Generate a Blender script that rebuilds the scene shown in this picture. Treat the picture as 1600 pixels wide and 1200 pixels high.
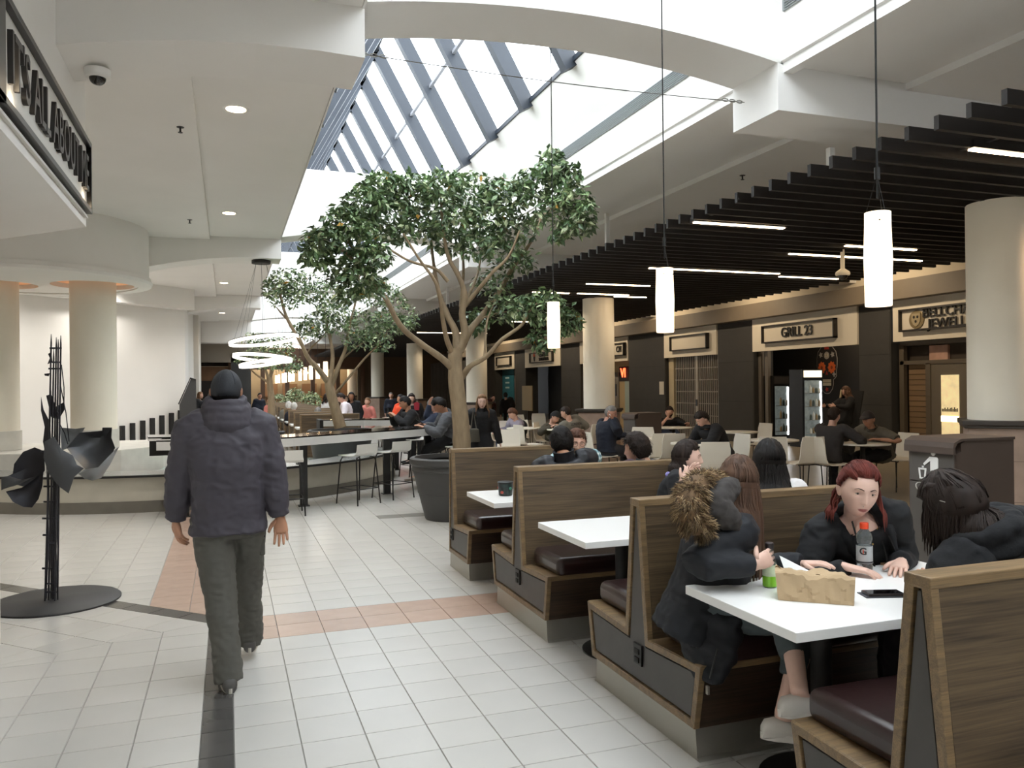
import bpy, bmesh, math, random
from mathutils import Vector, Matrix, Quaternion
random.seed(7)
R_ = math.radians
COL = bpy.context.scene.collection
SC = bpy.context.scene
for o in list(bpy.data.objects): bpy.data.objects.remove(o)

# ------------------------------------------------------------------ camera
CAM_F, CAM_YAW, CAM_PITCH, CAM_ROLL, CAM_H = 1257.0, R_(19.5), R_(0.14), R_(0.6), 1.62
_fw = Vector((math.sin(CAM_YAW)*math.cos(CAM_PITCH), math.cos(CAM_YAW)*math.cos(CAM_PITCH), math.sin(CAM_PITCH)))
_r0 = Vector((math.cos(CAM_YAW), -math.sin(CAM_YAW), 0)); _u0 = _r0.cross(_fw)
_rt = math.cos(CAM_ROLL)*_r0 - math.sin(CAM_ROLL)*_u0
_up = math.sin(CAM_ROLL)*_r0 + math.cos(CAM_ROLL)*_u0
cd = bpy.data.cameras.new('camera'); cam = bpy.data.objects.new('camera', cd); COL.objects.link(cam)
cd.sensor_width = 36; cd.lens = CAM_F/1600*36; cd.clip_start = .05; cd.clip_end = 400
m = Matrix.Identity(4)
for i in range(3):
    m[i][0] = _rt[i]; m[i][1] = _up[i]; m[i][2] = -_fw[i]
m[0][3], m[1][3], m[2][3] = 0, 0, CAM_H
cam.matrix_world = m
SC.camera = cam
def at(x, y, X=None, Y=None, z=None):
    """surveyed point of the place: the sight line through a photo pixel met with one known plane"""
    d = _fw*CAM_F + _rt*(x-800) - _up*(y-600)
    t = (z-CAM_H)/d.z if z is not None else (X/d.x if X is not None else Y/d.y)
    return Vector((0, 0, CAM_H)) + d*t

# ------------------------------------------------------------------ light
W = bpy.data.worlds.new('sky'); SC.world = W; W.use_nodes = True
_bg = W.node_tree.nodes['Background']; _bg.inputs[0].default_value = (.93, .965, 1, 1); _bg.inputs[1].default_value = 6.3
SC.view_settings.view_transform = 'Standard'; SC.view_settings.look = 'None'
SC.view_settings.exposure = 0.5; SC.view_settings.gamma = 1; SC.view_settings.use_curve_mapping = False
try:
    SC.cycles.use_denoising = True; SC.cycles.diffuse_bounces = 6; SC.cycles.max_bounces = 12
    SC.cycles.transparent_max_bounces = 16; SC.cycles.sample_clamp_indirect = 8
except Exception: pass
WARM = (1.0, .80, .55)
def lamp(name, kind, loc, power, col=WARM, size=.2, rot=(0, 0, 0), size_y=None, spot=None):
    l = bpy.data.lights.new(name, kind); l.energy = power; l.color = col
    if kind == 'AREA':
        l.size = size
        if size_y: l.shape = 'RECTANGLE'; l.size_y = size_y
    elif kind == 'SPOT':
        l.spot_size = R_(spot or 110); l.spot_blend = .8; l.shadow_soft_size = size
    else: l.shadow_soft_size = size
    o = bpy.data.objects.new(name, l); COL.objects.link(o); o.location = loc; o.rotation_euler = rot
    return o

# ------------------------------------------------------------------ materials
def lin(h):
    if isinstance(h, str):
        h = h.lstrip('#'); c = [int(h[i:i+2], 16)/255 for i in (0, 2, 4)]
        return tuple(((x+.055)/1.055)**2.4 if x > .04045 else x/12.92 for x in c)
    return tuple(h)
MATS = {}
def M(name, col='#808080', rough=.6, metal=0, var=0, vs=6, bump=0, bs=60, emit=0, ecol=None, spec=.5, rnd=0, stretch=None, coat=0, trans=0, sheen=0):
    if name in MATS: return MATS[name]
    mt = bpy.data.materials.new(name); mt.use_nodes = True; MATS[name] = mt
    nt = mt.node_tree; b = nt.nodes['Principled BSDF']; N = nt.nodes.new; L = nt.links.new
    c = lin(col)
    b.inputs['Base Color'].default_value = (*c, 1); b.inputs['Roughness'].default_value = rough
    b.inputs['Metallic'].default_value = metal; b.inputs['Specular IOR Level'].default_value = spec
    if coat: b.inputs['Coat Weight'].default_value = coat; b.inputs['Coat Roughness'].default_value = .12
    if trans: b.inputs['Transmission Weight'].default_value = trans
    if sheen: b.inputs['Sheen Weight'].default_value = sheen
    if emit:
        b.inputs['Emission Color'].default_value = (*lin(ecol or col), 1); b.inputs['Emission Strength'].default_value = emit
    tc = None
    if var or bump or rnd:
        tc = N('ShaderNodeTexCoord'); mp = N('ShaderNodeMapping'); L(tc.outputs['Object'], mp.inputs[0])
        if stretch: mp.inputs['Scale'].default_value = stretch
    if var:
        n = N('ShaderNodeTexNoise'); n.inputs['Scale'].default_value = vs; n.inputs['Detail'].default_value = 5; L(mp.outputs[0], n.inputs[0])
        r = N('ShaderNodeMapRange'); r.inputs[1].default_value = .3; r.inputs[2].default_value = .7; r.inputs[3].default_value = 1-var; r.inputs[4].default_value = 1+var
        L(n.outputs[0], r.inputs[0])
        h = N('ShaderNodeHueSaturation'); h.inputs['Color'].default_value = (*c, 1); L(r.outputs[0], h.inputs['Value'])
        L(h.outputs[0], b.inputs['Base Color'])
    if rnd:
        oi = N('ShaderNodeObjectInfo'); r = N('ShaderNodeMapRange'); r.inputs[3].default_value = 1-rnd; r.inputs[4].default_value = 1+rnd
        L(oi.outputs['Random'], r.inputs[0]); h = N('ShaderNodeHueSaturation'); L(r.outputs[0], h.inputs['Value'])
        src = b.inputs['Base Color'].links[0].from_socket if b.inputs['Base Color'].links else None
        if src: L(src, h.inputs['Color'])
        else: h.inputs['Color'].default_value = (*c, 1)
        L(h.outputs[0], b.inputs['Base Color'])
    if bump:
        n = N('ShaderNodeTexNoise'); n.inputs['Scale'].default_value = bs; n.inputs['Detail'].default_value = 3; L(mp.outputs[0], n.inputs[0])
        bp = N('ShaderNodeBump'); bp.inputs['Strength'].default_value = bump; bp.inputs['Distance'].default_value = .01
        L(n.outputs[0], bp.inputs['Height']); L(bp.outputs[0], b.inputs['Normal'])
    return mt
def wood(name, dark, light, scale=(1.2, 14, 14), rough=.42, figure=1.0):
    """oak with long grain along local X and cathedral figure"""
    if name in MATS: return MATS[name]
    mt = bpy.data.materials.new(name); mt.use_nodes = True; MATS[name] = mt
    nt = mt.node_tree; b = nt.nodes['Principled BSDF']; N = nt.nodes.new; L = nt.links.new
    tc = N('ShaderNodeTexCoord'); mp = N('ShaderNodeMapping'); mp.inputs['Scale'].default_value = scale; L(tc.outputs['Object'], mp.inputs[0])
    big = N('ShaderNodeTexNoise'); big.inputs['Scale'].default_value = .45*figure; big.inputs['Detail'].default_value = 2; L(mp.outputs[0], big.inputs[0])
    fl = N('ShaderNodeMath'); fl.operation = 'MULTIPLY'; fl.inputs[1].default_value = 11; L(big.outputs[0], fl.inputs[0])
    w = N('ShaderNodeMath'); w.operation = 'PINGPONG'; w.inputs[1].default_value = 1; L(fl.outputs[0], w.inputs[0])
    mp2 = N('ShaderNodeMapping'); mp2.inputs['Scale'].default_value = (scale[0]*2, scale[1]*7, scale[2]*7); L(tc.outputs['Object'], mp2.inputs[0])
    n = N('ShaderNodeTexNoise'); n.inputs['Scale'].default_value = 1.5; n.inputs['Detail'].default_value = 6; L(mp2.outputs[0], n.inputs[0])
    mx = N('ShaderNodeMath'); mx.operation = 'MULTIPLY_ADD'; L(w.outputs[0], mx.inputs[0]); mx.inputs[1].default_value = .26; L(n.outputs[0], mx.inputs[2])
    r = N('ShaderNodeValToRGB'); r.color_ramp.elements[0].position = .32; r.color_ramp.elements[0].color = (*lin(dark), 1)
    r.color_ramp.elements[1].position = .86; r.color_ramp.elements[1].color = (*lin(light), 1); L(mx.outputs[0], r.inputs[0])
    L(r.outputs[0], b.inputs['Base Color']); b.inputs['Roughness'].default_value = rough
    bp = N('ShaderNodeBump'); bp.inputs['Strength'].default_value = .12; bp.inputs['Distance'].default_value = .004; L(mx.outputs[0], bp.inputs['Height']); L(bp.outputs[0], b.inputs['Normal'])
    return mt
def glass_mat(name, tint=(1, 1, 1), refl=.07, rough=.02):
    if name in MATS: return MATS[name]
    mt = bpy.data.materials.new(name); mt.use_nodes = True; MATS[name] = mt
    nt = mt.node_tree; nt.nodes.remove(nt.nodes['Principled BSDF']); out = nt.nodes['Material Output']
    t = nt.nodes.new('ShaderNodeBsdfTransparent'); t.inputs[0].default_value = (*tint, 1)
    g = nt.nodes.new('ShaderNodeBsdfGlossy'); g.inputs['Roughness'].default_value = rough
    x = nt.nodes.new('ShaderNodeMixShader'); x.inputs[0].default_value = refl
    nt.links.new(t.outputs[0], x.inputs[1]); nt.links.new(g.outputs[0], x.inputs[2]); nt.links.new(x.outputs[0], out.inputs[0])
    return mt

PLASTER = M('plaster_white', '#e6e4e0', .85, var=.015, vs=1.5, bump=.03, bs=180)
PLASTER_L = M('plaster_warm', '#e6e3de', .85, var=.02, vs=1.2, bump=.03, bs=180)
CREAM = M('column_cream', '#e9e2d2', .8, var=.02, vs=2, bump=.08, bs=120)
BLACK = M('black_metal', '#171615', .45, var=.1)
BLACKM = M('black_matte', '#1b1a19', .7)
CHAR = M('charcoal_wall', '#3b3936', .75, var=.06, vs=4)
SLATM = M('slat_black', '#211d1b', .62, var=.15, vs=3, stretch=(1, 20, 20))
OAK = wood('oak_brown', '#3c3126', '#68563f')
OAKE = wood('oak_edge', '#5f4e3a', '#8a7150', scale=(3, 20, 20))
OAKD = wood('oak_dark', '#2a211a', '#4a3a2d')
PANEL = M('panel_graphite', '#4a4643', .42, metal=.25, var=.08, vs=9)
STEEL = M('kick_steel', '#aaa69c', .38, metal=.7, var=.05, vs=3)
VINYL = M('brown_vinyl', '#2b1a19', .3, var=.1, vs=3, bump=.05, bs=35, coat=.25)
WHITE_LAM = M('white_laminate', '#f2f1ee', .25)
WHITE_CHAIR = M('white_chair_ply', '#e2dacb', .38)
SIGNW = M('sign_panel_cream', '#d9cfbd', .7)
MARBLE = M('marble_pink', '#a58f80', .35, var=.1, vs=7)
MARBLE_G = M('marble_grey', '#c9c6bd', .35, var=.1, vs=4, bump=.02)
FASCIA = M('fascia_taupe', '#6f6353', .6, var=.03)
GLASS = glass_mat('clear_glass')
SKYGLASS = glass_mat('skylight_glass', (.97, .99, 1))
STEELBLUE = M('skylight_steel', '#1f2630', .5, var=.05)

# ------------------------------------------------------------------ mesh building
class MB:
    def __init__(s): s.v = []; s.f = []; s.mi = []; s.cur = 0
    def add(s, vs, fs):
        o = len(s.v); s.v += [tuple(v) for v in vs]
        for f in fs: s.f.append([i+o for i in f]); s.mi.append(s.cur)
        return s
    def box(s, x0, x1, y0, y1, z0, z1):
        return s.add([(x0,y0,z0),(x1,y0,z0),(x1,y1,z0),(x0,y1,z0),(x0,y0,z1),(x1,y0,z1),(x1,y1,z1),(x0,y1,z1)],
            [(0,3,2,1),(4,5,6,7),(0,1,5,4),(1,2,6,5),(2,3,7,6),(3,0,4,7)])
    def obox(s, c, size, mat):
        c = Vector(c); vs = []
        for z in (-.5,.5):
            for x, y in ((-.5,-.5),(.5,-.5),(.5,.5),(-.5,.5)): vs.append(c + mat @ Vector((x*size[0], y*size[1], z*size[2])))
        return s.add(vs, [(0,3,2,1),(4,5,6,7),(0,1,5,4),(1,2,6,5),(2,3,7,6),(3,0,4,7)])
    def bar(s, p, q, w, h, up=(0,0,1)):
        p, q = Vector(p), Vector(q); d = (q-p); l = d.length; d.normalize(); u = Vector(up)
        if abs(d.dot(u)) > .98: u = Vector((0,1,0))
        sx = d.cross(u).normalized(); sz = sx.cross(d)
        return s.obox((p+q)/2, (w, l, h), Matrix((sx, d, sz)).transposed())
    def loft(s, rings, cap0=True, cap1=True, closed=True):
        n = len(rings[0]); o = len(s.v)
        for r in rings: s.v += [tuple(p) for p in r]
        for i in range(len(rings)-1):
            for j in range(n if closed else n-1):
                k = (j+1) % n
                s.f.append([o+i*n+j, o+i*n+k, o+(i+1)*n+k, o+(i+1)*n+j]); s.mi.append(s.cur)
        if cap0: s.f.append([o+j for j in reversed(range(n))]); s.mi.append(s.cur)
        if cap1: s.f.append([o+(len(rings)-1)*n+j for j in range(n)]); s.mi.append(s.cur)
        return s
    def tube(s, pts, rad, n=8, cap=True, flat=1.0, up0=None):
        pts = [Vector(p) for p in pts]; m = len(pts)
        if not hasattr(rad, '__len__'): rad = [rad]*m
        rings = []; u = None
        for i in range(m):
            d = (pts[min(i+1,m-1)]-pts[max(i-1,0)])
            if d.length < 1e-7: d = Vector((0,0,1))
            d.normalize()
            if u is None:
                u = Vector(up0) if up0 else (Vector((0,0,1)) if abs(d.z) < .9 else Vector((0,1,0)))
            u = (u - d*u.dot(d))
            if u.length < 1e-5: u = d.orthogonal()
            u.normalize(); w = d.cross(u)
            rings.append([pts[i] + (w*math.cos(a)+u*math.sin(a)*flat)*rad[i] for a in [2*math.pi*j/n for j in range(n)]])
        return s.loft(rings, cap, cap)
    def lathe(s, prof, n=24, c=(0,0,0), cap=True):
        rings = [[(c[0]+r*math.cos(2*math.pi*j/n), c[1]+r*math.sin(2*math.pi*j/n), c[2]+z) for j in range(n)] for r, z in prof]
        return s.loft(rings, cap, cap)
    def prism(s, poly, a, b, axis='z'):
        def P(p, h): return {'z': (p[0],p[1],h), 'x': (h,p[0],p[1]), 'y': (p[0],h,p[1])}[axis]
        n = len(poly)
        return s.add([P(p,a) for p in poly]+[P(p,b) for p in poly],
            [list(reversed(range(n))), list(range(n,2*n))]+[(i,(i+1)%n,n+(i+1)%n,n+i) for i in range(n)])
    def sphere(s, c, r, nu=14, nv=9, mat=None):
        if not hasattr(r, '__len__'): r = (r,r,r)
        rings = []
        for i in range(nv+1):
            t = math.pi*(i/nv*.998+.001); ring = []
            for j in range(nu):
                p = Vector((r[0]*math.sin(t)*math.cos(2*math.pi*j/nu), r[1]*math.sin(t)*math.sin(2*math.pi*j/nu), -r[2]*math.cos(t)))
                if mat: p = mat @ p
                ring.append(Vector(c)+p)
            rings.append(ring)
        return s.loft(rings)
    def mesh(s, name, mats, smooth=None, fix=True):
        me = bpy.data.meshes.new(name); me.from_pydata(s.v, [], s.f)
        for m in (mats if isinstance(mats, (list, tuple)) else [mats]): me.materials.append(m)
        if any(s.mi): me.polygons.foreach_set('material_index', s.mi)
        if fix:
            bm = bmesh.new(); bm.from_mesh(me); bmesh.ops.recalc_face_normals(bm, faces=bm.faces); bm.to_mesh(me); bm.free()
        if smooth:
            me.polygons.foreach_set('use_smooth', [True]*len(me.polygons))
            if smooth < 180: me.set_sharp_from_angle(angle=R_(smooth))
        me.update(); return me
    def build(s, name, mats, parent=None, smooth=None, bevel=0, loc=None, kind=None, fix=True):
        o = bpy.data.objects.new(name, s.mesh(name, mats, smooth, fix)); COL.objects.link(o)
        if parent: o.parent = parent
        if loc: o.location = loc
        if bevel:
            b = o.modifiers.new('edge', 'BEVEL'); b.width = bevel; b.segments = 2; b.limit_method = 'ANGLE'; b.angle_limit = R_(40)
        if kind: o['kind'] = kind
        return o
def tag(o, label, cat, group=None):
    o['label'] = label; o['category'] = cat
    if group: o['group'] = group
    return o
def thing(name, label, cat, loc=(0,0,0), rz=0, group=None):
    o = bpy.data.objects.new(name, None); COL.objects.link(o); o.location = loc; o.rotation_euler = (0,0,rz); o.empty_display_size = .2
    return tag(o, label, cat, group)
def copy_tree(o, parent=None):
    c = o.copy(); COL.objects.link(c)
    if parent: c.parent = parent
    for ch in list(o.children): copy_tree(ch, c)
    return c
def struct(name, mb, mat, **k): return mb.build(name, mat, kind='structure', **k)
def text_mesh(name, body, size, depth, mat, parent, loc, rot, align='CENTER', weight=.012, sx=1.0):
    cu = bpy.data.curves.new(name, 'FONT'); cu.body = body; cu.size = size; cu.extrude = depth; cu.offset = weight*size; cu.align_x = align; cu.align_y = 'CENTER'; cu.resolution_u = 3; cu.space_line = .85
    t = bpy.data.objects.new(name+'_c', cu); COL.objects.link(t)
    bpy.context.view_layer.update()
    me = bpy.data.meshes.new_from_object(t.evaluated_get(bpy.context.evaluated_depsgraph_get()))
    bpy.data.objects.remove(t); bpy.data.curves.remove(cu)
    me.materials.clear(); me.materials.append(mat)
    o = bpy.data.objects.new(name, me); COL.objects.link(o); o.parent = parent; o.location = loc; o.rotation_euler = rot; o.scale = (sx,1,1)
    return o
# ================================================================== THE SETTING
XL, XR = .90, 4.29                 # edges of the skylit well
ZC, ZB, ZS = 4.19, 3.85, 5.44      # flat ceilings, beam undersides, foot of the skylight
RIDGE = (2.56, 7.77)
BEAMS = [(5.45+8.95*k, 6.07+8.95*k) for k in range(-2, 6)]
YA, YB = -13.0, 56.0

# ---- floor: grout bed and tiles
GROUT = M('grout', '#8d8a84', .9)
TILE_W = M('tile_white', '#bbb8b2', .24, var=.03, vs=2.2, rnd=.025, bump=.01, bs=300)
TILE_P = M('tile_pink', '#b29888', .2, var=.05, vs=9, rnd=.05)
TILE_D = M('tile_dark', '#4a4846', .2, var=.06, vs=9, rnd=.06)
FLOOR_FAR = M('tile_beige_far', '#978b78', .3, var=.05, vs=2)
floor = struct('floor', MB().box(-10, 18, YA, YB, -.2, -.006), GROUT)
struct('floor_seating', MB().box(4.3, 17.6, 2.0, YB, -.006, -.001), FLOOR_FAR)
def clip(poly, n, d):
    out = []
    for i in range(len(poly)):
        a, b = poly[i], poly[(i+1) % len(poly)]
        da, db = a[0]*n[0]+a[1]*n[1]-d, b[0]*n[0]+b[1]*n[1]-d
        if da >= 0: out.append(a)
        if (da >= 0) != (db >= 0):
            t = da/(da-db); out.append((a[0]+(b[0]-a[0])*t, a[1]+(b[1]-a[1])*t))
    return out
def area(p): return .5*abs(sum(p[i][0]*p[(i+1)%len(p)][1]-p[(i+1)%len(p)][0]*p[i][1] for i in range(len(p))))
S2 = math.sqrt(.5)
# inner edge line of the dark diagonal band: through (-.14,5.97) along (-1,1); v grows towards lower left
def vv(p): return -(p[0]+.14)*S2 - (p[1]-5.97)*S2
MIT = (.3746, -.9272)               # normal of the mitre line between square grid (right/below) and diagonal rows
mit_d = MIT[0]*-.14 + MIT[1]*5.97
tiles = []                          # (polygon, kind)
TY, TX = .2775, .29
y0 = 5.45
for k in range(-14, 110):
    ya, yb = y0+TY*k, y0+TY*(k+1)
    for j in range(0, 15):          # right of the dark stripe
        xa, xb = .015+TX*j, .015+TX*(j+1)
        kind = 'p' if k in (0, 1) else 'w'
        if j >= 6 and k == 16: kind = 'g'
        tiles.append(([(xa,ya),(xb,ya),(xb,yb),(xa,yb)], kind))
    for j in range(0, 24):          # left of it
        xb, xa = -.13-TX*j, -.13-TX*(j+1)
        p = clip([(xa,ya),(xb,ya),(xb,yb),(xa,yb)], MIT, mit_d)
        if len(p) > 2 and area(p) > .001: tiles.append((p, 'w'))
    for j in range(0, 26):          # square grid beyond the diagonal band
        xb, xa = .015-TX*j, .015-TX*(j+1)
        p = clip([(xa,ya),(xb,ya),(xb,yb),(xa,yb)], (S2, S2), S2*(-.14+5.97)+.147)
        if len(p) > 2 and area(p) > .001: tiles.append((p, 'p' if j in (0, 1) else 'w'))
for k in range(-22, 2):             # dark stripe
    ya, yb = y0+TY*k, y0+TY*(k+1)
    p = clip([(-.13,ya),(.015,ya),(.015,yb),(-.13,yb)], (-S2, -S2), -(S2*(-.14+5.97)+.147))
    if len(p) > 2 and area(p) > .001: tiles.append((p, 'd'))
def diag(u, v): return (-.14-u*S2-v*S2, 5.97+u*S2-v*S2)
for a in range(-2, 30):
    u0, u1 = a*.29, a*.29+.29
    p = [diag(u0,0), diag(u1,0), diag(u1,-.147), diag(u0,-.147)]
    p = clip(p, (-1, 0), .13) if False else clip(p, (-1, 0), .13)
    if len(p) > 2 and area(p) > .0005: tiles.append((p, 'd'))
    for b in range(0, 16):
        v0, v1 = b*.29, b*.29+.29
        p = clip([diag(u0,v0), diag(u1,v0), diag(u1,v1), diag(u0,v1)], (-MIT[0], -MIT[1]), -mit_d)
        if len(p) > 2 and area(p) > .001: tiles.append((p, 'w'))
def inset(p, g):
    cx = sum(q[0] for q in p)/len(p); cy = sum(q[1] for q in p)/len(p); out = []
    for x, y in p:
        dx, dy = x-cx, y-cy; l = math.hypot(dx, dy) or 1; f = max(.2, 1-g*1.414/l); out.append((cx+dx*f, cy+dy*f))
    return out
def tile_mb(mb, p, c=(0,0)):
    t = inset(p, .0035); b = inset(p, .0012); n = len(p)
    mb.add([(x-c[0],y-c[1],-.006) for x,y in b]+[(x-c[0],y-c[1],0) for x,y in t], [list(range(n,2*n))]+[(i,(i+1)%n,n+(i+1)%n,n+i) for i in range(n)])
def in_view(p):
    cx = sum(q[0] for q in p)/len(p); cy = sum(q[1] for q in p)/len(p)
    d = Vector((cx, cy, -CAM_H)); f = d.dot(_fw)
    if f < 2.5 or cx > 2.0: return None
    px = 800+CAM_F*d.dot(_rt)/f; py = 600-CAM_F*d.dot(_up)/f
    return f if -30 < px < 1630 and py < 1230 else None
scored = sorted([(in_view(p) or 99, i) for i, (p, k) in enumerate(tiles) if area(p) > .01])
single = {i for f, i in scored[:295] if f < 90}
TILE_G = M('tile_grey', '#8f8c86', .22, var=.05, vs=9)
TM = {'g': TILE_G, 'w': TILE_W, 'p': TILE_P, 'd': TILE_D}
rest = {'w': MB(), 'p': MB(), 'd': MB(), 'g': MB()}
for i, (p, k) in enumerate(tiles):
    if max(q[0] for q in p) < -8 or min(q[0] for q in p) > 4.31: continue
    if i in single:
        c = (sum(q[0] for q in p)/len(p), sum(q[1] for q in p)/len(p)); mb = MB(); tile_mb(mb, p, c)
        mb.build('tile', TM[k], floor, loc=(c[0], c[1], 0))
    else: tile_mb(rest[k], p)
for k, nm in (('w','white_tiles'),('p','pink_tiles'),('d','dark_tiles'),('g','grey_tiles')): rest[k].build(nm, TM[k], floor, kind='stuff')

# ---- ceilings
struct('ceiling_left', MB().box(-.25, XL-.02, YA, 32, ZC, ZC+.3).box(-10, -.25, YA, 32, ZC-.06, ZC+.3).box(-10, XL-.02, 32, YB, 3.35, ZC+.3), PLASTER_L)
struct('ceiling_right', MB().box(XR+.03, 5.6, YA, YB, ZC+.03, ZC+.4).box(5.6, 18, YA, YB, ZC-.03, ZC+.4), PLASTER)
n = 0
for (a, b) in BEAMS:
    if b < -13: continue
    n += 1
    # left half: underside dips towards the wall
    top = ZC+.05; prof = [(XL, ZB), (.6, ZB+.01), (.2, ZB+.005), (-.3, ZB-.04), (-.8, ZB-.12), (-1.6, ZB-.3), (-6, ZB-.3), (-6, top), (XL, top)]
    if a < 31: struct('trim_%d' % n, MB().prism(prof, a, b, 'y'), PLASTER_L)
    n += 1
    struct('trim_%d' % n, MB().prism([(XR-.03, ZB), (17, ZB), (14, top), (XR-.03, top)], a, b, 'y'), PLASTER)
    n += 1
    arc = []
    for i in range(17):
        x = XL-.02+(XR-XL+.04)*i/16; t = (x-2.6)/1.7; arc.append((x, 4.23+.15*(1-t*t)))
    struct('trim_%d' % n, MB().prism(arc+[(XR+.02, ZS), (XL-.02, ZS)], a, b, 'y'), PLASTER, smooth=30)
# walls of the well, leaning in at the top
prof = [(XR+.025, ZC-.03), (XR+.025, ZC+.05), (XR, ZC+.06), (XR, 4.93), (3.90, ZS), (4.05, ZS+.06), (4.7, ZS+.06), (4.7, ZC+.2), (XR+.12, ZC+.2), (XR+.12, ZC-.03)]
struct('wall_well_right', MB().prism(prof, YA, YB, 'y'), PLASTER)
prof = [(XL, ZC-.005), (XL, 4.93), (1.22, ZS), (1.05, ZS+.06), (.4, ZS+.06), (.4, ZC+.35), (XL-.015, ZC+.35), (XL-.015, ZC-.005)]
struct('wall_well_left', MB().prism(prof, YA, YB, 'y'), PLASTER)
# linear air grille in the right well wall
VENT = M('grille_grey', '#8b8f8f', .5)
for (a, b) in zip([x[1] for x in BEAMS[:-1]], [x[0] for x in BEAMS[1:]]):
    if b < 5 or a > 34: continue
    g = thing('air_grille', 'long grey linear air grille in the right skylight wall, bay starting %s' % {0: 'nearest the viewer', 1: 'at the first arch', 2: 'at the second arch', 3: 'at the third arch'}.get(round((a-6.07)/8.95)+1 if a > -1 else 0, 'farther on'), 'vent', (XR, a, 4.71))
    MB().box(-.02, .0, .05, b-a-.05, -.075, .075).build('grille_frame', VENT, g)
    for i in range(7): MB().box(-.028, -.018, .08, b-a-.08, -.06+i*.02-.005, -.06+i*.02+.005).build('slat', M('grille_blade', '#6d7272', .5), g)
# ---- skylight: gable of steel rafters and glass panes
sky = bpy.data.objects.new('skylight', None); COL.objects.link(sky); sky['kind'] = 'structure'
MB().bar((RIDGE[0], YA, RIDGE[1]-.02), (RIDGE[0], YB, RIDGE[1]-.02), .09, .16).build('ridge_beam', M('ridge_steel', '#23262c', .5), sky)
for s, xf in ((1, 3.90), (-1, 1.22)):
    MB().bar((xf, YA, ZS+.03), (xf, YB, ZS+.03), .05, .06).build('sill', STEELBLUE, sky)
    mid = ((xf+RIDGE[0])/2, (ZS+RIDGE[1])/2)
    MB().bar((mid[0], YA, mid[1]), (mid[0], YB, mid[1]), .05, .05).build('purlin', M('purlin_grey', '#7c7e84', .5), sky)
    nr = Vector((RIDGE[1]-ZS, 0, -(RIDGE[0]-xf)))*s; nr.normalize()
    raf = []; y = 8.75-1.45*14
    while y < 50:
        p, q = Vector((xf-.02*s, y, ZS-.06)), Vector((RIDGE[0], y, RIDGE[1]))
        nn = Vector((nr.x, 0, nr.z)); nn = nn if nn.z > 0 else -nn
        MB().bar(p, q, .15, .2, up=nn).build('rafter', STEELBLUE, sky)
        if y < 47:
            a, b = Vector((xf, y+.02, ZS+.12)), Vector((RIDGE[0], y+.02, RIDGE[1]+.12))
            d = Vector((0, 1.45-.04, 0)); t = nn*.012
            for p0, p1 in ((a, (a+b)/2-(b-a)*.005), ((a+b)/2+(b-a)*.005, b)):
                MB().add([p0,p0+d,p1+d,p1,p0+t,p0+d+t,p1+d+t,p1+t], [(0,1,2,3),(4,5,6,7),(0,1,5,4),(1,2,6,5),(2,3,7,6),(3,0,4,7)]).build('pane', SKYGLASS, sky)
        y += 1.45
# ---- left side: wall below the sign bulkhead, bulkhead, round canopy, oblique wall
struct('wall_left_near', MB().prism([(-1.38,YA),(-1.38,5.95),(-1.6,5.98),(-4,5.98),(-4,YA)], 0, 2.85), M('pier_white', '#dcd8d0', .7))
struct('trim_bulkhead', MB().prism([(-.95,YA),(-.95,6.5),(-3.0,8.55),(-9,8.55),(-9,YA)], 2.80, ZC), PLASTER_L)
struct('wall_left_far', MB().prism([(-9,YA),(-9,20),(-9.2,20),(-9.2,YA)], 0, ZC), PLASTER_L)
# canopy: round bulkhead with lipped edge and two lit coves round the columns
CC = (-2.9, 14.0); CR = 1.74
cv = MB().lathe([(CR,3.385),(CR+.0,ZC)], 64, (CC[0],CC[1],0)).lathe([(CR-.16,3.27),(CR+.035,3.27),(CR+.055,3.31),(CR+.03,3.35),(CR+.03,3.38),(CR-.1,3.38),(CR-.16,3.27)], 64, (CC[0],CC[1],0), False)
canopy = struct('trim_round_canopy', cv, PLASTER_L, smooth=40)
under = MB().lathe([(CR-.15,3.29),(CR-.15,3.40)], 64, (CC[0],CC[1],0)).build('canopy_soffit', PLASTER_L, canopy, smooth=40)
LEFT_COLS = [(-2.0, 14.3), (-3.42, 14.55)]
for cx, cy in LEFT_COLS:
    cut = MB().lathe([(.6,3.2),(.6,3.37)], 40, (cx,cy,0)).build('cutter', PLASTER)
    b = under.modifiers.new('cove', 'BOOLEAN'); b.object = cut; b.operation = 'DIFFERENCE'
    bpy.context.view_layer.update()
    me = bpy.data.meshes.new_from_object(under.evaluated_get(bpy.context.evaluated_depsgraph_get()))
    under.modifiers.clear(); under.data = me; bpy.data.objects.remove(cut)
COVE = M('cove_lamp_warm', '#ffb070', .5, emit=.09, ecol='#ffb880')
SOCK = M('cove_paint', '#e0b48a', .8)
for i, (cx, cy) in enumerate(LEFT_COLS):
    t = thing('column', ('cream round column beside the black sculpture, under the round canopy', 'cream round column at the left edge, under the round canopy')[i], 'column', (cx, cy, 0))
    MB().lathe([(.335,1.0),(.335,3.40)], 40).build('shaft', CREAM, t, smooth=40)
    MB().lathe([(.36,.705),(.36,1.0)], 40).build('marble_base', MARBLE_G, t, smooth=40)
    MB().lathe([(.365,3.355),(.56,3.355),(.56,3.368),(.365,3.368)], 40).build('cove_lamp', COVE, t, smooth=40)
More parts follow.
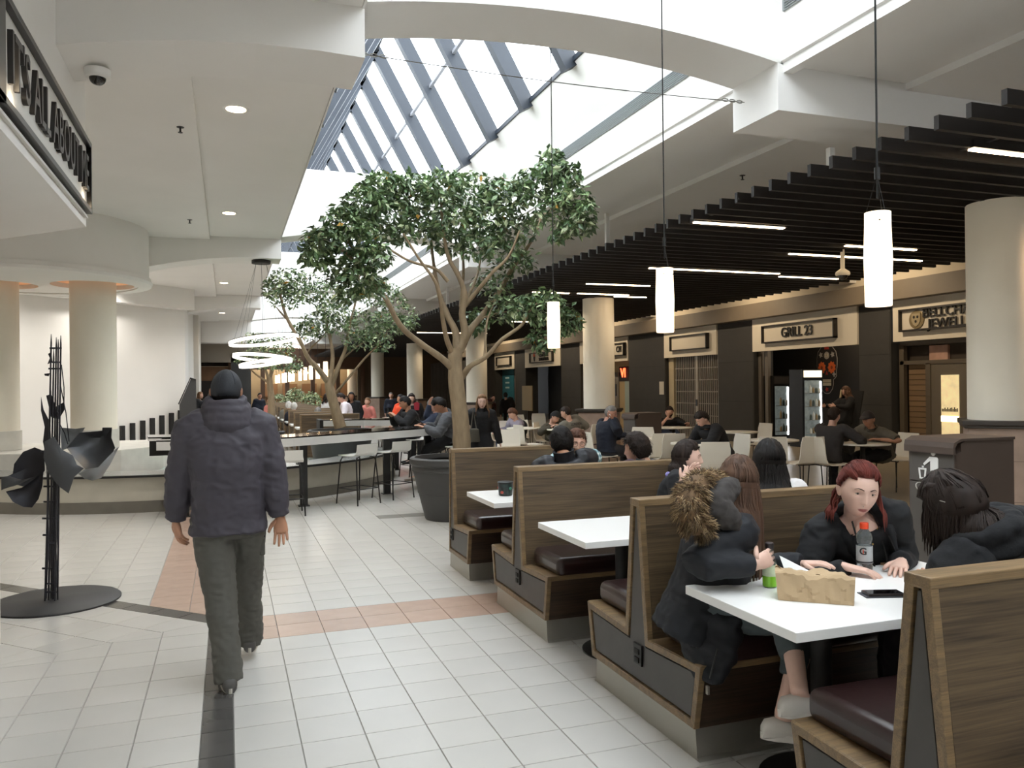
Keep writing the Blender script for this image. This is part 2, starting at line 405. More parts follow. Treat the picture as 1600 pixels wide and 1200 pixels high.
# oblique wall (45 degrees) with bulkhead, ending at the well
def ow(s, off=0): # point s metres back along the wall from its right end
    return (-1.0-s*S2+off*S2, 22.0-s*S2-off*S2)
def wallpoly(s0, s1, o0, o1): return [ow(s0,o0), ow(s0,o1), ow(s1,o1), ow(s1,o0)]
struct('wall_oblique', MB().prism([ow(0,0), ow(12,0), ow(12,-.3), (-1.15,24.0), (-1.0,24.0)], 0, ZC), PLASTER_L)
struct('trim_oblique', MB().prism(wallpoly(-.02, 12, 0, .32), 3.62, ZC), PLASTER_L)
struct('wall_left_pier', MB().box(-1.9,-1.0,23.9,27.5,0,ZC).box(-1.9,-.9,29.2,31.8,0,ZC), M('pier_white', '#dcd8d0', .7))
# ---- storefront wall on the right
XS = 13.4
struct('wall_right', MB().box(XS+4.2, XS+4.4, 4, YB, 0, ZC), M('shop_back_dark', '#2a2724', .8))
struct('trim_fascia', MB().box(XS-.35, XS+.3, 4, YB, 3.33, 3.72), FASCIA)
struct('trim_soffit', MB().box(XS-.1, XS+.3, 4, YB, 3.72, ZC), M('soffit_cream', '#c9bca6', .8))
struct('ceiling_shops', MB().box(XS+.3, XS+4.3, 4, YB, 3.34, 3.44), BLACKM)
PIL = [(13.5,14.42),(18.25,19.93),(22.9,25.4),(29.5,31.5),(35.8,37.3),(40.4,42.2),(45,47.5)]
for i, (a, b) in enumerate(PIL):
    o = struct('wall_pilaster_%d' % (i+1), MB().box(XS-.02, XS+.6, a, b, 0, 3.33), CHAR)
    MB().box(XS-.028, XS-.02, a+.02, b-.02, .02, 3.32).build('panel', CHAR, o)
    for q in (1, 2): 
        z = .02+q*1.1; MB().box(XS-.032, XS-.027, a+.02, b-.02, z-.004, z+.004).build('joint', BLACKM, o)
struct('wall_far_right', MB().box(7.6, 14, 50.0, 50.3, 0, ZC), M('wall_brown_dark', '#4a3b2c', .8))
struct('wall_behind', MB().box(-10, 14.5, YA-.2, YA, 0, ZC), PLASTER)
struct('wall_right_near', MB().box(13.4, 13.7, YA, 9.0, 0, 3.33), CHAR)
struct('wall_well_end', MB().box(.3, 5, YB, YB+.2, ZC, 8.2).box(.3, 5, YA-.2, YA, ZC, 8.2), PLASTER)
struct('wall_outer_left', MB().box(-10.2,-10, YA, YB, 0, ZC), PLASTER_L)
ORD = ('first','second','third','fourth','fifth','sixth','seventh','eighth','ninth','tenth','eleventh','twelfth')
# ================================================================== FIXTURES
# ---- right hand columns
RC = [(7.6, 6.17, 1.22)] + [(7.5, 15.6+8.95*k, 1.12) for k in range(5)]
CL = ['nearest cream round column, cut by the right edge of the photo', 'cream round column behind the man on the phone', 'cream round column behind the trunk of the nearest tree', 'cream round column behind the woman in the red top', 'cream round column behind the pink seated woman', 'farthest cream round column, half hidden by a tree trunk']
for (x, y, hb), lab in zip(RC, CL):
    t = thing('column', lab, 'column', (x, y, 0))
    MB().lathe([(.334,hb),(.334,3.46)], 48).build('shaft', CREAM, t, smooth=40)
    s = .35; d = [(s*1.414*math.cos(a), s*1.414*math.sin(a)) for a in (0, math.pi/2, math.pi, 1.5*math.pi)]
    MB().prism(d, 0, hb-.075).build('marble_base', MARBLE, t, bevel=.006)
    d2 = [(p[0]*1.1, p[1]*1.1) for p in d]; d3 = [(p[0]*1.16, p[1]*1.16) for p in d]
    MB().prism(d2, hb-.08, hb-.05).prism(d3, hb-.05, hb).build('cap_moulding', M('column_cap', '#3d3731', .5), t, bevel=.008)
    for k in (1, 2): MB().prism([(p[0]*1.003, p[1]*1.003) for p in d], hb*k/3-.003, hb*k/3+.003).build('joint', M('marble_joint', '#7d6c60', .7), t)
# ---- hanging slat ceiling
sl = thing('slat_ceiling', 'suspended ceiling of black slats over the food court seating', 'ceiling', (0, 0, 0))
smesh = MB().box(0, 5.87, -.022, .022, 0, .105).mesh('slat', SLATM)
y = 3.94-.272*9; k = 0
while y < 49:
    o = bpy.data.objects.new('slat', smesh); COL.objects.link(o); o.parent = sl; o.location = (4.89, y, 3.455); y += .272
for x in (5.4, 6.9, 8.4, 9.9):
    MB().box(x-.02, x+.02, 1.4, 49, 3.565, 3.60).build('carrier_rail', BLACKM, sl)
for i, yy in enumerate((1.6, 6.19, 10.96, 15.6, 20.3, 25, 29.7)):
    for x in (5.43, 9.9): MB().box(x-.028, x+.028, yy-.028, yy+.028, 3.59, (ZB if abs(yy-6.19) < .3 else ZC+.02)).build('hanger_rod', PLASTER, sl)
MB().box(4.9, 10.7, 1.4, 49, 3.9, 3.91).build('plenum_liner', M('plenum_black', '#100f0e', .9), sl) if False else None
# linear lamps set between slats
LAMP = M('linear_lamp', '#fff0dc', .4, emit=14, ecol='#ffe0b8')
LIN = [((5.52,4.76),(7.2,4.76),'linear lamp between slats at the right edge of the photo'),((4.97,7.87),(6.23,7.87),'short linear lamp at the left slat ends, above the middle pendant'),
 ((6.24,11.17),(8.73,11.17),'long linear lamp crossing behind the middle pendant'),((7.49,9.4),(9.94,9.4),'long linear lamp behind the nearest pendant, lower of two'),
 ((7.79,8.64),(9.04,8.64),'short linear lamp behind the nearest pendant, upper of two'),((8.92,11.46),(10.2,11.46),'linear lamp left of the white dome camera on a stem'),
 ((6.1,13.2),(7.42,13.2),'linear lamp above the column behind the man on the phone'),((7.54,14.96),(8.32,14.96),'short linear lamp just right of the column behind the man on the phone'),
 ((5.62,14.66),(6.43,14.66),'linear lamp just left of the farthest single pendant'),((6.58,14.66),(7.75,14.66),'linear lamp between the farthest single pendant and the column'),
 ((7.5,21.5),(8.2,21.5),'faint far linear lamp behind the leaves of the nearest tree'),((6.0,26.5),(8.5,26.5),'farthest linear lamp behind the nearest tree trunk')]
for a, b, lab in LIN:
    t = thing('linear_light', lab, 'light', (a[0], a[1], 3.44), 0, 'linear lamps in the slat ceiling')
    L_ = b[0]-a[0]
    MB().box(0, L_, -.05, .05, .012, .07).build('housing', BLACK, t)
    MB().box(.02, L_-.02, -.024, .024, 0, .013).build('diffuser', LAMP, t)
    for q_ in (.12, L_-.16): MB().box(q_, q_+.04, -.2, .2, .06, .08).build('mount', BLACK, t)
# spot lamps that wash the shop fronts and the columns
for i, yy in enumerate((9, 13.2, 17.7, 22.2, 26.7, 31.2, 38, 46)):
    lamp('washer', 'SPOT', (11.5, yy, 4.1), 115, WARM, .08, (0, R_(-48), 0), spot=140)
for i, (x, y) in enumerate(((8.35, 5.35), (8.5, 14.7), (8.4, 23.7), (8.4, 32.6), (6.6, 16.2))):
    lamp('column_washer', 'SPOT', (x, y, 3.4), 110 if i == 0 else 38, (1,.62,.36) if i == 0 else WARM, .06, (0, R_(25 if x > 7.5 else -30), 0), spot=120)
# ---- pendants over the booths
GLOW = M('pendant_glass', '#fff6e8', .4, emit=1.5, ecol='#ffe6c0')
def pendant(lab, y, x=2.55, zb=1.94, top=7.5, r=.054, h=.395, group=None, n=20):
    t = thing('pendant_lamp', lab, 'lamp', (x, y, zb), 0, group)
    pr = [(r*.97,0),(r,.01),(r*1.02,h*.3),(r*1.06,h*.5),(r*1.02,h*.68),(r*.98,h*.85),(r*.97,h)]
    MB().lathe(pr, n).build('shade', GLOW, t, smooth=50)
    MB().tube([(0,0,h+.06),(0,0,top-zb)], .0045, 6).build('cord', BLACKM, t)
    c = MB()
    for a in (0.4, 2.5, 4.6): c.tube([(r*.93*math.cos(a), r*.93*math.sin(a), h-.015), (0,0,h+.16)], .0014, 4)
    c.lathe([(.012,h+.14),(.012,h+.19)], 8); c.build('suspension', BLACK, t)
    for a in (-2.2, -.9, 2): MB().sphere((r*.99*math.cos(a), r*.99*math.sin(a), h*.9), .004, 6, 4).build('screw', BLACK, t)
    return t
def ridge_z(x): return .16+ZS + (RIDGE[1]-ZS)*(1-abs(x-2.56)/1.34)
pendant('nearest white cylinder pendant, large and bright at the right', 2.68, at(1372,400,Y=2.68).x, top=ridge_z(2.55))
pendant('middle white cylinder pendant of the near three', 4.36, top=ridge_z(2.55))
pendant('farthest of the three near white pendants, in front of the leaves', 6.38, at(865,500,Y=6.38).x, top=ridge_z(2.55))
for i, y in enumerate((18.1,19.7,21.4,23,24.7,27.4,28.9,31,32.5,35,37)):
    pendant('%s distant white pendant from the right in the row over the far booths' % ORD[i], y, 2.05, 1.84, ridge_z(2.05), .05, .36, 'row of pendants over the far booths', 10)
# ---- left ceiling fittings
DL = M('downlight_lens', '#fff0d0', .4, emit=16, ecol='#ffdcae')
for (x, y, lab) in ((.10,7.8,'nearest round downlight in the left ceiling'),(.05,12.45,'second round downlight in the left ceiling'),(-.05,20.7,'third round downlight in the left ceiling, beyond the round canopy'),(-.14,28.9,'farthest round downlight in the left ceiling')):
    t = thing('downlight', lab, 'light', (x, y, ZC), 0, 'round downlights in the left ceiling')
    MB().lathe([(.085,-.002),(.115,-.006),(.12,0),(.085,.001)], 28, cap=False).build('trim_ring', M('trim_white', '#f4f2ee', .5), t, smooth=60)
    MB().lathe([(.088,-.004),(.088,.0)], 28).build('lens', DL, t)
    lamp('downlight_beam', 'SPOT', (x, y, ZC-.03), 60, WARM, .08, (0,0,0), spot=120)
for (x, y, z, lab) in ((-.4,8.3,ZC-.06,'black sprinkler head in the left ceiling, nearer of two'),(-.5,12.8,ZC-.06,'black sprinkler head in the left ceiling, farther of two'),(5.95,8.3,ZC-.03,'black sprinkler head in the right ceiling above the slats')):
    t = thing('sprinkler', lab, 'sprinkler', (x, y, z), 0, 'ceiling sprinklers')
    MB().lathe([(.035,-.004),(.035,0)], 14).build('escutcheon', BLACK, t); MB().lathe([(.009,-.05),(.009,0)], 8).build('stem', BLACK, t)
    MB().lathe([(.022,-.055),(.022,-.05)], 12).build('deflector', BLACK, t)
t = thing('dome_camera', 'white dome security camera under the first left beam', 'camera', (-.78, 5.85, ZB-.135))
MB().lathe([(.072,-.055),(.078,-.05),(.08,-.02),(.08,0)], 28).build('housing', M('camera_white', '#e8e6e1', .4), t, smooth=50)
MB().lathe([(.003,-.1),(.025,-.096),(.04,-.085),(.05,-.068),(.052,-.05)], 24).build('dome', M('smoked_dome', '#1c1a18', .08, coat=.5), t, smooth=80)
t = thing('stem_camera', 'white dome camera hanging on a stem below the black slats', 'camera', (8.18, 9.11, 3.22))
MB().lathe([(.03,0),(.03,.27)], 14).build('stem', M('camera_cream', '#e9dfca', .5), t, smooth=40)
MB().lathe([(.05,-.1),(.092,-.095),(.10,-.072),(.094,-.045),(.06,-.02),(.032,0)], 24).build('housing', MATS['camera_cream'], t, smooth=50)
MB().lathe([(.003,-.16),(.04,-.15),(.065,-.115),(.07,-.09)], 20).build('dome', MATS['smoked_dome'], t, smooth=80)
for (x, y) in ((-5,9.5),(-5,12.5),(-3.6,17.6),(-2.3,19.6),(-1.2,16.5),(-.6,10.3)):  # added fill spots without fittings, to brighten the left hall
    lamp('hall_fill_spot', 'SPOT', (x, y, ZC-.1), 150, (1,.96,.9), .1, (0,0,0), spot=140)
# ceiling diffuser far left
g = thing('ceiling_grille', 'small black slotted ceiling grille above the end of the oblique wall', 'vent', (-.75, 25.2, ZC-.06))
MB().box(-.2,.2,-.5,.5,-.012,0).build('grille_frame', M('grille_white', '#cfccc5', .6), g)
for i in range(4): MB().box(-.16+i*.085,-.115+i*.085,-.45,.45,-.018,-.01).build('slot', BLACKM, g)
# tie cable below the first arch
t = thing('tie_cable', 'thin steel cable with hooks slung under the first arch', 'cable', (0,0,0))
p, q = Vector((XL, 5.8, 4.02)), Vector((4.15, 5.75, 4.0))
MB().tube([p.lerp(q, i/14)+Vector((0,0,-.03*math.sin(math.pi*i/14))) for i in range(15)], .004, 5).build('wire', M('wire_grey', '#7a7874', .4, metal=.6), t)
for e, s in ((p, 1), (q, -1)):
    c = MB()
    for i in range(3): c.tube([(e.x+s*(.05+i*.07)+.03*math.cos(a), e.y, e.z+.012*math.sin(a)) for a in [j*math.pi/4 for j in range(9)]], .004, 5)
    c.build('shackle', M('shackle_grey', '#8a8880', .4, metal=.6), t)
# ---- shop sign on the left bulkhead
t = thing('shop_sign', 'black framed lightbox sign reading IT\'S ALL ABOUT ME', 'sign', (-.95, 0, 0))
zz0, zz1, ya, yb = 2.89, 3.40, 3.86, 6.48
MB().box(0, .012, ya+.03, yb-.03, zz0+.03, zz1-.03).build('face_panel', M('sign_white', '#dcdad4', .6), t)
fr = M('sign_frame', '#1d1c1a', .3, metal=.3)
for nm, bx in (('frame_top', (0,.045,ya,yb,zz1-.035,zz1)), ('frame_bottom', (0,.045,ya,yb,zz0,zz0+.035)), ('frame_side', (0,.045,yb-.03,yb,zz0,zz1)), ('frame_side', (0,.045,ya,ya+.22,zz0,zz1))):
    MB().box(*bx).build(nm, fr, t, bevel=.003)
lt = text_mesh('lettering', "IT'S ALL ABOUT ME", .36, .012, M('letter_dark', '#2b2826', .45), t, (.024, 5.32, (zz0+zz1)/2+.0), (R_(90), 0, R_(90)), weight=.004)
lt.scale = (2.16/lt.dimensions.x, 1, 1)
MB().box(.0, .02, ya, 6.45, zz0-.036, zz0-.02).build('led_rail', M('rail_white', '#cfccc4', .5), t)
for yy in (4.3, 6.3): lamp('sign_glint', 'POINT', (-.92, yy, 2.96), .5, WARM, .02)
# ---- ring chandelier
t = thing('ring_chandelier', 'chandelier of three tilted glowing rings hung by wires', 'chandelier', (.58, 14.7, ZB-.05))
MB().lathe([(.16,0),(.16,.06)], 28).build('ceiling_plate', BLACK, t, smooth=40)
RG = M('ring_diffuser', '#ffffff', .4, emit=1.5, ecol='#fff4e0')
tp = Vector((.58, 14.7, ZB-.05))
for (pl, pr_, pt, pb, r, yy) in (((357,537),(467,526),520,548,.585,14.7), ((363,555),(457,563),551,572,.5,14.6), ((373,572),(449,562),560,575,.405,14.7)):
    a, b = at(*pl, Y=yy), at(*pr_, Y=yy); c = (a+b)/2; r = (b-a).length/2
    ux = (b-a).normalized(); dz = (pb-pt)/1257*13.8/2
    uy = (Vector((0,1,0))*math.sqrt(max(.1, 1-(dz*.35/r)**2)) + Vector((0,0,1))*(dz*.35/r)).normalized(); uz = ux.cross(uy).normalized()
    uy = (Vector((0,1,0))+Vector((0,0,-.075))).normalized(); uz = ux.cross(uy).normalized()
    def ring(r0, r1, z0, z1, nm, mt):
        rings = []
        for (rr, zz) in ((r0,z0),(r1,z0),(r1,z1),(r0,z1)):
            rings.append([c-tp+ux*rr*math.cos(2*math.pi*j/64)+uy*rr*math.sin(2*math.pi*j/64)+uz*zz for j in range(64)])
        mb = MB(); o = 0
        for rg in rings: mb.v += [tuple(p) for p in rg]
        for k in range(4):
            for j in range(64):
                j2 = (j+1) % 64; k2 = (k+1) % 4
                mb.f.append([k*64+j, k*64+j2, k2*64+j2, k2*64+j]); mb.mi.append(0)
        return mb.build(nm, mt, t, smooth=40)
    ring(r-.018, r, -.032, .024, 'ring', RG); ring(r-.02, r+.002, .024, .034, 'ring_cap', BLACK)
    for k in range(3):
        an = k*math.pi/1.5+2.6; e = c-tp+ux*r*math.cos(an)+uy*r*math.sin(an)+uz*.04
        MB().tube([(0.1*math.cos(an),.1*math.sin(an),0), e], .0016, 4).build('wire', BLACKM, t)
# ================================================================== SHOP FRONTS
LET = M('letter_black', '#181513', .5)
FRM = M('frame_dark', '#231d18', .5)
def shop(y0_, y1, lab, body, size=.3, frame=(.18, .88), lines_sx=.85, extra=None, sgn_lab=None):
    h = thing('sign_board', lab, 'sign', (XS-.06, 0, 0))
    MB().box(0, .08, y0_, y1, 2.47, 3.33).build('panel', SIGNW, h)
    a, b = y1-(y1-y0_)*frame[0], y1-(y1-y0_)*frame[1]; a, b = max(a,b), min(a,b)
    z0, z1 = 2.66, 3.12
    for nm, bx in (('frame_rail', (-.12,0,b,a,z1-.035,z1)), ('frame_rail', (-.12,0,b,a,z0,z0+.035)), ('frame_stile', (-.12,0,a-.035,a,z0,z1)), ('frame_stile', (-.12,0,b,b+.035,z0,z1))):
        MB().box(*bx).build(nm, FRM, h)
    MB().box(-.05, -.0, b+.03, a-.03, z0+.03, z1-.03).build('face', M('sign_face', '#cbc1b0', .7), h)
    if body: text_mesh('lettering', body, size, .012, LET, h, (-.075, (a+b)/2+(extra or 0), (z0+z1)/2), (R_(90), 0, R_(-90)), sx=lines_sx)
    return h, a, b
h, a, b = shop(9.0, 13.4, 'framed sign with a shield medallion reading BELLCHAMBER JEWELLERS', None, .235, (.06, .80))
for tx_, yy, zz in (('BELLCHAMBER', 12.56, 3.0), ('JEWELLERS', 12.42, 2.77)): text_mesh('lettering', tx_, .27, .012, LET, h, (-.075, yy, zz), (R_(90), 0, R_(-90)), 'LEFT')
MED = M('medallion_gold', '#8d7c5c', .4, metal=.5); e = MB()
e.prism([(.0+.19*math.cos(i*math.pi/14), .19*math.sin(i*math.pi/14)) for i in range(28)], -.07, -.05, 'x'); m_ = e.build('medallion', MED, h, bevel=.006); m_.location = (0, a-.42, 2.89)
e = MB(); e.prism([(-.11,.12),(.11,.12),(.11,-.02),(.07,-.1),(0,-.14),(-.07,-.1),(-.11,-.02)], -.085, -.07, 'x'); m2 = e.build('shield', M('medallion_pale', '#b0a080', .4, metal=.4), m_)
for dy, dz in ((-.045,.05),(.045,.05),(0,-.04)): MB().prism([(dy+.025*math.cos(i*math.pi/4), dz+.03*math.sin(i*math.pi/4)) for i in range(8)], -.092, -.085, 'x').build('charge', LET, m_)
shop(14.43, 18.25, 'framed sign reading GRILL 23', 'GRILL 23', .34, (.14, .84), .9)
shop(19.95, 22.9, 'blank framed sign above the rolled grille', None)
shop(25.4, 29.5, 'framed sign half hidden by the column, letters CH showing', 'CH', .3, (.2, .97), .9, -1.15)
h, a, b = shop(31.5, 35.8, 'framed sign with a flame skewer reading LONDON\'S SHAWARMA', "LONDON'S\nSHAWARMA", .21, (.2, .84), 1.0, -.35)
MB().prism([(0,.2),(.09,.12),(.1,0),(.04,-.16),(-.04,-.16),(-.1,0),(-.09,.12)], -.08, -.06, 'x').build('skewer_emblem', LET, h, loc=(0, a-.55, 2.89))
MB().prism([(0,.26),(.1,.16),(.11,.06),(-.11,.06),(-.1,.16)], -.09, -.07, 'x').build('flame', M('flame_red', '#c8542e', .6), h, loc=(0, a-.55, 2.89))
shop(37.3, 40.4, 'blank framed sign left of the shawarma sign', None)
# jeweller's front: transom, sidelight with brick behind, door with lit panel
BR = M('bronze_frame', '#5a5042', .5)
t = thing('jewellery_front', 'brown framed jewellery shop front with door and transom', 'shop front', (XS+.12, 0, 0))
for bx in ((0,.1,9,13.4,2.38,2.47),(0,.1,9,13.4,1.98,2.06),(0,.1,13.3,13.42,0,2.4),(0,.1,12.62,12.74,0,2.0),(0,.1,11.3,11.38,0,2.0)):
    MB().box(*bx).build('frame', BR, t)
d = MB().box(.02,.07,11.4,12.62,.02,1.98).build('door', M('door_taupe', '#655c4e', .5), t)
MB().box(.0,.022,11.95,12.36,.35,1.75).build('door_light', M('lit_panel', '#c9b88a', .5, var=.3, vs=5, emit=.55, ecol='#e8d09a'), d)
MB().box(-.01,.0,11.95,12.36,.82,.93).build('lit_shelf', M('lit_shelf_white', '#fff0c8', .4, emit=4, ecol='#ffe7b0'), d)
for i in range(12): MB().box(-.006,.0,11.97+i*.032,11.99+i*.032,1.02,1.02+.05+.06*random.random()).build('jewel_stand', M('jewel_dark', '#3a2c1a', .4), d)
MB().tube([(-.03,11.52,1.02),(-.06,11.5,1.02),(-.06,11.62,1.02)], .012, 6).build('handle', STEEL, d)
MB().box(.2,.25,9,13.4,2.06,2.38).build('transom_back', M('transom_beige', '#9a8a70', .6, var=.15, vs=3), t)
MB().box(.12,.19,12.3,12.75,2.06,2.36).build('poster', M('poster_pink', '#b08a78', .6, var=.2, vs=4), t)
bk = M('shop_brick', '#7d6448', .7, rnd=.12)
for i in range(17): 
    MB().box(.1,.16,12.76,13.26,.1+i*.112,.1+i*.112+.1).build('brick', bk, t)
MB().box(.18,.2,9,13.4,0,2.4).build('backing', M('backing_dark', '#3a3026', .8), t)
# grill: black back wall with skull mural, fridges
MUR = M('mural_black', '#1e1b19', .8)
struct('wall_grill_back', MB().box(XS+1.6, XS+1.7, 13.4, 19.9, 0, 3.34), MUR)
lamp('grill_fill_lamp', 'POINT', (XS+1.0, 15.6, 3.1), 45, WARM, .15)  # added unseen lamp that brightens the mural wall
t = thing('skull_mural', 'painted sugar skull with orange flower eyes on the black wall', 'mural', (XS+1.59, 17.3, 2.0))
def disc(r0, r1, n=24, petals=0, am=0): return [(r0*math.cos(2*math.pi*i/n)*(1+am*math.cos(petals*2*math.pi*i/n)), r1*math.sin(2*math.pi*i/n)*(1+am*math.cos(petals*2*math.pi*i/n))) for i in range(n)]
def flat(nm, poly, dy, dz, mt, d=.0): MB().prism([(p[0]+dy, p[1]+dz) for p in poly], -.012-d, -.004-d, 'x').build(nm, mt, t)
skull = [(0,.62),(.2,.58),(.34,.44),(.39,.25),(.38,.05),(.35,-.12),(.36,-.2),(.3,-.27),(.24,-.3),(.24,-.42),(.2,-.55),(.1,-.66),(0,-.68)]
skull = skull+[(-x,z) for x,z in reversed(skull[1:-1])]
flat('outline', skull, 0, 0, M('mural_line', '#a39c94', .8)); flat('skull_fill', [(x*.965,z*.975) for x,z in skull], 0, 0, M('mural_fill', '#262120', .8), .003)
OR = M('mural_orange', '#d9642a', .7)
for s in (-1, 1):
    flat('eye_flower', disc(.135,.15,40,9,.13), s*.185, .02, OR, .006); flat('eye_centre', disc(.04,.045,16), s*.185, .02, M('mural_brown', '#8a3a1c', .8), .009)
    flat('scroll', disc(.06,.06,24,5,.3), s*.22, .36, MATS['mural_line'], .006); flat('cheek_scroll', disc(.05,.06,20,4,.3), s*.27, -.16, MATS['mural_line'], .006)
flat('brow_gem', disc(.1,.1,24), 0, .34, MATS['mural_line'], .006); flat('crown', [(-.09,.5),(.09,.5),(.07,.6),(-.07,.6)], 0, 0, M('mural_red', '#a83226', .8), .006)
text_mesh('number', '23', .13, .004, M('mural_cream', '#c8bca0', .8), t, (-.024, 0, .34), (R_(90),0,R_(-90)))
flat('nose', [(0,-.06),(.05,-.18),(0,-.16),(-.05,-.18)], 0, 0, MATS['mural_red'], .006)
for i in range(8):
    for r_ in (0, 1): flat('tooth', [(-.018,-.04),(.018,-.04),(.018,.04),(-.018,.04)], -.14+i*.04, -.33-r_*.09, MATS['mural_cream'], .006)
flat('chin_flower', disc(.05,.05,20,5,.3), 0, -.56, MATS['mural_red'], .006)
def fridge(lab, y, w, h, head_lit, x=XS+.75):
    t = thing('drinks_fridge', lab, 'fridge', (x, y, 0), R_(90))
    MB().box(0, .5, 0, w, 0, h).build('cabinet', M('fridge_black', '#0e0e0e', .35), t)
    MB().box(-.015, 0, .04, w-.04, h-.22 if not head_lit else h-.2, h-.03).build('header', M('header_lit', '#efe6cf', .5, emit=1.0, ecol='#fff0d0') if head_lit else M('header_dark', '#2a2522', .5), t)
    MB().box(-.006, 0, .06, w-.06, .25, h-.28).build('interior', M('fridge_inside', '#7d8684', .5, var=.4, vs=7, emit=.25), t)
    MB().box(-.02, -.006, .06, .10, .25, h-.3).build('light_tube', M('tube_white', '#ffffff', .4, emit=6), t)
    k = 0; z = .35
    while z < h-.45:
        MB().box(-.018, -.006, .1, w-.07, z-.015, z).build('shelf', STEEL, t)
        yy = .14
        while yy < w-.14:
            hh = .12+.1*random.random()
            MB().lathe([(.03,z),(.03,z+hh*.7),(.012,z+hh*.9),(.012,z+hh)], 8, (-.03, yy, 0)).build('bottle', M(('bottle_a','bottle_b','bottle_c')[k%3], ('#cfd6d4','#34423c','#8a7a5a')[k%3], .4), t, smooth=40); k += 1; yy += .09
        z += .34
    MB().box(-.03,-.022,.05,w-.05,.24,h-.27).build('glass_door', GLASS, t)
    return t
f = fridge('black drinks fridge with a dark header, left of the two', 17.72, .54, 1.82, False, 14.12); text_mesh('header_print', 'NOW\nOPEN', .08, .002, M('print_pale', '#e8dcc0', .6), f, (-.018, .26, 1.78), (R_(90),0,R_(-90))) if False else None
fridge('taller drinks fridge with a lit cream header, right of the two', 16.6, .63, 1.96, True, 14.24)
t = thing('sliding_track', 'pair of grey steel shutter tracks beside the grill opening', 'track', (XS+.1, 18.1, 0))
for y in (0, -.28): MB().box(0, .1, y, y+.12, 0, 2.47).build('track_post', M('track_grey', '#6d655a', .5, metal=.3), t)
t = thing('a_board', 'black easel board with pale edge leaning by the grill pillar', 'board', (XS-.75, 14.15, 0)); 
MB().bar((0,0,.0),(.22,-.1,1.45),.6,.03,up=(1,0,0)).build('board', BLACKM, t); MB().bar((-.02,.33,0),(.2,.23,1.46),.03,.04,up=(1,0,0)).build('edge_strip', M('pale_wood', '#c8b692', .6), t)
# rolled grille with lattice
t = thing('security_grille', 'closed silver folding lattice grille under the blank sign', 'grille', (XS+.1, 0, 0)); LG = M('lattice_silver', '#a89f90', .45, metal=.5)
yy = 20.0
while yy < 22.5:
    MB().box(0,.02,yy,yy+.028,0,2.47).build('upright', LG, t); yy += .105
for z in (.3,.66,1.02,1.38,1.74,2.1): MB().box(.004,.016,20.0,22.5,z,z+.02).build('crossbar', LG, t)
MB().box(-.01,.05,21.18,21.3,0,2.47).build('lock_post', LG, t); MB().box(-.02,0,21.2,21.28,.95,1.15).build('lock', BLACK, t)
MB().box(-.02,.1,22.55,22.85,0,2.47).build('jamb', M('jamb_cream', '#b8a98c', .7), t)
struct('wall_gate_back', MB().box(XS+1.4, XS+1.5, 19.5, 23.2, 0, 3.3), M('gate_back', '#4a4238', .85))
# passage with neon, mirror and pale inner walls behind the column
t = thing('passage_wall', 'pale tan shop interior wall right of the second column', 'wall panel', (XS+.6, 0, 0))
MB().box(0,.1,25.4,29.5,0,2.5).build('panel', M('tan_wall', '#a8926c', .8), t); MB().box(-.06,0,26.4,26.8,0,1.75).build('glass_leaf', M('frosted', '#8f9c90', .3), t)
MB().box(-.03,0,26.4,27.3,1.75,2.3).build('dark_panel', BLACKM, t); MB().box(-.04,0,27.35,27.7,0,2.1).build('grey_door', M('grey_door', '#6d675c', .6), t)
MB().box(-.06,-.04,27.5,27.8,1.2,1.65).build('picture_frame', BLACK, t)
text_mesh('neon_sign', 'VI', .5, .012, M('neon_red', '#ff5030', .4, emit=5, ecol='#ff4a28'), t, (-.05, 26.95, 2.05), (R_(90),0,R_(-90)), weight=0)
# shawarma shop: dark interior with glints, board on stand; blue shop
struct('wall_shawarma_back', MB().box(XS+1.2, XS+1.3, 31.2, 36, 0, 3.3), BLACKM)
t = thing('notice_stand', 'pale tan notice board on a stand before the shawarma shop', 'board', (12.2, 32.55, 0)); MB().box(0,.04,-.6,.6,.55,1.62).build('board', M('tan_board', '#a39274', .7), t); MB().box(.01,.05,-.05,.05,0,.6).build('leg', BLACK, t)
t = thing('menu_sheet', 'small pale sheet taped inside the shawarma shop', 'notice', (XS+1.18, 33.0, 1.45)); MB().box(0,.01,-.14,.14,-.18,.18).build('sheet', M('paper', '#cfc8b8', .7), t)
t = thing('wall_notice', 'white notice on the dark pillar left of the folding grille', 'notice', (XS-.05, 23.1, 1.5)); MB().box(0,.012,-.14,.14,-.21,.21).build('sheet', MATS['paper'], t)
t = thing('blue_shop_panel', 'teal blue shop front panel with pale lines of lettering', 'shop front', (XS+.3, 38.6, 0)); MB().box(0,.1,-.2,1.6,0,2.5).build('panel', M('teal', '#2f6e7e', .5), t)
for i in range(3): MB().box(-.01,0,.5,1.1,1.5+i*.25,1.58+i*.25).build('print_line', M('print_white', '#b8d0d4', .6), t)
MB().box(0,.1,-1.2,-.3,0,2.5).build('grey_panel', M('grey_pink', '#7d706a', .6, var=.3, vs=2), t)
